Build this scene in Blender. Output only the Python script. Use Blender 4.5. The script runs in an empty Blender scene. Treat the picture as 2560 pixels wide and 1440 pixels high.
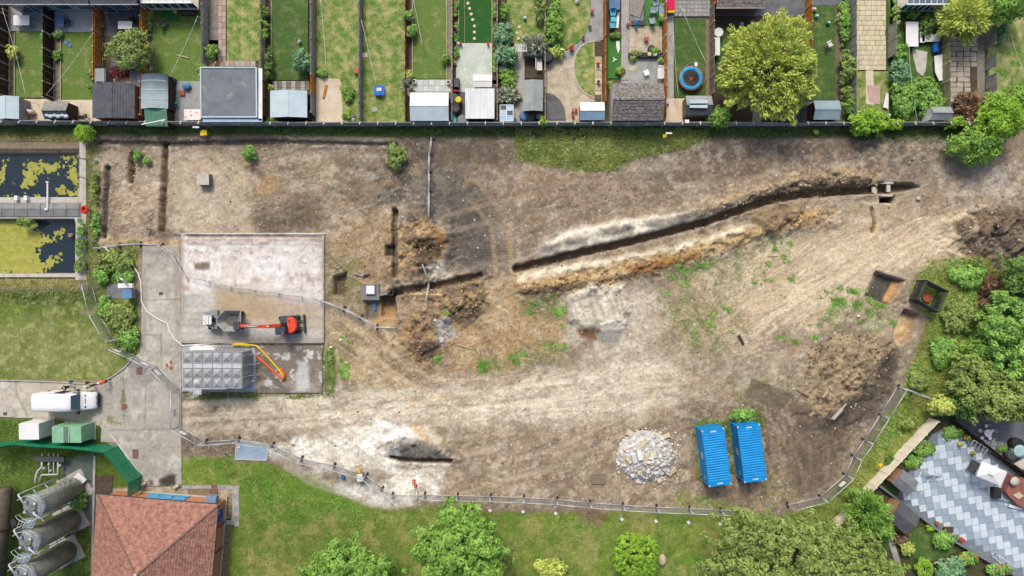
import bpy,math,random
import numpy as np
from mathutils import Vector
random.seed(7)
RNG=np.random.default_rng(7)
scene=bpy.context.scene
COL=scene.collection
# camera, sky, sun, exposure
HC=75.0
S=22.6
cam_d=bpy.data.cameras.new('camera')
cam_d.sensor_fit='HORIZONTAL'
cam_d.angle=2*math.atan((1280/S)/HC)
cam_d.clip_start=1.0
cam_d.clip_end=2000
cam=bpy.data.objects.new('camera',cam_d)
cam.location=(0,0,HC)
COL.objects.link(cam)
scene.camera=cam
SUN_EL,SUN_AZ=50.0,14.0
world=bpy.data.worlds.new('World')
scene.world=world
world.use_nodes=True
wn=world.node_tree
wn.nodes.clear()
sky=wn.nodes.new('ShaderNodeTexSky')
sky.sky_type='NISHITA'
sky.sun_disc=False
sky.sun_elevation=math.radians(SUN_EL)
sky.sun_rotation=math.radians(-SUN_AZ)
sky.dust_density=5.0
sky.air_density=1.0
bg=wn.nodes.new('ShaderNodeBackground')
bg.inputs['Strength'].default_value=0.15
wo=wn.nodes.new('ShaderNodeOutputWorld')
wn.links.new(sky.outputs[0],bg.inputs[0])
wn.links.new(bg.outputs[0],wo.inputs[0])
sd_=bpy.data.lights.new('sun','SUN')
sd_.energy=2.15
sd_.angle=math.radians(15.0)
sd_.color=(1.0,0.955,0.87)
sun=bpy.data.objects.new('sun',sd_)
sun.rotation_euler=Vector((-math.sin(math.radians(SUN_AZ))*math.cos(math.radians(SUN_EL)),math.cos(math.radians(SUN_AZ))*math.cos(math.radians(SUN_EL)),math.sin(math.radians(SUN_EL)))).to_track_quat('Z','Y').to_euler()
sun.location=(0,40,60)
COL.objects.link(sun)
vs=scene.view_settings
vs.view_transform='Standard'
vs.look='None'
vs.gamma=1.0
vs.use_curve_mapping=False
vs.exposure=0.18
GAIN=1.35
# helpers
def W(px,py,h=0.0):
 k=(HC-h)/(HC*S)
 return((px-1280)*k,(720-py)*k)
def Q(px,py,h=0.0):
 x,y=W(px,py,h)
 return(x,y,h)
def lin(v):
 v=np.asarray(v,dtype=float)/255.0
 return np.where(v<=0.04045,v/12.92,((v+0.055)/1.055)**2.4)
def C(r,g,b,k=1.0):
 c=lin((r,g,b))/GAIN*k
 return tuple(float(min(0.88,x))for x in c)
def off_of(p):
 v=Vector((0,0,0))
 while p is not None:
  v+=p.location
  p=p.parent
 return v
def tag(o,label=None,cat=None,group=None,kind=None):
 if label:o['label']=label
 if cat:o['category']=cat
 if group:o['group']=group
 if kind:o['kind']=kind
 return o
def thing(name,label,cat,loc=(0,0,0),rz=0.0,group=None):
 o=bpy.data.objects.new(name,None)
 o.empty_display_size=0.3
 COL.objects.link(o)
 o.location=loc
 o.rotation_euler=(0,0,rz)
 return tag(o,label,cat,group)
def link(name,me,parent=None,loc=None):
 o=bpy.data.objects.new(name,me)
 COL.objects.link(o)
 if parent is not None:o.parent=parent
 if loc is not None:o.location=loc
 return o
def copy_tree(o,parent=None):
 c=o.copy()
 COL.objects.link(c)
 if parent is not None:
  c.parent=parent
  c.matrix_parent_inverse=o.matrix_parent_inverse
 for ch in list(o.children):copy_tree(ch,c)
 return c
def np_mesh(name,V,F,mat=None,tint=None,smooth=False,col=None):
 """V (n,3), F (m,k) all faces with the same number of corners."""
 V=np.asarray(V,dtype=np.float32);F=np.asarray(F,dtype=np.int32)
 me=bpy.data.meshes.new(name)
 m,k=F.shape
 me.vertices.add(len(V));me.vertices.foreach_set('co',V.ravel())
 me.loops.add(m*k);me.loops.foreach_set('vertex_index',F.ravel())
 me.polygons.add(m)
 me.polygons.foreach_set('loop_start',np.arange(0,m*k,k,dtype=np.int32))
 me.polygons.foreach_set('loop_total',np.full(m,k,dtype=np.int32))
 if smooth:me.polygons.foreach_set('use_smooth',np.ones(m,dtype=bool))
 if tint is not None:
  a=me.attributes.new('tint','FLOAT','POINT');a.data.foreach_set('value',np.asarray(tint,dtype=np.float32))
 if col is not None:
  a=me.attributes.new('paint','FLOAT_COLOR','POINT')
  c4=np.ones((len(V),4),dtype=np.float32);c4[:,:3]=col
  a.data.foreach_set('color',c4.ravel())
 me.update(calc_edges=True)
 if mat:me.materials.append(mat)
 return me
class MB:
 """Collects simple solids in world coordinates; build() makes ONE mesh object of them."""
 def __init__(s):s.v=[];s.f=[];s.sm=[]
 def add(s,vs_,fs,smooth=False):
  b=len(s.v);s.v+=[tuple(p)for p in vs_]
  s.f+=[tuple(i+b for i in f)for f in fs];s.sm+=[smooth]*len(fs)
  return s
 def box(s,cx,cy,z0,z1,sx,sy,rz=0.0,top=1.0):
  c,n=math.cos(rz),math.sin(rz);vs_=[]
  for z,t in((z0,1.0),(z1,top)):
   for ux,uy in((-1,-1),(1,-1),(1,1),(-1,1)):
    x,y=ux*sx/2*t,uy*sy/2*t
    vs_.append((cx+x*c-y*n,cy+x*n+y*c,z))
  return s.add(vs_,[(3,2,1,0),(4,5,6,7),(0,1,5,4),(1,2,6,5),(2,3,7,6),(3,0,4,7)])
 def prism(s,poly,z0,z1):
  n=len(poly)
  a=sum(poly[i][0]*poly[(i+1)%n][1]-poly[(i+1)%n][0]*poly[i][1]for i in range(n))
  if a<0:poly=poly[::-1]
  vs_=[(x,y,z0)for x,y in poly]+[(x,y,z1)for x,y in poly]
  fs=[tuple(range(n-1,-1,-1)),tuple(range(n,2*n))]
  fs+=[(i,(i+1)%n,n+(i+1)%n,n+i)for i in range(n)]
  return s.add(vs_,fs)
 def hull8(s,b4,t4):
  """Solid between two quads (each four 3-D points in the same turning order, counter-clockwise from above)."""
  return s.add(list(b4)+list(t4),[(3,2,1,0),(4,5,6,7),(0,1,5,4),(1,2,6,5),(2,3,7,6),(3,0,4,7)])
 def slab(s,p,q,w,t,up=(0,0,1)):
  """Bar from p to q, width w across, thickness t along up."""
  p,q,up=Vector(p),Vector(q),Vector(up)
  d=(q-p).normalized();sd=d.cross(up)
  if sd.length<1e-4:sd=d.cross(Vector((1,0,0)))
  sd.normalize();u=sd.cross(d).normalized()
  vs_=[]
  for e in(p,q):
   for a,b in((-1,-1),(1,-1),(1,1),(-1,1)):
    vs_.append(e+sd*(a*w/2)+u*(b*t/2))
  return s.add(vs_,[(0,1,2,3),(7,6,5,4),(0,4,5,1),(1,5,6,2),(2,6,7,3),(3,7,4,0)])
 def tube(s,pts,r,n=6,cap=True):
  pts=[Vector(p)for p in pts];rings=[]
  for i,p in enumerate(pts):
   d=(pts[min(i+1,len(pts)-1)]-pts[max(i-1,0)]).normalized()
   a=d.cross(Vector((0,0,1)))
   if a.length<1e-3:a=Vector((1,0,0))
   a.normalize();b=d.cross(a).normalized()
   rr=r[i]if isinstance(r,(list,tuple))else r
   rings.append([p+(a*math.cos(2*math.pi*k/n)+b*math.sin(2*math.pi*k/n))*rr for k in range(n)])
  vs_=[q for g in rings for q in g];fs=[]
  for i in range(len(rings)-1):
   for k in range(n):
    fs.append((i*n+k,(i+1)*n+k,(i+1)*n+(k+1)%n,i*n+(k+1)%n))
  if cap:
   fs.append(tuple(range(n)));fs.append(tuple(range(len(vs_)-1,len(vs_)-n-1,-1)))
  return s.add(vs_,fs,True)
 def lathe(s,cx,cy,prof,n=14,smooth=True):
  """prof: list of (radius, z) from bottom to top, closed at both ends."""
  vs_=[(cx+r*math.cos(2*math.pi*k/n),cy+r*math.sin(2*math.pi*k/n),z)for r,z in prof for k in range(n)]
  fs=[]
  for i in range(len(prof)-1):
   for k in range(n):
    fs.append((i*n+k,i*n+(k+1)%n,(i+1)*n+(k+1)%n,(i+1)*n+k))
  s.add(vs_,fs,smooth)
  b=len(s.v)-len(vs_)
  s.f+=[tuple(b+k for k in range(n-1,-1,-1)),tuple(b+(len(prof)-1)*n+k for k in range(n))];s.sm+=[False,False]
  return s
 def ball(s,c,rx,ry=None,rz=None,n=10,m=6):
  ry=ry or rx;rz=rz or rx;prof=[]
  vs_=[]
  for i in range(m+1):
   t=-math.pi/2+math.pi*i/m
   for k in range(n):
    a=2*math.pi*k/n
    vs_.append((c[0]+rx*math.cos(t)*math.cos(a),c[1]+ry*math.cos(t)*math.sin(a),c[2]+rz*math.sin(t)))
  fs=[(i*n+k,i*n+(k+1)%n,(i+1)*n+(k+1)%n,(i+1)*n+k)for i in range(m)for k in range(n)]
  return s.add(vs_,fs,True)
 def loft(s,rings,smooth=True):
  n=len(rings[0]);vs_=[p for g in rings for p in g];fs=[]
  for i in range(len(rings)-1):
   for k in range(n):
    fs.append((i*n+k,(i+1)*n+k,(i+1)*n+(k+1)%n,i*n+(k+1)%n))
  fs.append(tuple(range(n)));fs.append(tuple(range(len(vs_)-1,len(vs_)-n-1,-1)))
  return s.add(vs_,fs,smooth)
 def build(s,name,mat,parent=None,label=None,kind=None,world=True):
  o=Vector((0,0,0))if(parent is None or not world)else off_of(parent)
  me=bpy.data.meshes.new(name)
  me.from_pydata([(x-o.x,y-o.y,z-o.z)for x,y,z in s.v],[],s.f)
  me.polygons.foreach_set('use_smooth',s.sm)
  if mat:me.materials.append(mat)
  ob=link(name,me,parent)
  if label:ob['label']=label
  if kind:ob['kind']=kind
  return ob
# materials
MATS={}
def nd(nt,t,**kw):
 n=nt.nodes.new(t)
 for k,v in kw.items():setattr(n,k,v)
 return n
def mat(name,c1,c2=None,scale=1.5,rough=0.85,bump=0.0,bscale=25.0,metal=0.0,spec=0.25,fine=0.18,fscale=14.0,lo=0.38,hi=0.66,c3=None,s3=6.0,t3=0.62,w3=0.08,stretch=None):
 """Procedural surface: c1/c2 in broad blotches, c3 in spots, fine grain on top, optional bump. World-space so no two copies match."""
 if name in MATS:return MATS[name]
 m=bpy.data.materials.new(name);m.use_nodes=True
 nt=m.node_tree;nt.nodes.clear();L=nt.links.new
 out=nd(nt,'ShaderNodeOutputMaterial');bs=nd(nt,'ShaderNodeBsdfPrincipled');L(bs.outputs[0],out.inputs[0])
 bs.inputs['Roughness'].default_value=rough;bs.inputs['Metallic'].default_value=metal
 bs.inputs['Specular IOR Level'].default_value=spec
 geo=nd(nt,'ShaderNodeNewGeometry');pos=geo.outputs['Position']
 if stretch:
  mp=nd(nt,'ShaderNodeMapping');mp.inputs['Scale'].default_value=stretch;L(pos,mp.inputs[0]);pos=mp.outputs[0]
 def noise(sc,det=4.0,ro=0.6):
  n=nd(nt,'ShaderNodeTexNoise');n.inputs['Scale'].default_value=sc;n.inputs['Detail'].default_value=det
  n.inputs['Roughness'].default_value=ro;L(pos,n.inputs['Vector']);return n.outputs['Fac']
 def ramp(src,a,b):
  r=nd(nt,'ShaderNodeMapRange');r.inputs['From Min'].default_value=a;r.inputs['From Max'].default_value=b
  L(src,r.inputs['Value']);return r.outputs[0]
 def mixc(f,a,b,mode='MIX'):
  x=nd(nt,'ShaderNodeMix',data_type='RGBA',blend_type=mode);L(f,x.inputs[0])if not isinstance(f,float)else setattr(x.inputs[0],'default_value',f)
  for v,i in((a,6),(b,7)):
   if isinstance(v,tuple):x.inputs[i].default_value=(*v[:3],1)
   else:L(v,x.inputs[i])
  return x.outputs[2]
 c=mixc(ramp(noise(scale),lo,hi),c1,c2 if c2 else tuple(v*0.85 for v in c1))
 if c3:c=mixc(ramp(noise(s3,5.0),t3,t3+w3),c,c3)
 if fine>0:
  f=noise(fscale,3.0,0.7)
  r=nd(nt,'ShaderNodeMapRange');r.inputs['From Min'].default_value=0.25;r.inputs['From Max'].default_value=0.75
  r.inputs['To Min'].default_value=1-fine;r.inputs['To Max'].default_value=1+fine;L(f,r.inputs['Value'])
  g=nd(nt,'ShaderNodeCombineColor')
  for i in range(3):L(r.outputs[0],g.inputs[i])
  c=mixc(1.0,c,g.outputs[0],'MULTIPLY')
 L(c,bs.inputs['Base Color'])
 if bump>0:
  b=nd(nt,'ShaderNodeBump');b.inputs['Strength'].default_value=1.0;b.inputs['Distance'].default_value=bump
  L(noise(bscale,4.0),b.inputs['Height']);L(b.outputs[0],bs.inputs['Normal'])
 MATS[name]=m
 return m
def paint_mat(name,fine=0.25,fscale=9.0,bump=0.03,bscale=7.0,rough=0.95):
 """Colour laid out per vertex (soil types, dust, turf, scarp shade), grain and relief procedural."""
 m=bpy.data.materials.new(name);m.use_nodes=True
 nt=m.node_tree;nt.nodes.clear();L=nt.links.new
 out=nd(nt,'ShaderNodeOutputMaterial');bs=nd(nt,'ShaderNodeBsdfPrincipled');L(bs.outputs[0],out.inputs[0])
 bs.inputs['Roughness'].default_value=rough;bs.inputs['Specular IOR Level'].default_value=0.12
 at=nd(nt,'ShaderNodeAttribute',attribute_name='paint');geo=nd(nt,'ShaderNodeNewGeometry')
 def noise(sc,det,ro=0.65):
  n=nd(nt,'ShaderNodeTexNoise');n.inputs['Scale'].default_value=sc;n.inputs['Detail'].default_value=det
  n.inputs['Roughness'].default_value=ro;L(geo.outputs['Position'],n.inputs['Vector']);return n.outputs['Fac']
 def band(src,lo,hi,k):
  r=nd(nt,'ShaderNodeMapRange');r.inputs['From Min'].default_value=lo;r.inputs['From Max'].default_value=hi
  r.inputs['To Min'].default_value=1-k;r.inputs['To Max'].default_value=1+k;L(src,r.inputs['Value']);return r.outputs[0]
 m1=nd(nt,'ShaderNodeMath',operation='MULTIPLY');L(band(noise(fscale*0.35,8.0,0.78),0.34,0.66,fine),m1.inputs[0]);L(band(noise(fscale*1.6,3.0,0.8),0.34,0.66,fine*0.9),m1.inputs[1])
 g=nd(nt,'ShaderNodeCombineColor')
 for i in range(3):L(m1.outputs[0],g.inputs[i])
 x=nd(nt,'ShaderNodeMix',data_type='RGBA',blend_type='MULTIPLY');x.inputs[0].default_value=1.0
 L(at.outputs['Color'],x.inputs[6]);L(g.outputs[0],x.inputs[7]);L(x.outputs[2],bs.inputs['Base Color'])
 b=nd(nt,'ShaderNodeBump');b.inputs['Strength'].default_value=1.0;b.inputs['Distance'].default_value=bump
 L(noise(bscale,6.0,0.7),b.inputs['Height']);L(b.outputs[0],bs.inputs['Normal'])
 MATS[name]=m
 return m
def leaf_mat(name,c1,c2,scale=0.9,trans=0.22,spread=0.6):
 """Leaves: two greens in drifts, each leaf a little lighter or darker by its own tint, light passing through."""
 if name in MATS:return MATS[name]
 m=bpy.data.materials.new(name);m.use_nodes=True
 nt=m.node_tree;nt.nodes.clear();L=nt.links.new
 out=nd(nt,'ShaderNodeOutputMaterial')
 geo=nd(nt,'ShaderNodeNewGeometry');at=nd(nt,'ShaderNodeAttribute',attribute_name='tint')
 n=nd(nt,'ShaderNodeTexNoise');n.inputs['Scale'].default_value=scale;n.inputs['Detail'].default_value=3.0
 L(geo.outputs['Position'],n.inputs['Vector'])
 ad=nd(nt,'ShaderNodeMath',operation='MULTIPLY_ADD');L(at.outputs['Fac'],ad.inputs[0]);ad.inputs[1].default_value=spread
 L(n.outputs['Fac'],ad.inputs[2])
 r=nd(nt,'ShaderNodeMapRange');r.inputs['From Min'].default_value=0.35;r.inputs['From Max'].default_value=0.65+spread
 L(ad.outputs[0],r.inputs['Value'])
 x=nd(nt,'ShaderNodeMix',data_type='RGBA');L(r.outputs[0],x.inputs[0])
 x.inputs[6].default_value=(*c1,1);x.inputs[7].default_value=(*c2,1)
 d=nd(nt,'ShaderNodeBsdfPrincipled');L(x.outputs[2],d.inputs['Base Color']);d.inputs['Roughness'].default_value=0.6
 d.inputs['Specular IOR Level'].default_value=0.2
 t=nd(nt,'ShaderNodeBsdfTranslucent');L(x.outputs[2],t.inputs['Color'])
 ms=nd(nt,'ShaderNodeMixShader');ms.inputs[0].default_value=trans
 L(d.outputs[0],ms.inputs[1]);L(t.outputs[0],ms.inputs[2]);L(ms.outputs[0],out.inputs[0])
 MATS[name]=m
 return m
# noise and painting on grids (photo-pixel map units)
_TAB=RNG.random((16,256,256)).astype(np.float32)
def vn(x,y,seed=0):
 xi=np.floor(x).astype(np.int64);yi=np.floor(y).astype(np.int64)
 fx=(x-xi);fy=(y-yi);fx=fx*fx*(3-2*fx);fy=fy*fy*(3-2*fy)
 t=_TAB[seed%16];sh=(seed//16)*37
 a=t[(yi+sh)&255,(xi+sh)&255];b=t[(yi+sh)&255,(xi+1+sh)&255]
 c=t[(yi+1+sh)&255,(xi+sh)&255];d=t[(yi+1+sh)&255,(xi+1+sh)&255]
 return(a*(1-fx)+b*fx)*(1-fy)+(c*(1-fx)+d*fx)*fy
def fbm(x,y,sc,octv=4,seed=0,gain=0.55):
 v=0;a=1.0;tot=0;f=1.0/sc
 for o in range(octv):
  v=v+a*vn(x*f+17.3*o,y*f+5.1*o,seed+o);tot+=a;a*=gain;f*=2.03
 return v/tot
def sstep(t):
 t=np.clip(t,0,1);return t*t*(3-2*t)
def poly_sd(X,Y,poly,near=False):
 """Signed distance to a polygon, positive inside."""
 ins=np.zeros(X.shape,bool);d2=np.full(X.shape,1e18);NX=np.array(X,float);NY=np.array(Y,float)
 n=len(poly)
 for i in range(n):
  x0,y0=poly[i];x1,y1=poly[(i+1)%n]
  dx,dy=x1-x0,y1-y0;l2=dx*dx+dy*dy+1e-9
  t=np.clip(((X-x0)*dx+(Y-y0)*dy)/l2,0,1)
  qx=x0+t*dx;qy=y0+t*dy;q=(X-qx)**2+(Y-qy)**2
  m=q<d2;d2=np.where(m,q,d2)
  if near:NX=np.where(m,qx,NX);NY=np.where(m,qy,NY)
  if y0!=y1:
   c=((y0>Y)!=(y1>Y))&(X<(x1-x0)*(Y-y0)/(y1-y0)+x0)
   ins^=c
 d=np.sqrt(d2);d=np.where(ins,d,-d)
 return(d,NX,NY,ins)if near else d
def line_d(X,Y,pts):
 """Distance to a polyline and length along it."""
 d2=np.full(X.shape,1e18);A=np.zeros(X.shape);acc=0.0
 for(x0,y0),(x1,y1)in zip(pts[:-1],pts[1:]):
  dx,dy=x1-x0,y1-y0;l=math.hypot(dx,dy)+1e-9
  t=np.clip(((X-x0)*dx+(Y-y0)*dy)/(l*l),0,1)
  q=(X-x0-t*dx)**2+(Y-y0-t*dy)**2
  m=q<d2;d2=np.where(m,q,d2);A=np.where(m,acc+t*l,A);acc+=l
 return np.sqrt(d2),A
class Field:
 def __init__(s,X,Y,base):
  s.X=X;s.Y=Y;s.z=np.zeros(X.shape);s.c=np.empty(X.shape+(3,));s.c[:]=lin(base)/GAIN
  s.n1=fbm(X,Y,70,5,1)-0.5;s.n2=fbm(X,Y,18,4,7)-0.5;s.n3=fbm(X,Y,300,4,3)-0.5;s.n4=fbm(X,Y,7,2,11)-0.5
 def win(s,xs,ys,pad):
  iy,ix=np.where((s.X>min(xs)-pad)&(s.X<max(xs)+pad)&(s.Y>min(ys)-pad)&(s.Y<max(ys)+pad))
  if len(iy)==0:return None
  return slice(iy.min(),iy.max()+1),slice(ix.min(),ix.max()+1)
 def mask(s,poly,soft=10,amp=18,fineamp=8):
  pad=soft+amp+fineamp
  w=s.win([p[0]for p in poly],[p[1]for p in poly],pad)
  if w is None:return None,None
  sd=poly_sd(s.X[w],s.Y[w],poly)+s.n1[w]*2*amp+s.n2[w]*2*fineamp
  return w,sstep(sd/soft*0.5+0.5)
 def paint(s,poly,c,soft=10,amp=18,fineamp=8,a=1.0,c2=None,sc=None):
  w,m=s.mask(poly,soft,amp,fineamp)
  if w is None:return s
  cc=lin(c)/GAIN
  if c2 is not None:
   k=sstep(0.5+(fbm(s.X[w],s.Y[w],sc or 40,4,5)-0.5)*2.6)[...,None]
   cc=cc*(1-k)+lin(c2)/GAIN*k
  m=(m*a)[...,None];s.c[w]=s.c[w]*(1-m)+cc*m
  return s
 def speck(s,poly,c,thr=0.6,sc=12,soft=10,amp=18,a=1.0,seed=9,k=9):
  w,m=s.mask(poly,soft,amp)
  if w is None:return s
  t=sstep((fbm(s.X[w],s.Y[w],sc,4,seed,0.6)-thr)*k+0.5)
  m=(m*t*a)[...,None];s.c[w]=s.c[w]*(1-m)+lin(c)/GAIN*m
  return s
 def streak(s,poly,c,ang,sc=(90,7),thr=0.56,a=0.6,soft=20,amp=15,seed=4,dz=0.0):
  w,m=s.mask(poly,soft,amp)
  if w is None:return s
  r=math.radians(ang);U=s.X[w]*math.cos(r)+s.Y[w]*math.sin(r);V=-s.X[w]*math.sin(r)+s.Y[w]*math.cos(r)
  V=V+s.n1[w]*14
  t=sstep((fbm(U/sc[0],V/sc[1],1.0,3,seed)-thr)*7+0.5)
  if dz:s.z[w]+=dz*m*t
  m=(m*t*a)[...,None];s.c[w]=s.c[w]*(1-m)+lin(c)/GAIN*m
  return s
 def heap(s,poly,h,soft=40,amp=10,rough=0.35):
  w,m=s.mask(poly,soft,amp,5)
  if w is None:return s
  s.z[w]+=h*m*(1+rough*(s.n1[w]+s.n2[w])*2)+m*rough*(0.5-np.abs(s.n2[w])*4+s.n4[w]*1.3)*min(0.55,h*.6)
  return s
 def dig(s,pts,width,depth,c=None,wob=3,soft=3.5,lip=0.12):
  xs=[p[0]for p in pts];ys=[p[1]for p in pts];w=s.win(xs,ys,width*2+20)
  d,A=line_d(s.X[w],s.Y[w],pts)
  d=d+(fbm(s.X[w],s.Y[w],14,3,2)-0.5)*2*wob
  m=sstep((width/2-d)/soft+0.5)
  e=np.exp(-((d-width/2-7)/6.0)**2)
  s.z[w]+=lip*e*(0.6+2*s.n2[w])
  s.z[w]-=depth*m
  if c is not None:
   s.c[w]=s.c[w]*(1-m[...,None])+lin(c)/GAIN*m[...,None]
  return s
 def pit(s,poly,depth,c=None,soft=4,amp=2,c2=None):
  w,m=s.mask(poly,soft,amp,2)
  s.z[w]-=depth*m
  if c is not None:s.paint(poly,c,soft,amp,2,1.0,c2,20)
  return s
 def track(s,pts,c,gauge=40,width=11,a=0.5,tread=0.03,pitch=6.0):
  xs=[p[0]for p in pts];ys=[p[1]for p in pts];w=s.win(xs,ys,gauge+30)
  d,A=line_d(s.X[w],s.Y[w],pts)
  e=np.abs(d-gauge/2)if gauge else d
  m=sstep((width/2-e)/4+0.5)*sstep(0.75+2.2*s.n1[w])
  rip=np.sin(2*math.pi*(A+e*0.8)/pitch)
  s.z[w]+=m*(tread*rip-0.03)
  k=(m*a*(0.75+0.25*rip))[...,None]
  s.c[w]=s.c[w]*(1-k)+lin(c)/GAIN*k
  return s
 def flat(s,poly,z=-0.06,grow=4):
  w=s.win([p[0]for p in poly],[p[1]for p in poly],grow+10)
  if w is None:return s
  m=sstep((poly_sd(s.X[w],s.Y[w],poly)+grow)/5)
  s.z[w]=s.z[w]*(1-m)+z*m
  return s
 def tone(s,k=1.1,p=0.3,piv=0.22,poly=None):
  lum=s.c@np.array([.25,.6,.15]);f=k*(np.maximum(lum,.01)/piv)**p
  if poly is not None:m=sstep(poly_sd(s.X,s.Y,poly)/12+.5);f=1+(f-1)*m
  s.c=np.clip(s.c*f[...,None],.004,.85)
  if poly is not None:s.c*=1+(np.array([.968,1.0,.99])-1)*m[...,None]
  return s
 def grain(s,a=0.10,b=0.12):
  k=(1+s.n2*2*a+s.n4*2*b+s.n1*a+np.random.default_rng(3).normal(size=s.X.shape)*.055)[...,None]
  s.c=np.clip(s.c*k,0.004,0.85)
  return s
 def mesh(s,name,m,base=0.0):
  ny,nx=s.X.shape
  x=(s.X-1280)/S;y=(720-s.Y)/S
  V=np.stack([x,y,s.z+base],-1).reshape(-1,3)
  i=np.arange(ny*nx).reshape(ny,nx)
  F=np.stack([i[1:,:-1],i[1:,1:],i[:-1,1:],i[:-1,:-1]],-1).reshape(-1,4)
  return np_mesh(name,V,F,m,smooth=True,col=s.c.reshape(-1,3))
def cut_sheet(name,poly,z,m,base,ops=None,step=3.0,skirt=0.3,parent=None,ripple=0.0):
 """A sheet with the outline of a map polygon, fine enough to carry painted soil and wear; edge dropped as a skirt."""
 xs=[p[0]for p in poly];ys=[p[1]for p in poly]
 X,Y=np.meshgrid(np.arange(min(xs)-step,max(xs)+2*step,step),np.arange(min(ys)-step,max(ys)+2*step,step))
 f=Field(X,Y,base)
 if ops:ops(f)
 f.grain()
 d,NX,NY,ins=poly_sd(X,Y,poly,True)
 cx=(X[1:,1:]+X[:-1,:-1])/2;cy=(Y[1:,1:]+Y[:-1,:-1])/2
 keep=poly_sd(cx,cy,poly)>0
 X2=np.where(ins,X,NX);Y2=np.where(ins,Y,NY)
 ny,nx=X.shape;i=np.arange(ny*nx).reshape(ny,nx)
 F=np.stack([i[1:,:-1],i[1:,1:],i[:-1,1:],i[:-1,:-1]],-1)[keep]
 used=np.unique(F);rm=np.full(ny*nx,-1);rm[used]=np.arange(len(used));F=rm[F]
 V=np.stack([(X2-1280)/S,(720-Y2)/S,f.z+z],-1).reshape(-1,3)[used]
 col=f.c.reshape(-1,3)[used]
 e=np.concatenate([F[:,[0,1]],F[:,[1,2]],F[:,[2,3]],F[:,[3,0]]])
 key=np.sort(e,1);_,inv,cnt=np.unique(key[:,0].astype(np.int64)*10_000_000+key[:,1],return_inverse=True,return_counts=True)
 be=e[cnt[inv]==1]
 n0=len(V);V2=V.copy();V2[:,2]-=skirt
 F=np.concatenate([F,np.stack([be[:,1],be[:,0],be[:,0]+n0,be[:,1]+n0],-1)])
 me=np_mesh(name,np.concatenate([V,V2]),F,m,col=np.concatenate([col,col]))
 return link(name,me,parent)
def sheet(name,poly,z,m,thick=0.3,h=0.0,parent=None):
 """Flat sheet with a clean outline from map points."""
 o=MB().prism([W(x,y,h)for x,y in poly],z-thick,z).build(name,m,parent)
 if parent is None:o['kind']='structure'
 return o
def rect(x0,y0,x1,y1):return[(x0,y0),(x1,y0),(x1,y1),(x0,y1)]
# the ground: one sheet with soil types, a painted scarp shade, spoil heaps, trenches and wheel ruts
_fx=np.arange(-60,2620.1,2.6);_fy=np.arange(-60,1500.1,2.6)
_far=np.array([4600,2500,1200,500,200.0])
gx=np.concatenate([-60-_far,_fx,2620+_far[::-1]]);gy=np.concatenate([-60-_far,_fy,1500+_far[::-1]])
GX,GY=np.meshgrid(gx,gy)
g=Field(GX,GY,(152,136,116))
g.z+=0.10*g.n1+0.05*g.n2+0.10*g.n3
SITE=[(230,345),(1285,345),(2450,345),(2600,380),(2600,640),(2400,640),(2280,700),(2300,850),(2240,980),(2150,1110),(2090,1220),(1960,1285),(1060,1268),(960,1270),(680,1150),(455,1140),(455,990),(455,870),(230,600)]
ALL=rect(-300,-300,2900,1800)
g.paint(rect(-2000,-2000,5000,322),(104,104,82),4,2,2)
g.paint([(230,350),(830,350),(830,600),(230,610)],(170,153,133),20,20,10,1,(150,132,112),50)
g.paint([(425,385),(630,385),(600,480),(640,575),(425,580)],(190,172,150),22,16,10,0.9,(172,152,130),40)
g.paint([(300,470),(395,470),(385,560),(300,540)],(190,166,138),24,14,8,0.8)
g.paint([(620,390),(1010,370),(1010,500),(820,560),(640,560)],(136,120,103),30,30,12,0.9,(156,136,113),45)
g.paint([(640,552),(720,520),(800,505),(812,560),(770,578),(650,580)],(104,91,77),26,20,12,0.7)
g.paint([(1000,345),(1290,345),(1310,420),(1120,430),(1010,420)],(124,108,94),20,20,8,0.9,(104,92,82),40)
g.paint([(880,420),(1110,400),(1230,480),(1250,620),(1180,680),(1100,600),(900,520)],(88,82,78),40,24,14,1,(104,98,92),40)
g.paint([(1110,400),(1560,440),(1900,380),(2250,350),(2280,410),(1920,470),(1560,540),(1360,600),(1250,640),(1220,480)],(150,131,111),40,25,12,0.9,(132,114,97),60)
g.paint([(1560,400),(1760,355),(2350,345),(2300,400),(2000,430),(1700,450)],(120,106,97),40,25,12,0.9,(106,95,87),50)
g.paint([(1580,415),(1690,395),(1690,420),(1600,440)],(150,140,132),14,10,8,0.6)
g.paint([(2250,350),(2600,380),(2600,560),(2380,540),(2240,460)],(160,144,126),30,20,12,0.9,(140,126,112),40)
g.paint([(2430,410),(2520,410),(2500,480),(2400,480)],(176,168,160),20,14,10,0.7)
g.paint([(1890,520),(2200,500),(2420,560),(2360,640),(2250,690),(2060,760),(1900,830),(1700,900),(1640,800),(1700,640)],(190,168,140),50,30,14,0.95,(172,150,123),55)
g.paint([(2050,620),(2370,560),(2390,620),(2180,700),(1940,800),(1960,720)],(208,188,162),36,22,10,0.8,(192,170,142),40)
g.paint([(810,580),(1000,540),(985,720),(1000,830),(880,780),(815,760)],(158,134,104),24,18,10,0.9,(138,117,94),40)
g.paint([(830,520),(990,520),(985,690),(830,690)],(170,143,108),30,18,10,0.7)
g.paint([(1050,740),(1290,700),(1420,740),(1400,880),(1290,930),(1000,940),(970,860)],(192,161,120),30,22,12,0.95,(172,141,102),40)
g.paint([(815,800),(990,830),(1060,920),(1000,985),(860,960),(820,880)],(180,155,119),24,18,10,0.9,(160,138,108),40)
g.paint([(1000,740),(1110,740),(1120,880),(1010,900)],(146,122,94),26,18,10,0.9,(120,103,86),30)
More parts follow.
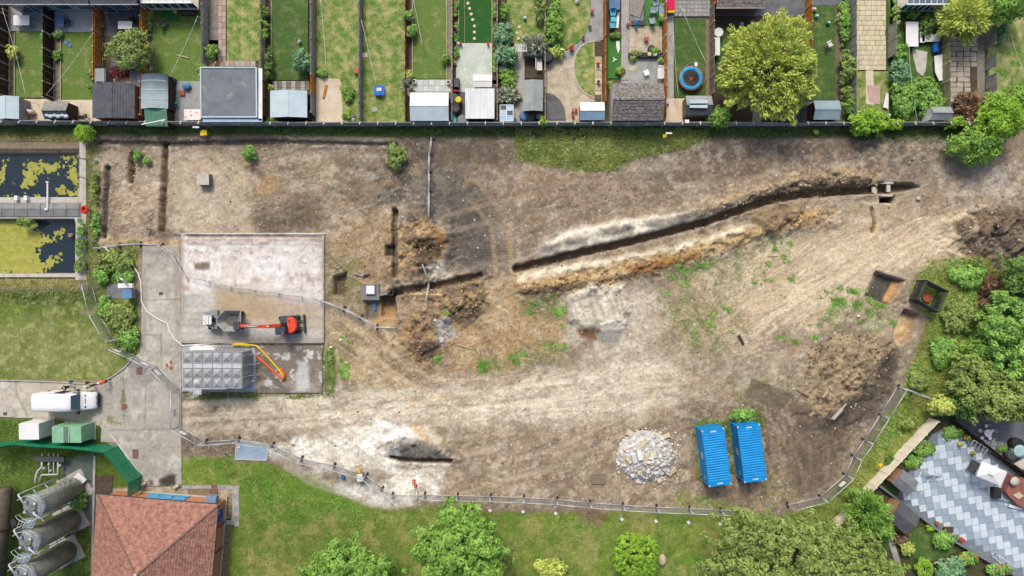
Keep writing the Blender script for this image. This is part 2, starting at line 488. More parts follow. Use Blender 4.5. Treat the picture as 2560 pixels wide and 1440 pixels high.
g.paint([(455,1000),(700,985),(1000,975),(1250,955),(1480,900),(1720,880),(1720,960),(1600,1050),(1250,1075),(950,1080),(700,1070),(455,1075)],(213,200,180),34,20,12,0.95,(196,180,157),55)
g.paint([(1430,720),(1560,705),(1680,740),(1640,850),(1560,900),(1420,850)],(203,191,174),30,20,12,0.9,(184,168,146),34)
g.paint([(1700,900),(2060,860),(2060,960),(1900,1010),(1700,1000)],(176,160,138),40,24,12,0.8,(160,146,124),34)
g.paint([(1080,1080),(1540,1065),(1740,1050),(1740,1240),(1400,1262),(1080,1256),(1060,1170)],(162,143,120),36,20,12,0.95,(146,128,107),50)
g.paint([(1700,1030),(1930,990),(2140,1020),(2150,1110),(2080,1220),(1960,1275),(1740,1260)],(124,108,93),36,20,12,0.95,(138,120,102),45)
g.paint([(640,1120),(760,1090),(960,1060),(1130,1150),(1090,1250),(960,1265),(780,1210),(680,1150)],(234,229,220),16,18,14,1,(210,200,186),36)
g.paint([(940,1050),(1060,1056),(1090,1100),(980,1112),(900,1150)],(240,236,230),14,16,10,0.9)
g.paint([(1010,1050),(1060,1055),(1080,1110),(1050,1100)],(200,160,110),14,8,8,0.7)
g.paint([(470,1040),(640,1030),(760,1042),(700,1062),(480,1070)],(142,126,108),18,12,8,0.8)
g.paint([(480,1020),(540,1020),(540,1065),(480,1065)],(120,108,96),20,10,8,0.6)
g.paint([(455,1085),(600,1095),(600,1150),(455,1140)],(126,110,96),10,8,6,0.95)
g.paint([(810,1180),(960,1170),(980,1190),(930,1215),(830,1212)],(144,130,113),16,10,8,0.9)
g.paint([(690,1130),(780,1160),(830,1210),(800,1220),(690,1160)],(168,150,130),14,10,8,0.8)
g.paint([(232,350),(300,350),(300,600),(232,600)],(138,122,104),14,8,6,0.9,(156,136,112),24)
g.paint([(225,345),(700,345),(1010,352),(1010,376),(690,368),(235,372)],(104,95,86),8,5,4,0.95)
g.paint([(780,350),(960,354),(960,366),(780,364)],(176,172,166),7,3,3,0.85)
g.paint([(350,545),(390,520),(385,560),(355,590)],(118,106,94),10,8,4,0.8)
g.paint([(370,572),(455,572),(460,592),(370,592)],(76,72,68),6,5,4,0.95)
g.paint([(230,590),(450,598),(450,616),(230,612)],(190,156,118),8,8,6,0.85)
g.paint([(640,440),(680,440),(700,475),(650,480)],(186,148,100),12,8,6,0.6)
g.paint([(615,415),(650,425),(655,440),(630,440)],(88,74,62),8,6,4,0.85)
g.paint([(505,430),(560,425),(560,480),(520,480)],(196,172,158),14,8,6,0.6)
VERGE=[(-60,318),(2440,318),(2440,345),(2250,362),(2100,342),(1900,340),(1770,352),(1700,372),(1600,388),(1565,412),(1520,430),(1400,424),(1290,398),(1285,348),(1000,342),(700,338),(235,338),(210,352),(-60,352)]
g.paint(VERGE,(66,90,44),6,7,6,1,(84,104,54),26)
g.paint([(1288,362),(1330,350),(1560,362),(1560,412),(1520,428),(1400,422),(1290,396)],(132,146,66),10,8,8,0.95,(104,126,52),24)
g.paint(rect(-60,334,205,354),(156,140,100),6,5,4,0.9,(120,118,70),20)
g.paint([(1770,330),(2440,330),(2440,350),(2250,368),(2080,345),(1780,348)],(84,86,62),8,8,6,0.7)
BED=[(345,600),(345,880),(325,905),(250,880),(225,740),(200,700),(200,380),(240,345),(252,380),(245,590),(250,615)]
g.paint(BED,(112,122,68),6,6,5,1,(130,128,86),22)
LAWN_W=[(-60,725),(345,735),(345,875),(318,905),(300,935),(262,948),(150,950),(-60,945)]
g.paint(LAWN_W,(118,142,62),3,2,2,1,(96,118,50),40)
g.paint([(20,790),(230,800),(300,850),(290,930),(150,945),(-60,930),(-60,820)],(168,166,112),30,26,14,0.6,(140,146,84),30)
g.paint(rect(-60,690,225,722),(168,150,108),6,5,5,0.9,(128,124,72),24)
g.paint(rect(-60,722,228,760),(74,96,46),10,8,6,0.8)
g.paint([(197,772),(228,776),(226,790),(200,788)],(160,146,122),5,3,3,0.9)
g.paint([(122,748),(142,750),(140,764),(124,762)],(146,132,112),5,3,3,0.8)
TANKYARD=[(-60,1040),(255,1058),(262,1100),(350,1190),(350,1240),(240,1240),(230,1500),(-60,1500)]
g.paint(TANKYARD,(100,120,52),4,4,3,1,(78,100,42),30)
LAWN_S=[(455,1142),(590,1142),(590,1155),(668,1155),(700,1165),(770,1215),(860,1245),(930,1272),(1000,1276),(1070,1262),(1160,1280),(1420,1280),(1560,1275),(1900,1290),(2080,1285),(2100,1500),(560,1500),(575,1240),(545,1215),(455,1215)]
g.paint(LAWN_S,(112,144,56),4,4,4,1,(134,150,70),50)
g.paint([(590,1180),(760,1200),(900,1280),(800,1330),(600,1300)],(82,130,38),40,30,12,0.8,(104,142,50),30)
g.paint([(590,1290),(1000,1290),(1020,1420),(600,1440)],(108,124,58),40,26,12,0.6)
g.speck([(560,1280),(2000,1290),(2000,1460),(560,1460)],(166,158,96),0.60,46,30,10,0.7,9,7)
g.speck(LAWN_S,(174,166,106),0.63,16,10,5,0.5,12,7)
g.speck(LAWN_S,(70,108,34),0.62,20,10,5,0.5,3,7)
g.speck(LAWN_W,(184,180,128),0.60,14,10,5,0.6,12,7)
g.paint([(1440,1268),(1530,1268),(1500,1315),(1460,1310)],(156,130,106),12,8,6,0.95,(130,108,86),14)
MEADOW=[(2290,690),(2330,645),(2460,640),(2480,690),(2600,640),(2600,1010),(2340,1030),(2100,1300),(1960,1290),(2060,1250),(2130,1180),(2175,1100),(2245,985),(2290,880),(2320,800),(2275,740)]
g.paint(MEADOW,(146,162,78),10,9,8,1,(116,140,56),30)
g.paint([(2440,700),(2510,690),(2500,760),(2470,840),(2430,800)],(160,136,80),14,12,8,.8,(128,112,66),20)
g.speck(MEADOW,(170,164,92),0.6,22,10,5,0.7,12,7)
g.paint([(1690,1225),(1760,1240),(1830,1262),(1830,1285),(1690,1290)],(112,132,58),8,8,6,0.95,(134,140,80),24)
g.paint([(1735,1060),(1900,1035),(1915,1060),(1830,1200),(1810,1060),(1740,1080)],(108,118,64),10,10,6,0.8)
g.paint([(1900,1180),(1970,1190),(2010,1250),(1900,1260)],(140,136,88),16,12,8,0.6)
for p,thr,a in(([(1640,620),(1950,580),(1970,640),(1820,720),(1860,860),(1740,880),(1650,760)],0.60,0.75),([(2050,730),(2180,720),(2230,790),(2180,830),(2060,820)],0.56,0.8),([(1200,900),(1400,840),(1420,900),(1230,930)],0.56,0.85),([(1290,720),(1410,730),(1400,800),(1300,790)],0.60,0.8),([(810,640),(900,640),(900,760),(815,750)],0.60,0.6),([(815,860),(880,860),(890,960),(820,950)],0.58,0.7),([(1840,940),(1980,960),(1960,1030),(1830,1020)],0.62,0.5)):
 g.speck(p,(96,124,58),thr,26,26,12,a,6,8)
 g.speck(p,(140,142,92),thr-0.06,40,30,14,0.35,2,6)
g.paint([(810,862),(836,862),(842,930),(836,985),(700,994),(470,994),(470,982),(806,982)],(88,116,46),6,6,5,0.95,(112,124,60),20)
g.paint([(455,975),(660,990),(640,1000),(455,1004)],(78,80,50),8,5,4,0.8)
g.streak(SITE,(205,190,168),-16,(110,9),0.62,0.16,20,10,4)
g.streak(SITE,(98,86,75),-20,(70,6),0.66,0.2,20,10,6,-0.03)
g.streak(SITE,(110,97,84),32,(60,6),0.66,0.25,20,10,13,-0.02)
g.streak([(1900,560),(2400,560),(2380,640),(2000,820),(1860,900),(1800,800)],(222,204,178),-36,(120,7),0.54,0.55,24,10,2)
g.streak([(1900,560),(2400,560),(2380,640),(2000,820),(1860,900),(1800,800)],(150,128,102),-34,(90,6),0.58,0.5,24,10,8,-0.04)
g.streak([(820,790),(1000,840),(1110,950),(1010,985),(860,950)],(204,178,138),36,(110,8),0.52,0.6,18,10,5)
g.streak([(820,790),(1000,840),(1110,950),(1010,985),(860,950)],(128,106,80),36,(90,7),0.58,0.5,18,10,10,-0.03)
g.streak([(455,1000),(1700,900),(1700,1040),(455,1080)],(228,217,199),-4,(170,14),0.52,0.32,24,10,12)
g.streak([(455,1000),(1700,900),(1700,1040),(455,1080)],(168,150,128),-5,(130,8),0.62,0.28,24,10,14,-0.03)
g.streak([(1850,1000),(2160,1050),(2050,1230),(1900,1240)],(96,82,70),78,(60,5),0.56,0.5,20,10,1,-0.04)
for sd0,cc,thr in((21,(216,204,186),0.60),(25,(104,91,79),0.61),(29,(176,146,108),0.63)):
 g.speck(SITE,cc,thr,22,12,8,0.28,sd0,5)
 g.speck(SITE,cc,thr+0.04,6,12,8,0.30,sd0+2,8)
g.paint([(1040,440),(1130,425),(1235,470),(1265,530),(1250,640),(1195,690),(1130,640),(1125,560),(1050,530)],(92,87,82),44,26,14,0.72,(116,107,98),36)
g.paint([(1000,350),(1240,350),(1260,420),(1010,420)],(108,95,84),30,18,10,0.55)
g.paint([(430,440),(600,430),(620,575),(425,575)],(198,182,160),30,18,12,0.55,(176,158,136),30)
g.paint([(640,545),(720,500),(800,490),(812,560),(770,576),(660,578)],(100,88,76),34,22,12,0.45)
g.paint([(1880,590),(2390,560),(2395,640),(2250,690),(2000,800),(1880,850),(1830,760)],(212,192,162),50,26,14,0.45)
def heap(poly,h,c,c2,soft=24,sc=16,rough=0.5,a=0.95):
 g.paint(poly,c,8,8,6,a,c2,sc);g.heap(poly,h,soft*2,8,rough)
heap([(1000,570),(1060,550),(1110,570),(1118,620),(1080,680),(1030,700),(998,690)],1.5,(184,154,114),(140,120,98),30)
g.paint([(1035,605),(1080,590),(1110,610),(1080,650),(1040,645)],(84,70,58),10,8,6,0.85)
g.paint([(1070,560),(1112,590),(1118,620),(1090,600)],(150,104,66),8,6,5,0.7)
g.paint([(1060,665),(1105,655),(1125,690),(1080,705)],(206,196,182),8,8,6,0.85,(170,158,144),10)
heap([(1350,612),(1420,578),(1560,548),(1700,536),(1760,520),(1780,545),(1600,586),(1420,622),(1360,640)],0.4,(224,214,198),(204,192,174),12,16,.25,1)
for q in([(1350,615),(1400,606),(1395,630),(1355,634)],[(1410,600),(1470,592),(1465,612),(1415,616)],[(1500,575),(1580,560),(1585,585),(1505,592)],[(1610,555),(1720,540),(1700,560),(1620,572)]):
 g.paint(q,(116,111,106),8,6,6,0.8)
heap([(1730,530),(1850,480),(2000,425),(2120,420),(2190,440),(2180,462),(2000,474),(1850,512),(1740,550)],0.9,(182,158,126),(142,124,104),20,14)
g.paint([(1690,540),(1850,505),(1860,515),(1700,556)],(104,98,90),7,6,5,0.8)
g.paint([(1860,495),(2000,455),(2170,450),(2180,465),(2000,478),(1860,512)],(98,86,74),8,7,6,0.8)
heap([(1296,690),(1450,658),(1700,612),(1850,572),(1850,580),(1700,626),(1460,672),(1300,705)],0.2,(222,208,184),(192,176,152),10,16,.3,1)
heap([(1290,712),(1400,690),(1560,655),(1700,628),(1860,582),(1960,540),(2060,520),(2080,548),(1980,566),(1900,590),(1760,640),(1660,676),(1540,706),(1400,728),(1310,740)],0.8,(182,150,106),(196,170,130),20,14,0.6)
for q in([(1560,668),(1700,636),(1740,640),(1640,678),(1580,690)],):g.paint(q,(170,114,58),8,10,8,0.8,(140,92,52),10)
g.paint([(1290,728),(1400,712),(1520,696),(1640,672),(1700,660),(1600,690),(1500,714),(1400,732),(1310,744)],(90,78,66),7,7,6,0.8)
heap([(1020,728),(1110,722),(1200,700),(1215,750),(1190,790),(1120,790),(1080,760)],1.0,(182,150,108),(140,120,98),24)
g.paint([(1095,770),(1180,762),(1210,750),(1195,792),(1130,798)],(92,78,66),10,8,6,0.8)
g.paint([(1110,722),(1195,706),(1190,726),(1120,734)],(104,96,88),7,6,6,0.8)
heap([(1000,800),(1060,770),(1120,800),(1110,880),(1050,910),(1005,870)],0.8,(180,148,106),(134,114,94),26)
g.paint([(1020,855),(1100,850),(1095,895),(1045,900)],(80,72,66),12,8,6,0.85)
g.paint([(1095,800),(1125,795),(1140,840),(1105,862),(1090,840)],(206,200,192),7,8,6,0.9,(150,146,142),8)
heap([(1416,738),(1470,712),(1560,712),(1572,780),(1560,806),(1460,826),(1425,800)],0.7,(212,202,184),(198,186,166),7,24,0.08,1)
g.streak([(1420,735),(1565,715),(1565,800),(1430,810)],(160,148,132),72,(60,6),0.55,0.5,10,5,3,-0.05)
g.paint([(1500,806),(1565,796),(1560,822),(1500,828)],(240,228,204),4,3,3,1)
g.paint([(1440,818),(1500,822),(1490,850),(1450,842)],(122,86,58),7,5,5,0.9)
g.paint([(1490,832),(1566,820),(1545,855),(1500,858)],(146,142,136),6,5,4,0.9)
heap([(2020,870),(2130,820),(2220,850),(2240,900),(2220,980),(2140,1040),(2050,1050),(2000,980)],1.0,(170,148,118),(140,123,102),40,22,0.35)
g.paint([(2205,880),(2238,872),(2248,910),(2236,985),(2180,1045),(2090,1085),(2010,1075),(1985,1040),(2050,1040),(2120,1010),(2180,960)],(84,76,69),14,10,8,0.92,(106,95,84),16)  # dark curved band paints the shade of the heap's scarp into the soil
g.pit([(2170,930),(2226,890),(2236,940),(2200,1000),(2120,1040),(2110,1010)],0.8,None,22,8)
g.paint([(2000,1075),(2120,1080),(2110,1140),(2060,1230),(1985,1240),(1960,1120)],(104,91,80),24,16,10,0.7,(124,108,93),22)
g.streak([(2010,850),(2160,850),(2150,960),(2020,980)],(190,176,124),-40,(20,6),0.66,0.3,14,8,7)
heap([(2372,560),(2430,528),(2600,520),(2600,640),(2520,655),(2420,640),(2380,600)],1.6,(132,112,90),(104,92,80),40,16)
g.paint([(2400,600),(2560,560),(2600,560),(2600,660),(2480,650)],(104,96,88),14,12,8,0.8,(136,124,110),14)
heap([(1870,545),(1930,515),(2000,515),(1980,560),(1910,585)],0.5,(132,114,92),(156,134,104),20)
heap([(2190,350),(2330,345),(2380,380),(2270,420),(2190,400)],0.4,(164,150,132),(122,110,98),24)
heap([(965,1110),(1010,1090),(1120,1120),(1130,1140),(1000,1145)],0.9,(176,170,160),(116,110,104),16,14)
g.paint([(1000,1105),(1060,1100),(1100,1130),(1010,1136)],(92,88,82),9,8,6,0.75)
g.paint([(965,1118),(1000,1108),(1005,1140),(970,1135)],(150,150,152),8,6,5,0.7)
heap([(820,470),(900,440),(960,470),(900,520)],0.3,(146,128,106),(126,110,94),30,20)
g.paint([(1975,1000),(2060,1040),(2030,1060),(1960,1030)],(120,104,88),8,6,5,0.8)
g.paint([(1880,946),(1985,985),(1950,1030),(1862,990)],(118,104,92),3,2,2,0.85)
DK=(132,114,92)
g.dig([(269,420),(264,500),(262,590)],12,0.55,(112,102,92))
g.dig([(331,388),(328,450)],16,0.9,DK)
g.dig([(413,362),(412,440),(404,575)],15,0.85,(140,116,92))
g.dig([(240,356),(420,360),(700,354),(860,358),(990,362)],10,0.35,(116,106,96))
g.dig([(988,528),(988,690)],13,1.0,DK)
g.pit([(966,615),(984,612),(984,640),(964,640)],0.8,(80,74,68))
g.dig([(985,731),(1080,716),(1198,690)],17,0.95,DK,4)
g.dig([(1290,672),(1420,640),(1600,598),(1760,556),(1850,526),(1920,502),(2000,487),(2090,479),(2180,475)],19,0.95,(118,102,82),3)
g.dig([(978,1143),(1020,1149),(1125,1152)],12,1.0,DK,2)
g.dig([(2178,520),(2186,560),(2180,580)],9,0.25,(150,118,80))
g.pit([(2194,460),(2280,458),(2300,468),(2260,478),(2194,484)],1.0,(108,98,86))
g.pit([(2200,492),(2236,492),(2234,505),(2202,504)],1.8,(60,54,48))
g.pit([(2190,678),(2262,702),(2220,762),(2165,738)],0.9,(104,98,94),3.5,1.5,(86,82,78))
g.paint([(2240,704),(2258,708),(2226,756),(2216,752)],(204,160,104),4,3,2,0.9)
g.paint([(2182,682),(2206,684),(2180,728),(2166,730)],(178,160,138),4,3,2,0.9)
g.pit([(2262,776),(2296,786),(2276,846),(2240,862),(2230,838)],1.0,(206,176,138),5,2,(186,156,120))
g.paint([(2262,772),(2304,786),(2300,800),(2262,790)],(120,104,90),6,5,4,0.8)
g.pit([(836,692),(866,682),(862,742),(834,738)],0.9,(116,98,80),5,3)
g.pit([(950,738),(986,734),(990,790),(954,792)],1.2,(110,92,74),5,2)
g.pit([(915,752),(948,752),(948,800),(915,800)],0.6,(128,114,98),5,2)
g.paint([(950,770),(990,770),(992,815),(930,820)],(186,150,106),10,6,5,0.7)
g.dig([(1010,732),(1100,734)],5,0.12,(210,186,146))
for p,c in(([(1180,470),(1250,560),(1260,680),(1250,760),(1290,820)],(190,160,120)),([(1330,440),(1480,430),(1700,440),(1900,420)],(172,150,126)),([(1120,560),(1260,520),(1450,500),(1650,500)],(172,152,128)),([(830,800),(950,880),(1060,960),(1250,990)],(206,182,144)),([(820,840),(930,940),(1080,1000)],(200,176,138)),([(460,1030),(800,1010),(1200,1000),(1500,960)],(222,210,190)),([(1250,1180),(1400,1140),(1560,1060),(1700,960)],(190,172,148)),([(1130,1120),(1240,1100),(1400,1110)],(184,164,138)),([(1900,1000),(1960,1100),(1990,1210)],(148,130,110)),([(2000,1060),(2050,1120),(2040,1220)],(142,126,108)),([(2400,560),(2200,660),(2000,770),(1850,860)],(216,196,166)),([(850,610),(880,660),(930,690)],(186,158,120))):
 g.track(p,c,42,12,0.5,0.035,7.0)
g.z+=np.where(poly_sd(GX,GY,SITE)>0,0.10*(g.n2)+0.05*g.n4,0)
for p in(rect(-5000,-5000,6000,318),):g.flat(p,-0.08,0)
SLAB=[(455,583),(812,583),(812,858),(455,858)]
STAIN=[(640,864),(808,864),(806,983),(640,983)]
TANKPAD=[(456,862),(640,862),(640,980),(456,980)]
ROAD=[(355,616),(448,612),(452,640),(454,860),(454,1214),(362,1216),(352,1190),(300,1118),(262,1068),(150,1046),(-60,1044),(-60,952),(40,954),(150,958),(240,962),(275,948),(312,922),(330,900),(350,878),(354,800)]
for p in(SLAB,STAIN,TANKPAD,ROAD):g.flat(p,-0.10,3)
POND_A=rect(-60,380,198,494);POND_B=rect(-60,546,188,684)
WALK=rect(-60,494,214,546)
g.flat(rect(-60,372,216,700),-0.3,0)
for p in(POND_A,POND_B):g.flat(p,-1.3,0)
PATIO_SE=[(2262,1180),(2330,1090),(2395,1066),(2700,1250),(2700,1420),(2620,1490),(2560,1440),(2400,1330)]
GARDEN_SE=[(2330,1040),(2440,1020),(2700,1020),(2700,1600),(2180,1600),(2100,1300)]
g.paint(GARDEN_SE,(92,84,68),3,2,2,1,(78,88,52),30)
g.flat(GARDEN_SE,-0.06,0)
HOUSE=rect(232,1222,600,1600)
g.paint([(455,1213),(590,1213),(590,1310),(560,1310),(556,1600),(240,1600),(240,1222)],(196,182,158),3,2,2,1,(168,150,120),16)
g.flat([(455,1213),(590,1213),(590,1310),(556,1600),(240,1600),(240,1222)],-0.04,0)
g.flat([(180,1120),(270,1120),(320,1190),(320,1240),(240,1240),(235,1400),(150,1300)],-0.06,0)
g.tone(1.17,0.16,0.24,SITE)
g.grain(0.12,0.16)
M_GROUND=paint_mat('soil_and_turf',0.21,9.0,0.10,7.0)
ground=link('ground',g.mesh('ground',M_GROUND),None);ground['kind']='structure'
def gz(px,py):
 """Height of the ground under a map point."""
 ix=np.clip(np.searchsorted(gx,px),1,len(gx)-1);iy=np.clip(np.searchsorted(gy,py),1,len(gy)-1)
 return g.z[iy,ix]
M_SLAB=paint_mat('old_concrete',0.09,9.0,0.012,12.0)
def slab_ops(f):
 f.z+=0.01*f.n2
 f.paint(rect(450,575,820,720),(238,232,226),20,16,10,1,(226,220,214),40)
 f.speck(rect(450,575,820,720),(232,214,202),0.57,60,20,10,0.55,3,6)
 f.speck(rect(450,575,820,740),(176,160,148),0.66,14,20,10,0.7,6,9)
 f.speck(rect(450,575,820,740),(250,248,246),0.6,26,20,10,0.7,11,9)
 f.streak(rect(450,575,820,720),(202,180,166),5,(60,7),0.6,0.35,20,10,5)
 f.paint([(540,715),(620,720),(800,770),(806,810),(700,820),(540,790)],(192,168,134),24,18,10,0.9,(176,152,118),34)
 f.paint([(690,750),(815,790),(815,840),(700,840)],(196,180,158),20,14,8,0.8)
 f.paint([(455,740),(530,730),(530,800),(800,835),(812,858),(455,858)],(206,202,194),18,12,8,0.9,(188,184,176),34)
 f.paint([(530,825),(690,836),(812,846),(812,860),(530,858)],(156,153,148),14,10,6,0.7)
 f.streak(rect(455,730,812,858),(160,155,148),0,(80,5),0.58,0.4,10,5,7)
 f.paint(rect(470,590,806,606),(210,190,178),5,4,4,0.8,(176,156,146),10)
 f.paint([(470,586),(806,588),(806,594),(470,592)],(120,112,106),3,2,3,0.85)
 f.paint([(470,609),(800,609),(800,613),(470,613)],(150,144,140),3,2,3,0.6)
 f.paint([(487,660),(525,655),(526,672),(490,675)],(142,126,106),5,4,4,0.95,(116,100,84),6)
 f.paint([(460,712),(476,716),(476,728),(462,724)],(190,166,140),5,4,3,0.9)
 for e in([(452,583),(462,583),(460,858),(452,858)],[(803,590),(816,590),(816,858),(806,858)],[(452,850),(812,852),(812,862),(452,862)]):f.paint(e,(168,158,142),5,6,6,0.75)
 w=f.win((468,808),(585,612),3)
 f.z[w]+=np.where((f.Y[w]<608)&(f.Y[w]>595)&(f.X[w]>470)&(f.X[w]<806),0.10*np.clip(f.n2[w]*6,0,1),0)-np.where((f.Y[w]>586)&(f.Y[w]<594),0.18,0)
def slab_ops_(f):slab_ops(f);f.c*=np.array([.93,.945,.945])
concrete_slab=cut_sheet('concrete_slab',SLAB,0.26,M_SLAB,(226,220,212),slab_ops_,2.6,0.5);concrete_slab['kind']='structure'
def stain_ops(f):
 f.paint(rect(630,855,820,990),(136,126,114),4,2,2,1,(120,112,102),40)
 f.speck(rect(640,870,806,975),(206,206,202),0.58,24,12,5,0.95,5,14)
 f.speck(rect(640,930,806,980),(176,166,152),0.55,30,10,5,0.6,8,9)
 f.paint([(745,905),(765,905),(775,975),(740,975)],(204,205,202),6,8,6,0.8)
stained_slab=cut_sheet('concrete_apron',STAIN,0.10,M_SLAB,(136,126,114),stain_ops,2.6,0.3);stained_slab['kind']='structure'
def pad_ops(f):
 f.paint(rect(450,855,645,985),(170,170,170),4,2,2,1,(190,192,194),30)
 f.paint(rect(612,870,640,975),(168,182,196),6,4,4,0.8)
tank_pad=cut_sheet('tank_base_slab',TANKPAD,0.14,M_SLAB,(176,176,174),pad_ops,2.6,0.3);tank_pad['kind']='structure'
def road_ops(f):
 f.paint(ALL,(192,186,174),20,2,2,1,(176,170,158),90)
 f.paint([(250,900),(455,900),(455,1210),(360,1200),(260,1060),(220,1040)],(184,180,170),30,20,8,0.8,(170,166,156),60)
 f.paint([(-60,952),(250,960),(250,1045),(-60,1042)],(202,194,180),16,8,6,0.8,(188,180,164),50)
 f.paint([(320,905),(372,905),(395,950),(340,960)],(152,148,140),14,10,6,0.7)
 f.speck(ALL,(150,146,138),0.64,18,10,5,0.5,3,8);f.speck(ALL,(216,210,198),0.62,24,10,5,0.5,9,8)
 f.speck([(355,1060),(455,1060),(455,1200),(365,1200)],(156,152,142),0.56,20,20,5,0.7,12,8)
 f.paint([(395,1195),(420,1180),(445,1185),(442,1215),(418,1222),(398,1215)],(66,56,50),6,9,7,0.95)
 f.paint([(372,1200),(384,1200),(384,1212),(374,1212)],(84,74,66),4,4,4,0.9)
 f.paint([(430,616),(450,616),(452,860),(440,860)],(160,150,136),6,4,4,0.6)
 f.paint([(357,690),(372,690),(366,880),(354,880)],(162,156,142),5,4,3,0.7)
 for pts in([(355,750),(452,748)],[(355,836),(405,838)],[(404,836),(404,920)],[(310,925),(309,1050)],[(366,960),(362,1070)],[(40,954),(42,985),(70,1040)],[(262,1076),(440,1072)],[(404,930),(450,900)]):
  w=f.win([p[0]for p in pts],[p[1]for p in pts],8)
  if w is None:continue
  d,A=line_d(f.X[w],f.Y[w],pts);m=(sstep((2.6-d+2*f.n2[w])/2)*0.6)[...,None]
  f.c[w]=f.c[w]*(1-m)+lin((128,122,104))/GAIN*m
 f.speck([(305,930),(316,930),(314,1040),(304,1040)],(116,122,66),0.5,10,4,2,0.9,3,8)
 f.speck([(255,1040),(312,1048),(312,1062),(255,1060)],(126,130,66),0.46,10,5,3,0.9,3,8)
road=cut_sheet('road',ROAD,0.05,M_SLAB,(192,186,174),road_ops,2.6,0.25);road['kind']='structure'
# shared surfaces
M_CONC=mat('concrete',C(188,184,176),C(166,163,156),1.2,bump=0.01,bscale=20,c3=C(140,136,126),s3=3.0)
M_CONC_L=mat('pale_concrete',C(208,203,192),C(186,180,168),1.6,bump=0.008,c3=C(160,152,136),s3=4)
M_CONC_D=mat('dark_concrete',C(132,134,136),C(112,114,116),1.0,bump=0.012,c3=C(150,150,148),s3=5)
M_GALV=mat('galvanised_steel',C(226,230,234),C(206,210,214),2,rough=0.45,metal=0.3,fine=0.06)
M_WIRE=mat('thin_grey_wire',C(150,152,154),None,2,rough=0.5,metal=0.3,fine=0.05)
M_WHITE=mat('white_paint',C(244,244,242),C(232,232,230),0.7,rough=0.45,fine=0.04)
M_VAN=mat('white_car_paint',(0.72,0.73,0.74),(0.69,0.70,0.71),0.4,rough=0.28,spec=0.5,fine=0.02)
M_BLACK=mat('black_plastic',(0.02,0.02,0.022),(0.03,0.03,0.03),3,rough=0.6,fine=0.1)
M_DGREY=mat('dark_grey_metal',C(84,86,90),C(70,72,76),2,rough=0.6,fine=0.12)
M_GREY=mat('grey_paint',C(140,142,144),C(124,126,128),2,rough=0.6,fine=0.1)
M_GLASS=mat('dark_glass',(0.03,0.05,0.07),(0.045,0.075,0.105),1.5,rough=0.08,spec=0.8,fine=0.0)
M_TYRE=mat('tyre_rubber',(0.018,0.018,0.018),None,4,rough=0.9)
M_RED=mat('red_paint',C(214,56,40),C(196,48,34),1.5,rough=0.4,fine=0.08)
M_ORANGE=mat('orange_plastic',C(240,110,60),C(228,96,50),2,rough=0.6)
M_YELLOW=mat('yellow_plastic',C(238,208,50),C(226,190,40),2,rough=0.6)
M_BLUE=mat('bright_blue',C(44,120,210),C(36,104,190),2,rough=0.55)
M_SKIN=mat('skin',(0.45,0.27,0.2),None,3,rough=0.6,fine=0.03)
M_WOOD=mat('weathered_wood',C(150,128,104),C(126,108,90),2,fine=0.3,fscale=20,stretch=(1,1,1))
M_WOOD_L=mat('pale_timber',C(206,192,164),C(188,172,142),2,fine=0.2)
M_WOOD_O=mat('orange_stained_wood',C(206,138,62),C(188,120,50),1.2,fine=0.2)
M_WOOD_B=mat('dark_brown_wood',C(76,58,50),C(64,48,42),1.5,fine=0.2)
M_WOOD_G=mat('grey_wood',C(168,166,162),C(148,144,140),1.5,fine=0.2)
M_BRICK=mat('red_brick',C(170,106,78),C(150,90,66),3,fine=0.25,fscale=10)
M_PAVE_G=mat('grey_paving',C(166,168,168),C(146,148,148),0.8,bump=0.006,c3=C(128,126,118),s3=5)
M_SOILD=mat('garden_soil',C(96,82,68),C(76,66,56),2,fine=0.35,fscale=9,bump=0.03,bscale=12,c3=C(120,106,88),s3=6)
M_STEEL_B=mat('pale_blue_steel_plate',C(166,188,204),C(150,174,192),1.2,rough=0.6,c3=C(176,168,148),s3=4,t3=0.58)
# reservoirs on the left
def structure(o):o['kind']='structure';return o
M_WATER=mat('still_dark_water',(0.010,0.020,0.030),(0.013,0.026,0.038),0.4,rough=0.03,spec=0.5,fine=0.0)
M_ALGAE=mat('algae_mat',C(178,174,88),C(150,156,66),1.6,fine=0.2,fscale=10,c3=C(200,190,110),s3=3)
for nm,p in(('pond_water',POND_A),('pond_water',POND_B)):
 sheet(nm,p,-0.75,M_WATER,0.2)
def algae(polys,bounds,thr=0.0,seed=3,label=''):
 x0,y0,x1,y1=bounds;st=1.5
 X,Y=np.meshgrid(np.arange(x0,x1,st),np.arange(y0,y1,st))
 sd=np.full(X.shape,-99.0)
 for p in polys:sd=np.maximum(sd,poly_sd(X,Y,p))
 v=sd+(fbm(X,Y,26,5,seed,0.65)-0.5)*46+(fbm(X,Y,5,3,seed+5)-0.5)*34-thr
 keep=(v[1:,1:]+v[:-1,:-1]>0)
 ny,nx=X.shape;i=np.arange(ny*nx).reshape(ny,nx)
 F=np.stack([i[1:,:-1],i[1:,1:],i[:-1,1:],i[:-1,:-1]],-1)[keep]
 used=np.unique(F);rm=np.full(ny*nx,-1);rm[used]=np.arange(len(used));F=rm[F]
 k=(HC+0.73)/HC
 V=np.stack([(X-1280)/S*k,(720-Y)/S*k,np.full(X.shape,-0.735)+0.02*fbm(X,Y,6,2,1)],-1).reshape(-1,3)[used]
 o=link('algae',np_mesh('algae',V,F,M_ALGAE));o['kind']='stuff';o['label']=label
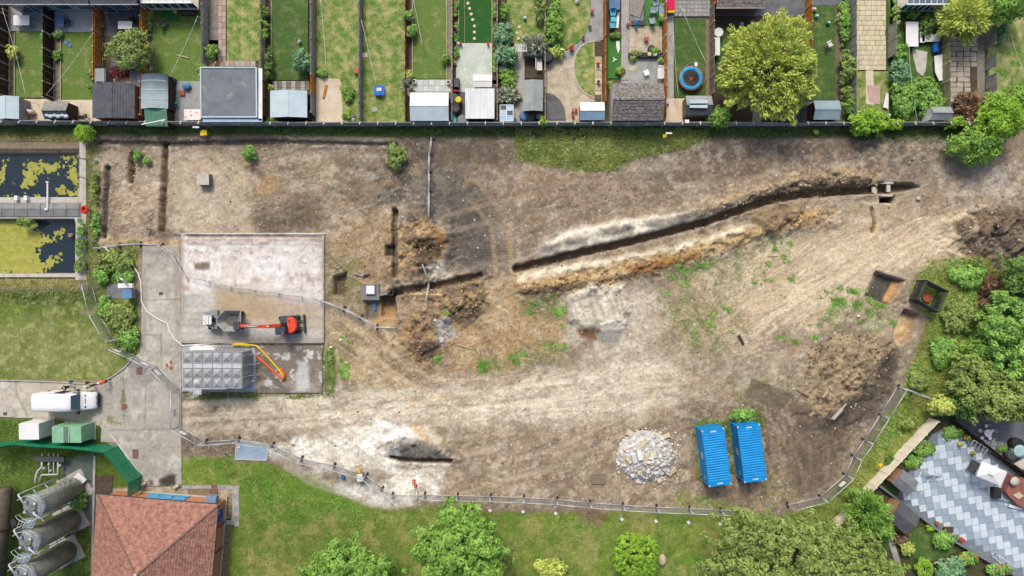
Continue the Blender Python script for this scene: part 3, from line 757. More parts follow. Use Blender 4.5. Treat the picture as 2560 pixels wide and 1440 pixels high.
algae([[(0,395),(14,395),(16,440),(8,470),(0,470)],[(58,430),(88,430),(90,460),(68,480),(95,492),(60,488),(48,462)],[(72,410),(100,402),(96,425),(66,440)],[(105,405),(150,405),(165,415),(140,430),(125,440),(112,425)],[(148,384),(198,384),(198,490),(140,490),(135,475),(175,470),(182,450),(170,430),(185,400),(160,402)],[(30,455),(45,450),(40,468),(28,470)],[(0,484),(26,482),(24,494),(0,494)]],(-20,382,198,494),3,3,'yellow green algae floating on the upper pond')
algae([[(-60,540),(80,548),(100,600),(96,690),(-60,690)],[(70,590),(105,590),(120,625),(100,640),(80,620)],[(112,595),(142,590),(146,600),(120,612)],[(80,640),(120,650),(150,632),(152,650),(116,668),(100,684),(80,684)],[(140,580),(160,580),(160,588),(140,590)]],(-20,548,188,684),3,7,'yellow green algae covering most of the lower pond')
bank=structure(MB().hull8([Q(-60,384,-1.2),Q(205,384,-1.2),Q(205,352,-1.2),Q(-60,352,-1.2)],[Q(-60,382,-0.84),Q(205,382,-0.84),Q(205,352,0.02),Q(-60,352,0.02)]).build('pond_bank',M_CONC_D))
def tile_copies(parent,name,polys_z,mats,jitter=0.006):
 """One slab object per footprint (map polygons), sharing mesh data between equal sizes; joints stay open."""
 cache={}
 for j,(poly,z0,z1)in enumerate(polys_z):
  m=mats[j%len(mats)]if isinstance(mats,list)else mats
  pw=[W(*p)for p in poly];ox,oy=pw[0]
  key=(tuple((round(x-ox,2),round(y-oy,2))for x,y in pw),round(z1-z0,3),m.name)
  if key not in cache:
   b=MB().prism([(x-ox,y-oy)for x,y in pw],z0-z1,0)
   me=bpy.data.meshes.new(name);me.from_pydata(b.v,[],b.f);me.materials.append(m);cache[key]=me
  o=link(name,cache[key],parent);o.location=Vector((ox,oy,z1+random.uniform(-jitter,jitter)))-off_of(parent)
bz=lambda y:0.02-0.86*(y-352)/30
cell=[]
for i in range(12):
 for(ya,yb)in((353,366.5),(367.5,381.5)):
  x0=-55+i*21.5;cell.append((x0,ya,x0+20.3,yb))
me_cache={}
for(x0,ya,x1,yb)in cell:
 a=Vector(Q(x0,yb,bz(yb)));key=round(ya)
 if key not in me_cache:
  b=MB();pts=[Vector(Q(x0,yb,bz(yb))),Vector(Q(x1,yb,bz(yb))),Vector(Q(x1,ya,bz(ya))),Vector(Q(x0,ya,bz(ya)))]
  b.hull8([tuple(p-a)for p in pts],[tuple(p-a+Vector((0,0,0.05)))for p in pts])
  me=bpy.data.meshes.new('slab');me.from_pydata(b.v,[],b.f);me.materials.append(M_CONC_D);me_cache[key]=me
 o=link('slab',me_cache[key],bank);o.location=a+Vector((0,0,random.uniform(-0.008,0.008)))
structure(MB().prism([W(x,y)for x,y in((-60,493),(196,493),(196,470),(199,470),(199,384),(199,352),(215,352),(216,700),(188,700),(188,684),(190,560),(186,546),(-60,546))],-1.2,0.03).build('pond_wall',M_CONC_L))
structure(MB().prism([W(x,y)for x,y in((-60,684),(188,684),(188,693),(-60,693))],-1.2,0.035).build('pond_wall',M_CONC_L))
walk=structure(MB().prism([W(x,y)for x,y in rect(-60,507,204,543)],-0.3,0.05).build('walkway',M_CONC_D))
tile_copies(walk,'slab',[(rect(x,y0,x+31.4,y1),0.05,0.12)for x in np.arange(-58,190,32.3)for(y0,y1)in((508,522.4),(523.2,541.5))],[mat('grey_slab',C(160,160,158),C(142,142,140),1.3,bump=0.01,c3=C(180,180,176),s3=7),M_CONC_D])
for px,w in((41,8),(65,8)):
 o=MB().box(*W(px,495,0.3),0.03,0.42,w/S,0.5).build('concrete_block',M_WHITE);tag(o,'small white block on the pond edge, %s of a pair'%('left one' if px<50 else 'right one'),'block','white blocks on the pond edge')
t=thing('gauge_post','tall white post leaning out over the upper pond from the slab walk','post',Q(119,524,0.12))
MB().slab(Q(119,524,0.12),Q(119,456,0.5),0.14,0.12).build('pole',M_WHITE,t);MB().box(*W(119,524),0.12,0.3,0.34,0.2).build('base',M_WHITE,t);MB().box(*W(119,455,0.5),0.4,0.6,0.25,0.14).build('head',M_WHITE,t)
t=thing('lifebuoy_post','red lifebuoy housing on a post beside the ponds','lifebuoy',Q(214,523,0))
bx,by=W(210,524,1.2)
MB().box(bx,by,0,1.0,0.1,0.1).build('post',M_DGREY,t)
b=MB();ring=[(bx+0.30*math.cos(a),by+0.36*math.sin(a),1.15)for a in np.linspace(0,2*math.pi,17)]
b.tube(ring,0.13,8,False).build('ring',M_RED,t);MB().box(bx,by,0.98,1.06,0.5,0.6).build('backplate',M_RED,t)
t=thing('drain_pipe','round brown pipe end standing in the lower pond','pipe',Q(175,588,-0.75));px_,py_=W(174,588,-0.3)
MB().lathe(px_,py_,[(0.23,-1.0),(0.23,-0.3),(0.17,-0.28),(0.17,-0.36)],14).build('pipe_end',mat('clay',C(176,136,116),None,3),t)
def wire_fence(pts,label,struts=True,h=1.5,ext=0.45):
 t=thing('wire_fence',label,'fence',Q(*pts[0]))
 for i,p in enumerate(pts):
  x,y=W(*p);b=MB().box(x,y,0,h,0.09,0.09)
  b.slab((x,y,h),(x+0.28,y+0.28,h+0.35),0.08,0.07);b.build('post',M_CONC_L,t)
  if struts:MB().slab((x,y,h*0.8),(x+1.3,y-0.2,0.05),0.08,0.08).build('strut',M_WIRE,t)
 b=MB()
 for(p,q)in zip(pts[:-1],pts[1:]):
  for z in(0.25,0.6,0.95,1.3,1.47):b.slab((*W(*p),z),(*W(*q),z),0.012,0.012)
 b.build('wire',M_WIRE,t)
wire_fence([(217,400),(217,447),(217,598),(220,714)],'concrete post and wire fence along the right side of the ponds')
wire_fence([(-40,727),(90,727),(220,727)],'low wire fence on concrete posts below the lower pond',False,1.2)
# temporary mesh fences
M_MESH=mat('fence_mesh_wire',C(178,182,186),None,2,rough=0.5,metal=0.2,fine=0.03)
def heras(label,pts,h=2.0,lean=None,feet=True,signs=(),cat='fence',step=0.13,braces=()):
 """One run of clipped mesh panels standing on the ground points pts (map points of the base)."""
 t=thing('mesh_fence',label,cat,Q(*pts[0],0))
 for i in range(len(pts)-1):
  a=Vector((*W(*pts[i]),float(gz(*pts[i]))if feet else 0.0));c=Vector((*W(*pts[i+1]),float(gz(*pts[i+1]))if feet else 0.0))
  a.z=max(a.z,-0.1);c.z=max(c.z,-0.1)
  d=(c-a);L=d.length;d.normalize();a=a+d*0.03;c=c-d*0.03
  up=Vector((0,0,1));ln=Vector((0,0,0))
  if lean:ln=Vector((lean[0],lean[1],0))
  f=MB()
  z0,z1=0.15,h
  A0,A1,C0,C1=a+up*z0,a+up*z1+ln,c+up*z0,c+up*z1+ln
  f.tube([a+up*0.02,A1],0.038,5);f.tube([c+up*0.02,C1],0.038,5)
  f.tube([A1,C1],0.038,5);f.tube([A0,C0],0.038,5)
  fr=f.build('panel_frame',M_GALV,t)
  m=MB();n=max(3,int(L/step))
  for k in range(1,n):
   p=A0.lerp(C0,k/n);q=A1.lerp(C1,k/n);m.slab(p,q,0.010,0.010,d)
  for k in range(1,6):
   p=A0.lerp(A1,k/6);q=C0.lerp(C1,k/6);m.slab(p,q,0.010,0.010)
  m.build('mesh_infill',M_MESH,fr)
  if feet:
   nx_,ny_=-d.y,d.x;rz=math.atan2(ny_,nx_)
   MB().box(a.x,a.y,a.z-0.02,a.z+0.13,0.68,0.2,rz).build('foot_block',M_BLACK,t)
  if i in signs:
   k0=signs[i]if isinstance(signs,dict)else 0.4
   p=A0.lerp(C0,k0);q=A0.lerp(C0,min(0.98,k0+0.75/L));nrm=Vector((-d.y,d.x,0))*0.03
   if nrm.dot(Vector((-a.x,-a.y,0)))<0:nrm=-nrm
   pz,qz=up*0.75,up*1.35
   MB().hull8([p+pz+nrm,q+pz+nrm,q+pz+nrm*1.6,p+pz+nrm*1.6],[p+qz+nrm,q+qz+nrm,q+qz+nrm*1.6,p+qz+nrm*1.6]).build('notice_board',M_WHITE,t)
  if i in braces:
   o_=a+Vector((d.y,-d.x,0))*-0.0
   nb=Vector((d.y,-d.x,0));nb=nb if nb.y<0 else-nb
   MB().tube([A1*0.5+A0*0.5,a+nb*1.5+up*0.1],0.022,4).build('brace',M_GALV,t)
   MB().box(a.x+nb.x*1.55,a.y+nb.y*1.55,a.z,a.z+0.18,0.32,0.32,0.6).build('brace_weight',M_WHITE,t)
 return t
heras('line of grey mesh fence panels snaking from the weed bed across the pale slab',[(246,622),(300,614),(352,611),(404,613),(440,640),(458,668),(470,690),(526,702),(580,716),(640,724),(700,732),(756,741),(803,750),(860,771),(903,792),(943,817),(992,818)],1.1,None,True,step=0.5)
heras('short upright run of mesh fence panels across the dark soil mid site',[(1081,348),(1075,386),(1074,430),(1074,478),(1075,545)],1.1,None,True,step=0.5)
heras('two small mesh panels bent across the trench by the orange heap',[(1061,662),(1074,708),(1068,754)],1.1,None,True,step=0.5)
heras('mesh fence panels at the edge of the left lawn beside the weed bed',[(232,712),(250,786),(288,852),(310,846)],2.0,None,False)
heras('mesh site fence with white notices curving over the concrete road',[(297,870),(345,892),(395,917),(448,972),(448,1066),(515,1103)],2.0,None,True,{0:0.05,2:0.1,1:0.45,4:0.2,3:0.5})
heras('mesh site fence stepping past the blue steel plate to the white control box',[(517,1104),(598,1098),(682,1111),(755,1146),(836,1163),(916,1186),(955,1220),(980,1236)],2.0)
heras('long straight mesh site fence along the bottom edge of the dug ground',[(1062,1236),(1144,1238),(1226,1240),(1309,1243),(1392,1248),(1474,1256),(1556,1262),(1640,1267),(1722,1270),(1800,1274),(1880,1277)],2.0,None,True,{},braces=(2,3,4,6,7,8,9))
heras('mesh site fence climbing the right side through long grass',[(1968,1262),(2050,1242),(2112,1186),(2132,1140),(2160,1100),(2196,1036),(2238,966)],2.0,None,True,{1:0.6})
heras('mesh fence panel turning off into the long grass on the right',[(2240,966),(2276,980),(2318,996)],2.0,None,True)
heras('open mesh gate panel lying across the pale ground by the traffic cones',[(982,1237),(1060,1237)],0.9,None,True,step=0.6)
# the two blue containers
M_CBLUE=mat('blue_container_paint',C(14,152,222),C(12,136,206),0.8,rough=0.45,fine=0.12,spec=0.3,c3=C(70,120,150),s3=3.5,t3=.68)
M_LET=mat('white_lettering',C(236,238,240),None,3,rough=0.6,fine=0.02)
def container(label,tl,tr,br,bl):
 """Corners of the roof (map pixels at 2.59 m): door end = tl..tr."""
 P=[Vector((*W(*p,2.59),0))for p in(tl,tr,br,bl)]
 o=(P[0]+P[1]+P[2]+P[3])/4;u=((P[0]+P[1])-(P[2]+P[3])).normalized();rz=math.atan2(u.y,u.x)
 t=thing('shipping_container',label,'container',(o.x,o.y,0.02),rz,'blue containers')
 Lx,Ly,H=6.06,2.44,2.59;hx,hy=Lx/2,Ly/2
 f=MB()
 for sx in(-1,1):
  for sy in(-1,1):f.box(sx*(hx-0.08),sy*(hy-0.08),0,H-0.01,0.15,0.15)
 for sy in(-1,1):
  for z in(0.06,H-0.07):f.box(0,sy*(hy-0.05),z-0.06,z+0.055,Lx-0.3,0.1)
 for sx in(-1,1):
  f.box(sx*(hx-0.06),0,H-0.13,H-0.008,0.12,Ly-0.3);f.box(sx*(hx-0.06),0,0,0.13,0.12,Ly-0.3)
 f.build('frame',M_CBLUE,t,world=False)
 r=MB();n=20;x0=-hx+0.42;pit=(Lx-0.84)/n
 prof=[]
 for k in range(n):prof+=[(x0+k*pit+0.02,2.535),(x0+k*pit+0.08,2.575),(x0+k*pit+0.17,2.575),(x0+k*pit+0.23,2.535)]
 prof=[(-hx+0.1,2.56),(x0,2.56)]+prof+[(hx-0.42,2.56),(hx-0.1,2.56)]
 vv=[(x,s*(hy-0.1),z)for x,z in prof for s in(-1,1)]
 r.add(vv,[(2*k,2*k+2,2*k+3,2*k+1)for k in range(len(prof)-1)])
 r.build('roof',M_CBLUE,t,world=False)
 for sy in(-1,1):
  w=MB();n=22;pit=(Lx-0.3)/n;pr=[]
  for k in range(n):
   x=-hx+0.15+k*pit;pr+=[(x,0.0),(x+0.07,0.0),(x+0.13,0.045),(x+0.2,0.045)]
  pr.append((hx-0.15,0))
  vv=[(x,sy*(hy-0.03-d),z)for x,d in pr for z in(0.12,H-0.13)]
  fs=[(2*k,2*k+2,2*k+3,2*k+1)for k in range(len(pr)-1)]
  w.add(vv,fs).build('side_wall',M_CBLUE,t,world=False)
 MB().box(-hx+0.08,0,0.13,H-0.13,0.05,Ly-0.3).build('end_wall',M_CBLUE,t,world=False)
 for sy in(-1,1):
  d=MB().box(hx-0.06,sy*0.54,0.15,H-0.15,0.05,1.06).build('door',M_CBLUE,t,world=False)
  b=MB()
  for y in(sy*0.28,sy*0.8):
   b.tube([(hx+0.0,y,0.15),(hx+0.0,y,H-0.15)],0.022,6)
   b.box(hx,y-sy*0.1,1.1,1.16,0.03,0.3)
  b.build('locking_bar',M_GALV,d)
  l=MB();rr=random.Random(5)
  for k in range(9):
   z=2.25-k*0.16
   if sy<0 and k>6:continue
   x_=-0.36
   while x_<0.3:
    w_=rr.uniform(0.04,0.12);l.box(hx-0.03,sy*0.54+x_,z,z+0.09,0.012,w_);x_+=w_+0.045
  l.build('lettering',M_LET,d)
 c=MB()
 for sx in(-1,1):
  for sy in(-1,1):
   for z in(0.0,H-0.11):MB().box(sx*(hx-0.085),sy*(hy-0.08),z,z+0.118,0.178,0.164).build('corner_casting',M_GALV,t,world=False)
 pass
 l=MB();rr=random.Random(3)
 for sx in(-1,1):
  y=-0.3
  while y<0.3:
   w_=rr.uniform(0.04,0.08);l.box(sx*(hx-0.24),y,2.558,2.568,0.13,w_);y+=w_+0.02
 for k in range(4):l.box(0.35-k*0.18,hy-0.018,0.95+(k%2)*0.14,1.75,0.13,0.012)
 for k in range(3):l.box(-hx+0.55+k*0.16,hy-0.018,1.2,1.5,0.09,0.012)
 l.build('lettering',M_LET,t,world=False)
 return t
container('blue shipping container beside the rubble heap, left of the pair',(1754,1077),(1810,1069),(1829,1211),(1772.5,1218))
container('blue shipping container on the right of the pair, against the dark churned soil',(1843,1066),(1899,1059),(1917,1201),(1861,1207))
# rubble heap
M_ST=[mat('broken_concrete',C(238,236,230),C(220,218,212),3,bump=0.02,bscale=14,fine=0.15),mat('grey_broken_concrete',C(206,206,204),C(186,186,184),3,bump=0.02,bscale=14,fine=0.15),mat('tan_broken_concrete',C(220,206,178),C(202,188,160),3,bump=0.02,bscale=14,fine=0.15)]
def stone_mesh(m,seed,sx=1.0,sy=1.0,sz=1.0):
 r=random.Random(seed);b=MB();n=6
 v=[]
 for z,k in((-0.4,0.75),(0.05,1.0),(0.42,0.6)):
  for i in range(n):
   a=2*math.pi*i/n+r.uniform(-0.3,0.3);q=k*r.uniform(0.72,1.1)*0.5
   v.append((q*math.cos(a)*sx,q*math.sin(a)*sy,(z+r.uniform(-0.1,0.1))*sz))
 f=[tuple(range(n-1,-1,-1)),tuple(range(2*n,3*n))]
 for l in range(2):
  for i in range(n):f.append((l*n+i,l*n+(i+1)%n,(l+1)*n+(i+1)%n,(l+1)*n+i))
 me=bpy.data.meshes.new('stone');me.from_pydata(v,[],f);me.materials.append(m);return me
STONES=[stone_mesh(M_ST[k%3 if k%3!=2 or k%2 else 0],k)for k in range(14)]
heap_t=thing('rubble_heap','round heap of broken pale concrete left of the blue containers','rubble heap',Q(1615,1140,0))
rx_,ry_=74/S,66/S;hc=Vector(Q(1614,1140,0))
def heap_h(r):return 1.25*max(0.0,1-r**1.6)
pl=[]
while len(pl)<292:
 a=random.uniform(0,2*math.pi);r=random.random()**0.6*1.03
 s=random.choice([0.28,0.32,0.38,0.45,0.55,0.62])*(0.8 if r>0.9 else 1)
 pl.append((a,r,s))
for a,r,s in pl:
 o=link('stone',random.choice(STONES),heap_t);o.location=(rx_*r*math.cos(a),ry_*r*math.sin(a),heap_h(r)+s*0.12)
 o.scale=(s*random.uniform(0.7,1.3),s*random.uniform(0.6,1.1),s*random.uniform(0.5,0.9));o.rotation_euler=(random.uniform(-0.6,0.6),random.uniform(-0.6,0.6),random.uniform(0,6.3))
b=MB()
core=[(rx_*q*1.0,heap_h(q))for q in(0.97,0.8,0.6,0.4,0.2,0.02)]
core_v=[]
b2=MB().lathe(hc.x,hc.y,[(0.1,-0.05),(rx_*0.97,-0.05)]+core,28,True);b2.v=[(x,hc.y+(y-hc.y)*ry_/rx_,z)for x,y,z in b2.v]
b2.build('core',M_ST[1],heap_t)
for(px,py,w_,l_,ang,m)in((1575,1083,17,15,-30,2),(1605,1112,10,34,-45,2),(1660,1092,10,32,-70,2),(1634,1136,16,18,10,2),(1600,1138,12,26,12,0),(1614,1148,11,28,-12,2),(1586,1146,11,26,14,0),(1560,1150,6,30,20,2),(1572,1150,9,20,40,2),(1680,1180,9,26,-50,2),(1648,1199,14,13,30,2),(1596,1204,8,14,80,1)):
 q=math.hypot((px-1614)/74,(py-1140)/66);z=heap_h(q)+0.18;x,y=W(px,py,z)
 b=MB().box(0,0,-0.14,0.12,w_/S,l_/S,0,0.93)
 me=bpy.data.meshes.new('slab_piece');me.from_pydata(b.v,[],b.f);me.materials.append(M_ST[m])
 o=link('slab_piece',me,heap_t);o.location=Vector((x,y,z))-heap_t.location;o.rotation_euler=(random.uniform(-.25,.25),random.uniform(-.25,.25),math.radians(ang))
def scatter_stones(name,poly,n,smin,smax,m,label,seed):
 r=np.random.default_rng(seed);xs=[p[0]for p in poly];ys=[p[1]for p in poly]
 X=r.uniform(min(xs),max(xs),n*3);Y=r.uniform(min(ys),max(ys),n*3);k=poly_sd(X,Y,poly)>0;X=X[k][:n];Y=Y[k][:n];n=len(X)
 s=r.uniform(smin,smax,n)*r.choice([0.6,0.8,1,1.4],n);Z=gz(X,Y)
 base=np.array([(-.5,-.4,0),(.45,-.5,0),(.55,.4,0),(-.4,.5,0),(-.25,-.2,.5),(.3,-.25,.55),(.2,.3,.45),(-.3,.25,.6)])
 V=base[None]*r.uniform(0.7,1.3,(n,8,3));a=r.uniform(0,6.28,n);c,sn=np.cos(a)[:,None],np.sin(a)[:,None]
 x=V[...,0]*c-V[...,1]*sn;y=V[...,0]*sn+V[...,1]*c
 V=np.stack([x,y,V[...,2]],-1)*s[:,None,None];V+=np.stack([(X-1280)/S,(720-Y)/S,Z],-1)[:,None,:]
 q=np.array([(4,5,6,7),(0,1,5,4),(1,2,6,5),(2,3,7,6),(3,0,4,7)])
 F=(q[None]+(np.arange(n)*8)[:,None,None]).reshape(-1,4)
 o=link(name,np_mesh(name,V.reshape(-1,3),F,m));o['kind']='stuff';o['label']=label
scatter_stones('rubble',SITE,1500,0.05,0.13,M_ST[0],'small pale stones strewn over the dug soil',2)
scatter_stones('rubble',SITE,1500,0.05,0.14,mat('dark_clod',C(110,94,78),C(90,78,66),2),'dark clods of earth strewn over the site',3)
scatter_stones('rubble',[(1535,1070),(1700,1070),(1705,1210),(1530,1210)],140,0.08,0.18,M_ST[0],'chips scattered around the rubble heap',4)
scatter_stones('rubble',[(455,583),(812,583),(812,610),(455,612)],240,0.06,0.2,M_ST[2],'broken brick and mortar along the slab edge',8)
scatter_stones('rubble',[(275,400),(400,400),(390,600),(275,600)],300,0.06,0.13,M_ST[2],'brick hardcore between the left trenches',9)
scatter_stones('rubble',[(1296,712),(1560,655),(1860,582),(2080,520),(2080,560),(1760,650),(1540,716),(1310,745)],420,0.08,0.28,mat('clay_lump',C(190,152,106),C(164,128,88),2),'lumps of orange clay on the long spoil heap',10)
scatter_stones('rubble',[(1730,530),(2000,425),(2190,440),(2180,462),(1850,512)],200,0.06,0.2,M_ST[2],'stones on the tan spoil bank',11)
scatter_stones('rubble',[(2000,860),(2130,820),(2230,860),(2220,980),(2050,1050)],260,0.07,0.24,mat('dark_clod',C(110,94,78)),'clods on the big brown spoil heap',12)
M_CLOD=[mat('brown_clod',C(168,144,112),C(136,114,90),3,fine=.3),mat('dark_clod',C(110,94,78)),mat('tan_clod',C(196,170,132),C(166,142,110),3,fine=.3)]
for k,(poly,n,lab)in enumerate((([(1000,570),(1060,550),(1118,590),(1110,660),(1030,700),(998,690)],520,'brown heap in the middle'),([(1020,728),(1200,700),(1215,750),(1190,790),(1100,790)],420,'heap below the short trench'),([(1000,800),(1060,770),(1120,800),(1110,880),(1050,910)],420,'lower middle heap'),([(2000,870),(2130,820),(2240,880),(2220,990),(2060,1060),(1995,980)],420,'big spoil heap at right'),([(2372,560),(2430,528),(2600,520),(2600,650),(2420,640)],420,'dark heap at the right edge'),([(1290,712),(1560,655),(1860,582),(2060,520),(2080,550),(1760,650),(1540,716),(1310,745)],900,'long clay bank'),([(1730,530),(2000,425),(2190,440),(2180,466),(1850,512)],500,'upper spoil bank'),([(2190,350),(2330,345),(2380,380),(2270,420)],160,'low heap at upper right'),([(820,600),(980,560),(985,720),(830,760)],260,'rough ground by the chamber'),([(1050,760),(1400,740),(1400,880),(1250,930),(1000,940)],420,'orange rooty soil'))):
 for j in range(3):scatter_stones('rubble',poly,n//(4,9,3)[j]+1,0.05,(.17,.12,.2)[j],M_CLOD[j],('brown','dark','tan')[j]+' clods of earth over the '+lab,40+k*3+j)
# white van
def van():
 zoff=0.05
 x0=W(80,0,2.4)[0];yc=W(0,1008,2.6)[1]
 t=thing('delivery_van','white high roofed van on the concrete road with its side door open','van',(x0+3.0,yc,zoff))
 X=lambda d:x0+d
 secs=[(0.00,.86,.95,.92,.74,.5,1.0,2.25,2.5),(0.10,.90,1.0,.97,.80,.42,1.0,2.35,2.62),(0.5,.92,1.01,.98,.84,.40,1.0,2.38,2.68),(2.5,.92,1.01,.98,.84,.40,1.0,2.38,2.70),(3.75,.92,1.01,.97,.82,.40,1.0,2.32,2.64),(4.15,.92,1.01,.93,.76,.40,1.0,2.2,2.50),(4.75,.92,1.01,.97,.86,.40,1.0,1.45,1.62),(4.95,.92,1.0,.96,.84,.40,.95,1.28,1.38),(5.55,.90,.97,.92,.76,.40,.85,1.10,1.2),(5.85,.84,.90,.84,.62,.42,.75,.95,1.0),(5.98,.66,.74,.70,.5,.45,.65,.8,.84)]
 rings=[]
 for d,w1,w2,w3,w4,z1,z2,z3,z4 in secs:
  half=[(w1,z1),(w2,z2),(w3,z3),(w4,z4-0.02),(w4*0.5,z4+0.02)]
  rings.append([(X(d),yc+w,z)for w,z in half]+[(X(d),yc-w,z)for w,z in half[::-1]])
 body=MB().loft(rings);bo=body.build('body',M_VAN,t)
 def quad_on(d0,d1,name,m,w0,w1,lift=0.02,par=t):
  def top(d):
   for(a,b)in zip(secs[:-1],secs[1:]):
    if a[0]<=d<=b[0]:
     k=(d-a[0])/(b[0]-a[0]);return[a[j]+(b[j]-a[j])*k for j in range(9)]
  A,B=top(d0),top(d1)
  pts=[(X(d0),yc-w0,A[8]+lift),(X(d1),yc-w1,B[8]+lift),(X(d1),yc+w1,B[8]+lift),(X(d0),yc+w0,A[8]+lift)]
  return MB().hull8([(p[0],p[1],p[2]-0.03)for p in pts],pts).build(name,m,par)
 quad_on(4.19,4.72,'windscreen',M_GLASS,.76,.88,0.03)
 quad_on(5.02,5.09,'bonnet_vent',M_BLACK,.30,.32,0.03)
 for s in(-1,1):
  p=[(X(5.0),yc+s*0.5,1.39),(X(5.12),yc+s*0.5,1.37),(X(5.12),yc+s*0.72,1.36),(X(5.0),yc+s*0.72,1.38)]
  if s<0:p=p[::-1]
  MB().hull8([(a,b_,c-0.03)for a,b_,c in p],p).build('cowl_vent',M_BLACK,t)
  MB().box(X(5.72),yc+s*0.72,0.72,0.93,0.2,0.26).build('headlight',M_GLASS,t)
  MB().box(X(4.28),yc+s*0.985,1.35,2.0,0.75,0.03).build('cab_window',M_GLASS,t)
  m=MB().slab((X(4.45),yc+s*0.95,1.5),(X(4.45),yc+s*1.22,1.55),0.08,0.08);m.box(X(4.45),yc+s*1.23,1.4,1.78,0.12,0.22);m.build('mirror',M_BLACK,t)
  MB().box(X(1.2),yc+s*.965,0.42,0.55,1.6,0.12).build('sill',M_BLACK,t)
  MB().box(X(0.05),yc+s*0.8,1.9,2.35,0.09,0.12).build('tail_light',M_RED,t)
 MB().box(X(5.93),yc,0.35,0.66,0.2,1.6).build('bumper',M_BLACK,t)
 MB().hull8([(X(5.7),yc-.5,.9),(X(5.98),yc-.5,.72),(X(5.98),yc+.5,.72),(X(5.7),yc+.5,.9)],[(X(5.72),yc-.5,1.02),(X(6.0),yc-.5,.84),(X(6.0),yc+.5,.84),(X(5.72),yc+.5,1.02)]).build('grille',M_BLACK,t)
 for d in(1.15,4.95):
  for s in(-1,1):
   b=MB();b.tube([(X(d),yc+s*0.78,0.34),(X(d),yc+s*0.99,0.34)],0.34,14);w=b.build('wheel',M_TYRE,t)
   MB().tube([(X(d),yc+s*0.98,0.34),(X(d),yc+s*1.0,0.34)],0.2,10).build('rim',M_GALV,w)
 MB().box(X(2.9),yc+0.93,0.55,2.36,1.15,0.18).build('door_opening',M_BLACK,t)
 MB().box(X(3.45),yc+0.99,0.5,2.3,0.05,0.12).build('door_pillar',M_VAN,t)
 MB().box(X(1.75),yc+1.06,0.5,2.32,1.2,0.06).build('sliding_door',M_VAN,t)
 b=MB()
 for s in(-0.42,0.42):
  for d in(0.9,1.9,2.9):b.box(X(d),yc+s,2.7,2.735,0.5,0.03)
 b.build('roof_rib',M_VAN,t)
 return t
van()
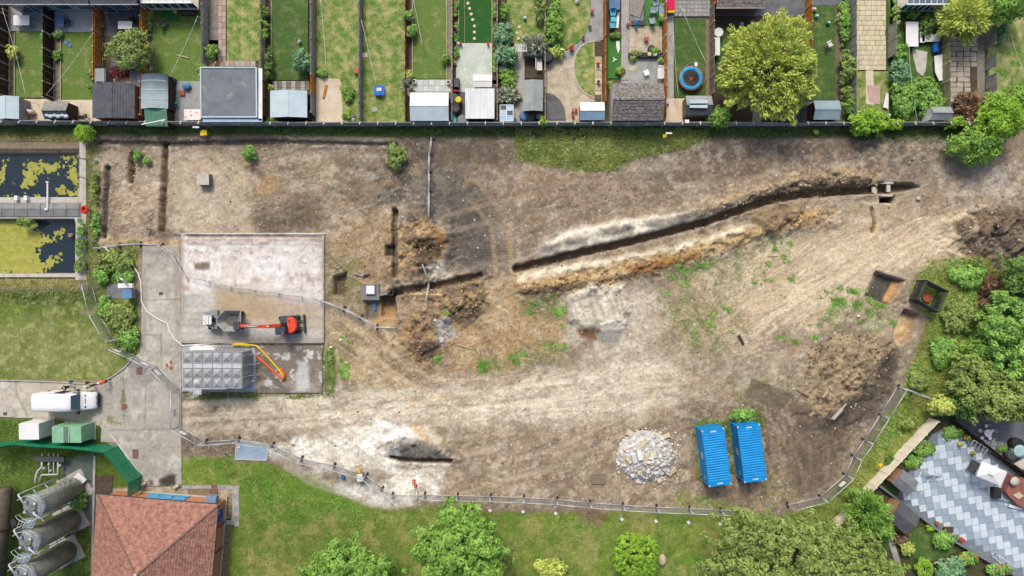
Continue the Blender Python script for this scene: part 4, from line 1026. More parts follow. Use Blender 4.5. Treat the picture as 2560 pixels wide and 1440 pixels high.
# people
def person(label,base,facing,pose,shirt,trousers,helmet=None,hair=(0.03,0.02,0.015),vest=None):
 """One continuous skinned body; base = map point of the feet, facing in degrees (0 = +x)."""
 bx,by=W(*base);t=thing('person',label,'person',(bx,by,float(max(0,gz(*base)))+0.06),math.radians(facing))
 st={'stand':dict(hip=.93,lean=.05,arm=(.16,.30)),'bend':dict(hip=.88,lean=.42,arm=(.45,.1)),'crouch':dict(hip=.5,lean=.35,arm=(.4,.1))}[pose]
 hip=st['hip'];ln=st['lean'];tl=0.52
 ca,sa=math.cos(ln),math.sin(ln)
 V=[];E=[];R=[]
 def v(p,r,par=None):
  V.append(p);R.append(r)
  if par is not None:E.append((par,len(V)-1))
  return len(V)-1
 pv=v((0,0,hip),.15);ab=v((sa*.22,0,hip+ca*.22),.14,pv);ch=v((sa*.45,0,hip+ca*.45),.165,ab)
 nk=v((sa*.58,0,hip+ca*.60),.06,ch);hd=v((sa*.66+.02,0,hip+ca*.72),.095,nk);ht=v((sa*.70+.02,0,hip+ca*.84),.08,hd)
 v((sa*.66+.12,0,hip+ca*.71),.02,hd)
 for s in(-1,1):
  sh=v((sa*.46,s*.19,hip+ca*.49),.075,ch)
  fx,fz=st['arm']
  el=v((sa*.46+fx*.5,s*.25,hip+ca*.49-.24),.048,sh);wr=v((sa*.46+fx*1.1,s*.22,hip+ca*.49-.42),.034,el)
  pm=v((sa*.46+fx*1.3,s*.215,hip+ca*.49-.48),.036,wr)
  for k in range(4):v((sa*.46+fx*1.3+.05+.01*(k in(1,2)),s*(.185+.02*k),hip+ca*.49-.555-.01*(k in(1,2))),.009,pm)
  v((sa*.46+fx*1.3+.05,s*.175,hip+ca*.49-.50),.010,wr)
  stride=.12*s
  th=v((0,s*.095,hip-.06),.10,pv)
  kn=v((.06+stride*.5+(0.28 if pose=='crouch' else 0),s*.10,hip*.52+.02),.064,th)
  an=v((-.02+stride-(0.1 if pose=='crouch' else 0),s*.10,.09),.042,kn);v((.16+stride-(0.1 if pose=='crouch' else 0),s*.11,.045),.04,an)
 me=bpy.data.meshes.new('body');me.from_pydata(V,E,[])
 o=link('body',me,t)
 mo=o.modifiers.new('skin','SKIN');sk=me.skin_vertices[0].data
 for i,r in enumerate(R):sk[i].radius=(r,r)
 sk[0].use_root=True
 sb=o.modifiers.new('sub','SUBSURF');sb.levels=1;sb.render_levels=1
 for m in(shirt,trousers,M_SKIN,M_BLACK):me.materials.append(m)
 dg=bpy.context.evaluated_depsgraph_get();ev=bpy.data.meshes.new_from_object(o.evaluated_get(dg))
 o.modifiers.clear();o.data=ev
 for m in list(ev.materials):pass
 if len(ev.materials)<4:
  ev.materials.clear()
  for m in(shirt,trousers,M_SKIN,M_BLACK):ev.materials.append(m)
 for p in ev.polygons:
  c=p.center;up=c.x*sa+(c.z-hip)*ca
  p.use_smooth=True
  p.material_index=3 if c.z<.085 else(2 if up>.56 and abs(c.y)<.15 else(1 if up<.04 and abs(c.y)<.19 and not(pose!='stand' and c.x>.35)else(2 if(up<.06 and c.z>.3)else 0)))
 hx,hz=sa*.69+.02,hip+ca*.79
 if helmet:
  MB().lathe(hx,0,[(.135,hz-.02),(.13,hz+.0),(.125,hz+.06),(.09,hz+.13),(.03,hz+.155)],12).box(hx+.13,0,hz-.03,hz-.012,.1,.16).build('helmet',helmet,t,world=False)
 else:
  b=MB().ball((hx-.02,0,hz+.01),.10,.095,.095,10,6);b.build('hair',mat('dark_hair',hair),t,world=False)
 for s in(-1,1):MB().ball((hx+.085,s*.035,hz-.075),.012,None,None,6,4).build('eye',M_BLACK,t,world=False)
 if vest:
  b=MB();rr=[]
  for q,w_,d_ in((.10,.185,.15),(.3,.19,.165),(.46,.20,.16),(.54,.16,.11)):
   rr.append([(sa*q+d_*math.cos(a)*1.0,w_*math.sin(a),hip+ca*q-sa*d_*math.cos(a)*.6)for a in np.linspace(0,2*math.pi,12,endpoint=False)])
  rr=[r_[::-1]for r_ in rr]
  b.loft(rr).build('vest',vest,t,world=False)
 return t
M_VESTY=mat('yellow_green_vest',C(196,214,90),None,3,fine=0.05);M_VESTO=mat('orange_vest',C(246,128,84),None,3,fine=0.05)
M_NAVY=mat('navy_cloth',(0.02,0.025,0.04),None,3);M_GREYC=mat('pale_grey_cloth',C(196,200,204),C(170,174,180),6);M_WHELM=mat('white_helmet',C(250,250,250),None,2,rough=0.4,fine=0)
person('dark haired person in black top bending by the open van door',(187,963),200,'bend',M_BLACK,M_GREYC)
person('person in white helmet and yellow green vest standing beside the van',(240,962),170,'stand',M_GREYC,M_NAVY,M_WHELM,vest=M_VESTY)
person('person in white helmet and orange vest bending at the kerb',(276,951),190,'bend',M_VESTO,M_NAVY,M_WHELM,vest=M_VESTO)
t=person('person in orange vest leaning in the van side door',(176,984),250,'stand',M_VESTO,M_NAVY,None,hair=(0.08,0.03,0.02),vest=M_VESTO)
for(px,py,m,lab)in((174,953,mat('teal_cloth',C(80,140,150)),'teal bag set down on the kerb above the van'),(216,957,M_BLACK,'black bag on the kerb near the helmeted people')):
 x,y=W(px,py,.3);t=thing('bag',lab,'bag',(x,y,0.05));b=MB()
 b.loft([[(x+w*math.cos(a),y+.7*w*math.sin(a),z)for a in np.linspace(0,2*math.pi,10,endpoint=False)]for w,z in((.16,.05),(.2,.12),(.19,.3),(.1,.4))][::-1]).build('sack',m,t)
 MB().tube([(x-.1,y,.38),(x,y,.52),(x+.1,y,.38)],.015,5).build('handle',m,t)
# excavator and dumper on the slab
ZS=0.27
def loc_builder(t):
 """Build parts in the thing's own turned frame."""
 return lambda b,n,m,p=None,**k:b.build(n,m,p or t,world=False,**k)
def excavator():
 x,y=W(727,812,ZS);t=thing('excavator','orange red mini excavator with its arm reaching over the grey dumper skip','excavator',(x,y,ZS),math.radians(4));t.scale=(1.12,1.12,1.12)
 M_RED=mat('excavator_orange_red',C(240,88,60),C(226,74,50),1.5,rough=.4,fine=.1,c3=C(150,110,84),s3=6,t3=.64)
 B=loc_builder(t)
 for s in(-1,1):
  b=MB();pr=[]
  for a in np.linspace(0,2*math.pi,20,endpoint=False):
   pr.append((1.02*math.cos(a)if abs(math.cos(a))<.6 else math.copysign(.78+.24*abs(math.cos(a)),math.cos(a)),.26+.25*math.sin(a)))
  b.loft([[(px,s*.72-.17,pz)for px,pz in pr],[(px,s*.72+.17,pz)for px,pz in pr]]);tr=B(b,'track',M_TYRE)
  for k in range(13):B(MB().box(-.92+k*.153,s*.72,.50,.545,.06,.36),'track_pad',M_DGREY,tr)
 B(MB().box(0,0,.3,.62,1.1,1.1),'undercarriage',M_DGREY)
 b=MB().hull8([(1.42,-.92,.05),(1.52,-.92,.05),(1.52,.92,.05),(1.42,.92,.05)],[(1.36,-.92,.42),(1.46,-.92,.42),(1.46,.92,.42),(1.36,.92,.42)])
 B(b,'dozer_blade',M_DGREY)
 for s in(-.35,.35):B(MB().slab((.5,s,.3),(1.4,s,.25),.1,.12),'blade_arm',M_DGREY)
 h=MB();n=14;ring=[(-.75,-.78),(-.75,.78)]+[(.22+.78*math.cos(a),.80*math.sin(a))for a in np.linspace(math.pi/2,-math.pi/2,n)]
 h.prism(ring,.66,.82);B(h,'deck',M_DGREY)
 cw=[(.2,.8)]+[(.2+.80*math.cos(a),.82*math.sin(a))for a in np.linspace(math.pi/2,-math.pi/2,n)]+[(.15,-.5),(.1,.2)]
 b=MB().prism(cw,.82,1.36);b.prism([(px*.96+.01,py*.95)for px,py in cw],1.36,1.44);B(b,'counterweight',M_RED)
 B(MB().box(-.22,.52,.82,1.28,.8,.5,0,.9),'engine_hood',M_DGREY)
 B(MB().box(-.32,.14,.82,1.2,.5,.22),'seat_step',M_BLACK)
 c=MB();c.box(-.3,-.42,.82,2.3,.98,.74,0,.92);cab=B(c,'cab',M_BLACK)
 B(MB().box(-.3,-.42,2.31,2.36,.92,.70),'cab_roof',mat('cab_roof_dark',C(70,80,98),C(54,62,78),3,rough=.5),cab)
 for k in(-.28,0,.28):B(MB().box(-.3+k,-.42,2.36,2.39,.04,.62),'roof_rib',M_DGREY,cab)
 B(MB().box(-.3,-.80,1.35,2.15,.8,.03),'cab_window',M_GLASS,cab);B(MB().box(-.80,-.42,1.3,2.15,.03,.62),'cab_window',M_GLASS,cab)
 B(MB().lathe(-.02,-.72,[(.07,2.39),(.07,2.47),(.03,2.5)],10),'beacon',M_ORANGE,cab)
 B(MB().lathe(.35,.45,[(.05,1.44),(.05,1.62)],8),'exhaust',M_BLACK)
 o=Vector((-.72,.02,.95))
 P1,P2,P3=Vector((-2.2,.10,2.2)),Vector((-4.1,.30,1.95)),Vector((-4.8,.4,1.35))
 b=MB().slab(o,o.lerp(P1,.55)+Vector((0,0,.25)),.34,.3);b.slab(o.lerp(P1,.53)+Vector((0,0,.25)),P1,.3,.28);bm=B(b,'boom',M_RED)
 B(MB().tube([o+Vector((-.1,0,.28)),o.lerp(P1,.6)+Vector((0,0,.42))],.05,6),'hydraulic_ram',M_GALV,bm)
 b=MB().slab(P1,P2,.26,.24);dp=B(b,'dipper_arm',M_RED)
 B(MB().tube([P1.lerp(P2,.1)+Vector((0,0,.2)),P1.lerp(P2,.8)+Vector((0,0,.2))],.045,6),'hydraulic_ram',M_GALV,dp)
 B(MB().slab(P2+Vector((.1,0,0)),P2+Vector((-.32,.04,-.28)),.24,.14),'bucket_link',M_DGREY)
 q=P2+Vector((-.35,.02,-.35));b=MB()
 cr=[(.1,.1),(-.2,.22),(-.48,.05),(-.55,-.3),(-.3,-.52),(.0,-.45)]
 inner=[(.06,.02),(-.18,.1),(-.38,-.02),(-.44,-.28),(-.26,-.42),(.0,-.38)]
 for y0,y1 in((-.38,-.34),(.34,.38)):
  b.add([(q.x+a,q.y+y0,q.z+c_)for a,c_ in cr]+[(q.x+a,q.y+y1,q.z+c_)for a,c_ in cr],[tuple(range(6)),tuple(range(11,5,-1))]+[(i,i+6,(i+1)%6+6,(i+1)%6)for i in range(6)])
 for i in range(4):
  (a0,c0),(a1,c1)=cr[i],cr[i+1];b.slab((q.x+(a0+a1)/2,q.y-.36,q.z+(c0+c1)/2),(q.x+(a0+a1)/2,q.y+.36,q.z+(c0+c1)/2),math.hypot(a1-a0,c1-c0)if abs(c1-c0)<abs(a1-a0)else.05,.05 if abs(c1-c0)<abs(a1-a0)else math.hypot(a1-a0,c1-c0))
 B(b,'bucket',M_DGREY)
excavator()
def dumper():
 x,y=W(560,800,ZS);t=thing('site_dumper','grey and white site dumper with an empty pointed steel skip','dumper',(x,y,ZS),0.0)
 B=loc_builder(t)
 ms=mat('skip_steel',C(176,176,170),C(146,146,142),3,rough=.6,c3=C(120,112,100),s3=5);mi=mat('skip_inside',C(112,110,106),C(96,92,86),3,rough=.8)
 u=S*(HC/(HC-1.5))
 px=lambda a,b:((a-560)/u,(800-b)/u)
 rim=[px(557,796),px(576,774),px(617,774),px(617,826),px(576,826),px(557,808)];rim=rim[::-1]
 inn=[(a*.96+.02,b*.93)for a,b in rim];bot=[(a*.55+.55,b*.55)for a,b in rim]
 n=6;V=[(a,b,1.55)for a,b in rim]+[(a,b,1.55)for a,b in inn]+[(a,b,.75)for a,b in bot]+[(a*.62+.45,b*.62,.68)for a,b in rim]
 F=[(i,(i+1)%n,n+(i+1)%n,n+i)for i in range(n)]+[(n+i,n+(i+1)%n,2*n+(i+1)%n,2*n+i)for i in range(n)]+[tuple(range(2*n,3*n))]
 F+=[(3*n+i,3*n+(i+1)%n,(i+1)%n,i)for i in range(n)]+[tuple(range(4*n-1,3*n-1,-1))]
 sk=B(MB().add(V,F),'skip',ms);B(MB().prism([(a*1.04,b*1.04)for a,b in bot],.755,.80),'skip_floor',mi,sk)
 b=MB()
 for i in range(n):b.slab((*rim[i],1.56),(*rim[(i+1)%n],1.56),.07,.06)
 B(b,'rim_rail',ms,sk)
 B(MB().box(1.0,0,.35,.7,2.3,.8),'chassis',M_DGREY)
 eng=[px(522,780),px(541,774),px(554,775),px(554,821),px(541,821),px(520,808)][::-1]
 B(MB().prism([(a,b)for a,b in eng],.5,1.1),'rear_deck',mat('dumper_grey',C(150,160,160),C(128,138,140),2,rough=.5))
 B(MB().hull8([(-1.72,-.5,.6),(-.7,-.5,.6),(-.7,.6,.6),(-1.72,.6,.6)],[(-1.66,-.42,1.42),(-.72,-.45,1.5),(-.72,.55,1.5),(-1.66,.52,1.42)]),'engine_cover',M_WHITE)
 B(MB().box(-.42,.05,1.1,1.28,.34,.46),'seat',M_BLACK);B(MB().box(-.62,.05,1.2,1.62,.1,.46),'seat_back',M_BLACK)
 b=MB();b.tube([(-.05+.17*math.cos(a),.05+.17*math.sin(a),1.42)for a in np.linspace(0,6.283,13)],.018,5,False);b.tube([(.1,.05,1.0),(-.05,.05,1.42)],.03,5);B(b,'steering_wheel',M_BLACK)
 b=MB().tube([(-.66,-.42,1.1),(-.66,-.42,2.35),(-.66,.5,2.35),(-.66,.5,1.1)],.035,6);B(b,'roll_bar',M_GREY)
 for d in(1.9,-1.1):
  for s in(-1,1):
   w=B(MB().tube([(d,s*.62,.42),(d,s*.98,.42)],.42,16),'wheel',M_TYRE);B(MB().tube([(d,s*.97,.42),(d,s*.99,.42)],.22,10),'rim',M_WHITE,w)
 for a in np.linspace(-.9,.9,5):B(MB().box(-1.5+.25*abs(a),a*.45,1.43,1.46,.05,.12),'vent_slot',M_BLACK)
dumper()
# sectional panel water tank
def water_tank():
 h=2.9;x0,y0=W(457,971,h);x1,y1=W(605,881,h)
 t=thing('panel_tank','grey sectional water tank with pyramid pressed panels beside the pale slab','water tank',((x0+x1)/2,(y0+y1)/2,0.14))
 m=mat('grey_grp',C(172,175,176),C(154,157,158),1.4,rough=.7,c3=C(136,138,136),s3=5,fine=.2);m2=mat('grey_grp_seam',C(206,208,208),C(190,192,192),2)
 MB().box((x0+x1)/2,(y0+y1)/2,0.14,h-0.02,x1-x0-.06,y1-y0-.06).build('tank_wall',m,t)
 rows=[(881,907,1),(908,919.5,0),(920.5,944,1),(945,971,1)]
 cols=[457+(605-457)*k/6 for k in range(7)];cache={}
 for r,(ya,yb,pyr)in enumerate(rows):
  for k in range(6):
   ax,ay=W(cols[k]+.5,yb,h);bx,by=W(cols[k+1]-.5,ya,h);w,d=bx-ax,by-ay
   if r not in cache:
    b=MB();p=[(0,0),(w,0),(w,d),(0,d)];e=.05;p2=[(e,e),(w-e,e),(w-e,d-e),(e,d-e)]
    V=[(*q,-.02)for q in p]+[(*q,.035)for q in p]+[(*q,.0)for q in p2]
    F=[(i,(i+1)%4,(i+1)%4+4,i+4)for i in range(4)]+[(i+4,(i+1)%4+4,(i+1)%4+8,i+8)for i in range(4)]
    if pyr:V.append((w/2,d/2,.30));F+=[(i+8,(i+1)%4+8,12)for i in range(4)]
    else:F+=[(8,9,10,11)]
    me=bpy.data.meshes.new('panel');me.from_pydata(V,[],F);me.materials.append(m if pyr else m2);cache[r]=me
   o=link('panel',cache[r],t);o.location=Vector((ax,ay,h))-t.location
 for side in range(2):
  for k in range(4 if side==0 else 6):
   for z in range(2):
    za,zb=.2+z*1.35,.2+(z+1)*1.35-.04
    if side==0:L=(y1-y0)/4;b=MB().box(x1+.0,y0+(k+.5)*L,za,zb,.06,L-.06)
    else:L=(x1-x0)/6;b=MB().box(x0+(k+.5)*L,y1,za,zb,L-.06,.06)
    b.build('side_panel',m,t)
 for q in(0.3,0.62,0.9):
  MB().slab((x1+.1,y0+q*(y1-y0),.2),(x1+.1,y0+q*(y1-y0),h),.06,.06).build('side_brace',M_GALV,t)
  MB().slab((x1+.9,y0+q*(y1-y0),.2),(x1+.1,y0+q*(y1-y0),h*.6),.06,.06).build('side_brace',M_GALV,t)
 hx,hy=W(493,956,h);MB().lathe(hx,hy,[(.36,h-.02),(.36,h+.12),(.30,h+.2),(.05,h+.24)],16).build('hatch',m2,t)
 MB().slab((x0,y0-.05,h+.02),(x0+4.6,y0-.05,h+.02),.05,.05).build('top_rail',M_GALV,t)
 lx,ly=W(493,972,h);b=MB()
 for s in(-.22,.22):b.tube([(lx+s,ly-.12,.15),(lx+s,ly-.12,h+1.0)],.025,5)
 for k in range(9):b.tube([(lx-.22,ly-.12,.4+k*.3),(lx+.22,ly-.12,.4+k*.3)],.016,4)
 b.build('ladder',M_GALV,t)
 for k in range(3):
  z=h+.1+k*.4;MB().tube([(lx+.36*math.cos(a),ly-.15-.62*math.sin(a),z)for a in np.linspace(0,math.pi,9)],.022,5).build('guard_hoop',M_GALV,t)
 MB().box(lx,ly-.35,h-.05,h,.9,.55).build('ladder_platform',M_GALV,t)
water_tank()
def slabthing(name,label,cat,poly,z0,z1,m,group=None,tilt=0):
 cx,cy=np.mean([W(*p,z1)for p in poly],axis=0);t=MB().prism([(x-cx,y-cy)for x,y in(W(*p,z1)for p in poly)],z0-z0,z1-z0).build(name,m)
 t.location=(cx,cy,z0);t.rotation_euler=(tilt,0,0);return tag(t,label,cat,group)
slabthing('torn_sheet','crumpled white sheeting lying between the water tank and the slab','sheet',[(474,868),(490,862),(505,866),(520,862),(538,872),(534,880),(476,880)],.16,.34,M_WHITE)
t=thing('steel_rack','flat grey steel rack lying above the water tank','rack',Q(575,872,.15));b=MB()
for k in range(8):b.slab(Q(538+k*10,878,.5),Q(546+k*10,864,.5),.05,.05)
b.build('bar',M_GREY,t,kind='stuff')
for yy in(864,878):MB().slab(Q(540,yy,.45),Q(620,yy,.45),.06,.06).build('rail',M_GREY,t)
t=thing('white_rag','crumpled white bag on the slab corner right of the water tank','bag',Q(632,956,.15));MB().ball(Q(631,953,.3),.22,.17,.14,8,5).build('bag',M_WHITE,t)
def hose(name,label,cat,pts,r,m,h=.15,n=7):
 P=[Vector(Q(*p,h if len(p)<3 else p[2])[:2]+(h,))for p in pts]
 o=MB().tube([tuple(p)for p in P],r,n).build(name,m);return tag(o,label,cat)
hose('yellow_pipe','yellow flexible pipe looped beside the water tank','pipe',[(584,860),(600,858),(622,862),(640,864),(660,882),(678,902),(694,920),(706,936),(709,948)],.10,M_YELLOW,.38)
hose('yellow_pipe','short thick yellow sleeve lying along the slab edge','pipe',[(582,862),(600,861),(625,865)],.16,M_YELLOW,.34)
hose('orange_pipe','orange red flexible pipe lying on the stained apron','pipe',[(641,889),(660,907),(680,925),(700,943),(708,949),(712,940),(706,926),(700,921)],.12,M_ORANGE,.26)
hose('white_pipe','white cable pipe from the weed bed curving down the road to the slab','pipe',[(262,616),(268,626),(300,640),(330,660),(346,684),(352,705),(354,755),(368,780),(395,798),(418,808),(424,826),(436,848),(456,864),(500,861),(550,857),(590,860)],.075,M_WHITE,.16)
hose('white_cable','thin pale cable lying between the steel rack and the orange pipe','cable',[(614,870),(630,880),(642,888)],.04,M_WHITE,.3)
# left yard: cabinets, green palisade fence, silos, house
def cabinet(label,r,h,m,mtop,extra=None):
 x0,y0=W(r[0],r[3],h);x1,y1=W(r[2],r[1],h);t=thing('kiosk_cabinet',label,'cabinet',((x0+x1)/2,(y0+y1)/2,0))
 cx,cy,w,d=(x0+x1)/2,(y0+y1)/2,x1-x0,y1-y0
 MB().box(cx,cy,-.05,.12,w+.3,d+.3).build('plinth',M_CONC,t)
 MB().box(cx,cy,.12,h-.06,w-.06,d-.06).build('cabinet_body',m,t)
 MB().hull8([(x0,y0,h-.08),(x1,y0,h-.08),(x1,y1,h-.08),(x0,y1,h-.08)],[(x0,y0,h-.04),(x1,y0,h-.04),(x1,y1,h+.03),(x0,y1,h+.03)]).build('roof',mtop,t)
 n=3
 for k in range(n):MB().box(x0+(k+.5)*w/n,y1-.01,.2,h-.18,w/n-.05,.05).build('door',m,t)
 if extra:extra(t,x0,y0,x1,y1,h)
cabinet('white cabinet behind the green fence, left of the green one',(47,1059,97,1099),2.4,M_WHITE,M_WHITE)
M_CGRN=mat('light_green_paint',C(146,196,158),C(132,182,146),1.2,rough=.6,fine=.1)
def gx_(t,x0,y0,x1,y1,h):
 cx=x0+(x1-x0)*.49
 MB().box(cx,(y0+y1)/2,h+.03,h+.06,.55,y1-y0-.1).build('roof_grille',mat('grille_grey_green',C(104,134,116),C(90,118,102),6),t)
 for s in(-.3,.3):MB().slab((cx+s,y0,h+.06),(cx+s,y1,h+.06),.05,.05).build('roof_rail',M_GALV,t)
 for a,b in((.08,.75),(.08,.2),(.88,.8),(.88,.2)):MB().lathe(x0+(x1-x0)*a,y0+(y1-y0)*b,[(.05,h),(.05,h+.06)],8).build('bolt',M_GALV,t)
cabinet('pale green cabinet with a roof grille behind the green fence',(130,1066,203,1107),2.4,M_CGRN,M_CGRN,gx_)
M_PGRN=mat('green_fence_steel',C(44,150,112),C(36,134,98),1.2,rough=.5,fine=.08)
def palisade():
 """Base points; the pales lean nowhere: height alone shows their faces."""
 top=[(-60,1122),(0,1117),(28,1112),(92,1118),(170,1122),(256,1132),(318,1207),(318,1245)]
 h=2.9;base=[W(*p,h)for p in top]
 t=thing('palisade_fence','tall green steel palisade fence bending round the silo yard','fence',(*base[3],0))
 for(a,b)in zip(base[:-1],base[1:]):
  a,b=Vector((*a,0)),Vector((*b,0));L=(b-a).length;nb=max(1,round(L/2.0))
  for k in range(nb):
   p,q=a.lerp(b,k/nb),a.lerp(b,(k+1)/nb);m=MB();d=(q-p).normalized();l=(q-p).length;npale=max(3,int(l/.155));rz=math.atan2(d.y,d.x)
   for j in range(npale):
    c=p+d*((j+.5)*l/npale);m.box(c.x,c.y,.05,h-.12,.125,.03,rz);m.hull8([(c.x-.06*d.x-.0,c.y-.06*d.y,h-.12),(c.x+.06*d.x,c.y+.06*d.y,h-.12),(c.x+.06*d.x+.01,c.y+.06*d.y+.02,h-.12),(c.x-.06*d.x+.01,c.y-.06*d.y+.02,h-.12)],[(c.x-.01,c.y,h+.04),(c.x+.01,c.y,h+.04),(c.x+.01,c.y+.02,h+.04),(c.x-.01,c.y+.02,h+.04)])
   m.build('pale',M_PGRN,t,kind='stuff')
   MB().box(p.x,p.y,0,h-.3,.09,.11,rz).build('post',M_PGRN,t)
   o_=Vector((d.y,-d.x,0))*-.04
   for z in(.5,h-.6):MB().slab(p+o_+Vector((0,0,z)),q+o_+Vector((0,0,z)),.04,.06).build('rail',M_PGRN,t)
palisade()
M_SILO=mat('dull_tank_steel',C(142,144,132),C(108,112,100),1.1,rough=.36,metal=.3,c3=C(170,164,128),s3=2.2,t3=.6,fine=.14,stretch=(1,1,.15))
M_SILOT=mat('silo_top_grey',C(150,158,160),C(126,132,132),1.6,rough=.5,fine=.15)
M_LGREYP=mat('pale_grey_pipe',C(206,212,214),C(190,196,198),1.5,rough=.45,fine=.06)
def silo(top,label,ladder=False,platform_to=None):
 h=6.7;x,y=W(*top,h);R_=1.18
 t=thing('storage_silo',label,'silo',(x,y,0),0,'steel silos in the yard')
 MB().box(x,y,-.1,.15,3.1,3.1,.5).build('plinth',M_CONC,t)
 MB().lathe(x,y,[(R_*.96,.15),(R_,.35),(R_,h-.3)],32).build('shell',M_SILO,t)
 b=MB().lathe(x,y,[(R_,h-.3),(R_*1.02,h-.26),(R_*.9,h-.08),(R_*.45,h+.08),(.1,h+.12)],28);b.build('top_cone',M_SILOT,t)
 for z in(2.3,4.5):MB().lathe(x,y,[(R_+.02,z),(R_+.03,z+.03),(R_+.02,z+.06)],32).build('band',M_SILO,t)
 MB().lathe(x+.05,y-.05,[(.36,h+.05),(.36,h+.2),(.30,h+.24)],16).build('manway',M_SILO,t)
 for dx,dy in((.42,.42),(-.55,.5),(-.6,-.45),(.35,-.5)):MB().lathe(x+dx,y+dy,[(.1,h-.1),(.1,h+.38),(.13,h+.38),(.13,h+.44)],10).build('nozzle',M_LGREYP,t)
 r=MB();n=18;rr=R_+.12
 for z in(h+.45,h+.95):r.tube([(x+rr*math.cos(a),y+rr*math.sin(a),z)for a in np.linspace(-2.6,2.4,n)],.025,5,False)
 for a in np.linspace(-2.6,2.4,11):r.tube([(x+rr*math.cos(a),y+rr*math.sin(a),h-.25),(x+rr*math.cos(a),y+rr*math.sin(a),h+.95)],.022,5)
 r.build('guard_rail',M_GALV,t)
 for(ax,ay),(ox,oy),zb in(((-.55,.45),(-1.15,1.35),.2),((.35,-.5),(1.05,-1.05),.6)):
  MB().tube([(x+ax,y+ay,h+.4),(x+ax,y+ay,h+.55),(x+ox*.95,y+oy*.95,h+.55),(x+ox,y+oy,h+.45),(x+ox,y+oy,zb)],.085,8).build('vent_pipe',M_LGREYP,t)
  for z in(1.6,3.4,5.2):
   l_=math.hypot(ox,oy);MB().slab((x+ox/l_*R_,y+oy/l_*R_,z),(x+ox,y+oy,z),.09,.06).build('pipe_bracket',M_LGREYP,t)
 if ladder:
  a=math.radians(52);lx,ly=x+(R_+.16)*math.cos(a),y+(R_+.16)*math.sin(a);tx,ty=-math.sin(a),math.cos(a);b=MB()
  for s in(-.22,.22):b.tube([(lx+tx*s,ly+ty*s,.3),(lx+tx*s,ly+ty*s,h+.9)],.025,5)
  for k in range(24):b.tube([(lx-tx*.22,ly-ty*.22,.4+k*.27),(lx+tx*.22,ly+ty*.22,.4+k*.27)],.015,4)
  b.build('ladder',M_GALV,t)
  for k in range(6):
   z=2.4+k*.8;MB().tube([(lx+tx*.34*math.cos(q)+math.cos(a)*.6*math.sin(q),ly+ty*.34*math.cos(q)+math.sin(a)*.6*math.sin(q),z)for q in np.linspace(0,math.pi,8)],.022,4).build('ladder_hoop',M_GALV,t)
 if platform_to:
  x2,y2=W(*platform_to,h);a,b_=Vector((x-.35,y-R_-.05,h-.35)),Vector((x2-.35,y2+R_+.05,h-.35))
  p=MB();nn=14
  for k in range(nn):q=a.lerp(b_,(k+.5)/nn);p.box(q.x,q.y,q.z,q.z+.05,.9,.07)
  pf=p.build('walkway_grating',mat('grating_blue_grey',C(150,168,180),C(130,148,160),2,rough=.5),t)
  p=MB()
  for s in(-.5,.5):
   p.slab(a+Vector((s,0,0)),b_+Vector((s,0,0)),.05,.1)
   for z in(.55,1.1):p.tube([a+Vector((s,0,z)),b_+Vector((s,0,z))],.02,5)
   for k in range(4):q=a.lerp(b_,k/3)+Vector((s,0,0));p.tube([q,q+Vector((0,0,1.1))],.02,5)
  p.build('walkway_rail',M_GALV,pf)
silo((83,1266),'uppermost steel silo with a caged ladder, nearest the pipework',True,(72,1354))
silo((72,1354),'middle one of the three dark steel silos',False,(60,1440))
silo((60,1440),'lowest of the three dark steel silos, cut by the bottom edge')
t=thing('brown_tank','long dark brown tank lying along the left edge of the photo','tank',Q(4,1330,0));hx,hy=W(4,1220,2)
b=MB().tube([(W(4,1222,2)[0],W(4,1222,2)[1],1.5),(W(4,1226,2)[0],W(4,1226,2)[1],1.5),(W(-14,1445,2)[0],W(-14,1445,2)[1],1.5)],[.55,.72,.75],18);b.build('tank_shell',mat('rusty_brown',C(104,96,82),C(86,78,66),1.5,rough=.6),t)
for yy in(1325,):MB().tube([(W(-4,yy-3,2)[0],W(-4,yy-3,2)[1],1.5),(W(-4,yy+3,2)[0],W(-4,yy+3,2)[1],1.5)],.84,18).build('flange',M_WOOD_B,t)
for yy in(1260,1390):MB().box(*W(-5,yy,.4),0,1.0,1.1,.3).build('saddle',M_CONC,t)
t=thing('manhole_cover','round grey concrete cover between the brown tank and the silos','cover',Q(32,1310,0));MB().lathe(*W(30,1308),[(.5,-.05),(.5,.2),(.46,.22)],20).build('lid',M_CONC,t)
t=thing('pipe_manifold','pale grey pipes running from a dark trough to the silos','pipework',Q(118,1180,0))
b=MB().box(*W(124,1148,.9),.75,.95,72/S,13/S,-.03).build('trough',mat('dark_slate',C(88,90,92),C(74,76,78),2),t)
for k,(px,d)in enumerate(((105,.11),(122,.05),(134,.05),(145,.09))):
 MB().tube([Q(px,1133,.6),Q(px,1150,.8)],.06,6).build('pipe_stub',M_LGREYP,t)
 MB().tube([Q(px,1152,.8),Q(px,1168,.8),Q(px-(10 if k in(0,)else 0),1176,.8),Q(px-(14 if k==0 else 0),1186,.8)]+([Q(90,1190,.8),Q(88,1208,.8)]if k==0 else([Q(104,1187,.8),Q(99,1204,.8)]if k==3 else[])),d,8).build('pipe',M_LGREYP,t)
MB().tube([Q(148,1162,.7),Q(151,1166,.7)],.18,8).build('valve',M_LGREYP,t)
for q in((112,1170),(128,1176),(124,1160)):MB().lathe(*W(*q,.8),[(.12,.7),(.12,.95),(.04,1.1)],8).build('valve',M_LGREYP,t)
slabthing('white_board','white square board propped at the head of the uppermost silo','board',[(196,1180),(216,1199),(198,1217),(181,1196)],.5,.62,M_WHITE,None,.1)
sheet('yard_floor',[(150,1150),(238,1130),(240,1250),(232,1330),(200,1300),(160,1190)],.03,mat('yard_concrete',C(98,112,110),C(84,98,98),1,c3=C(120,130,128),s3=4))
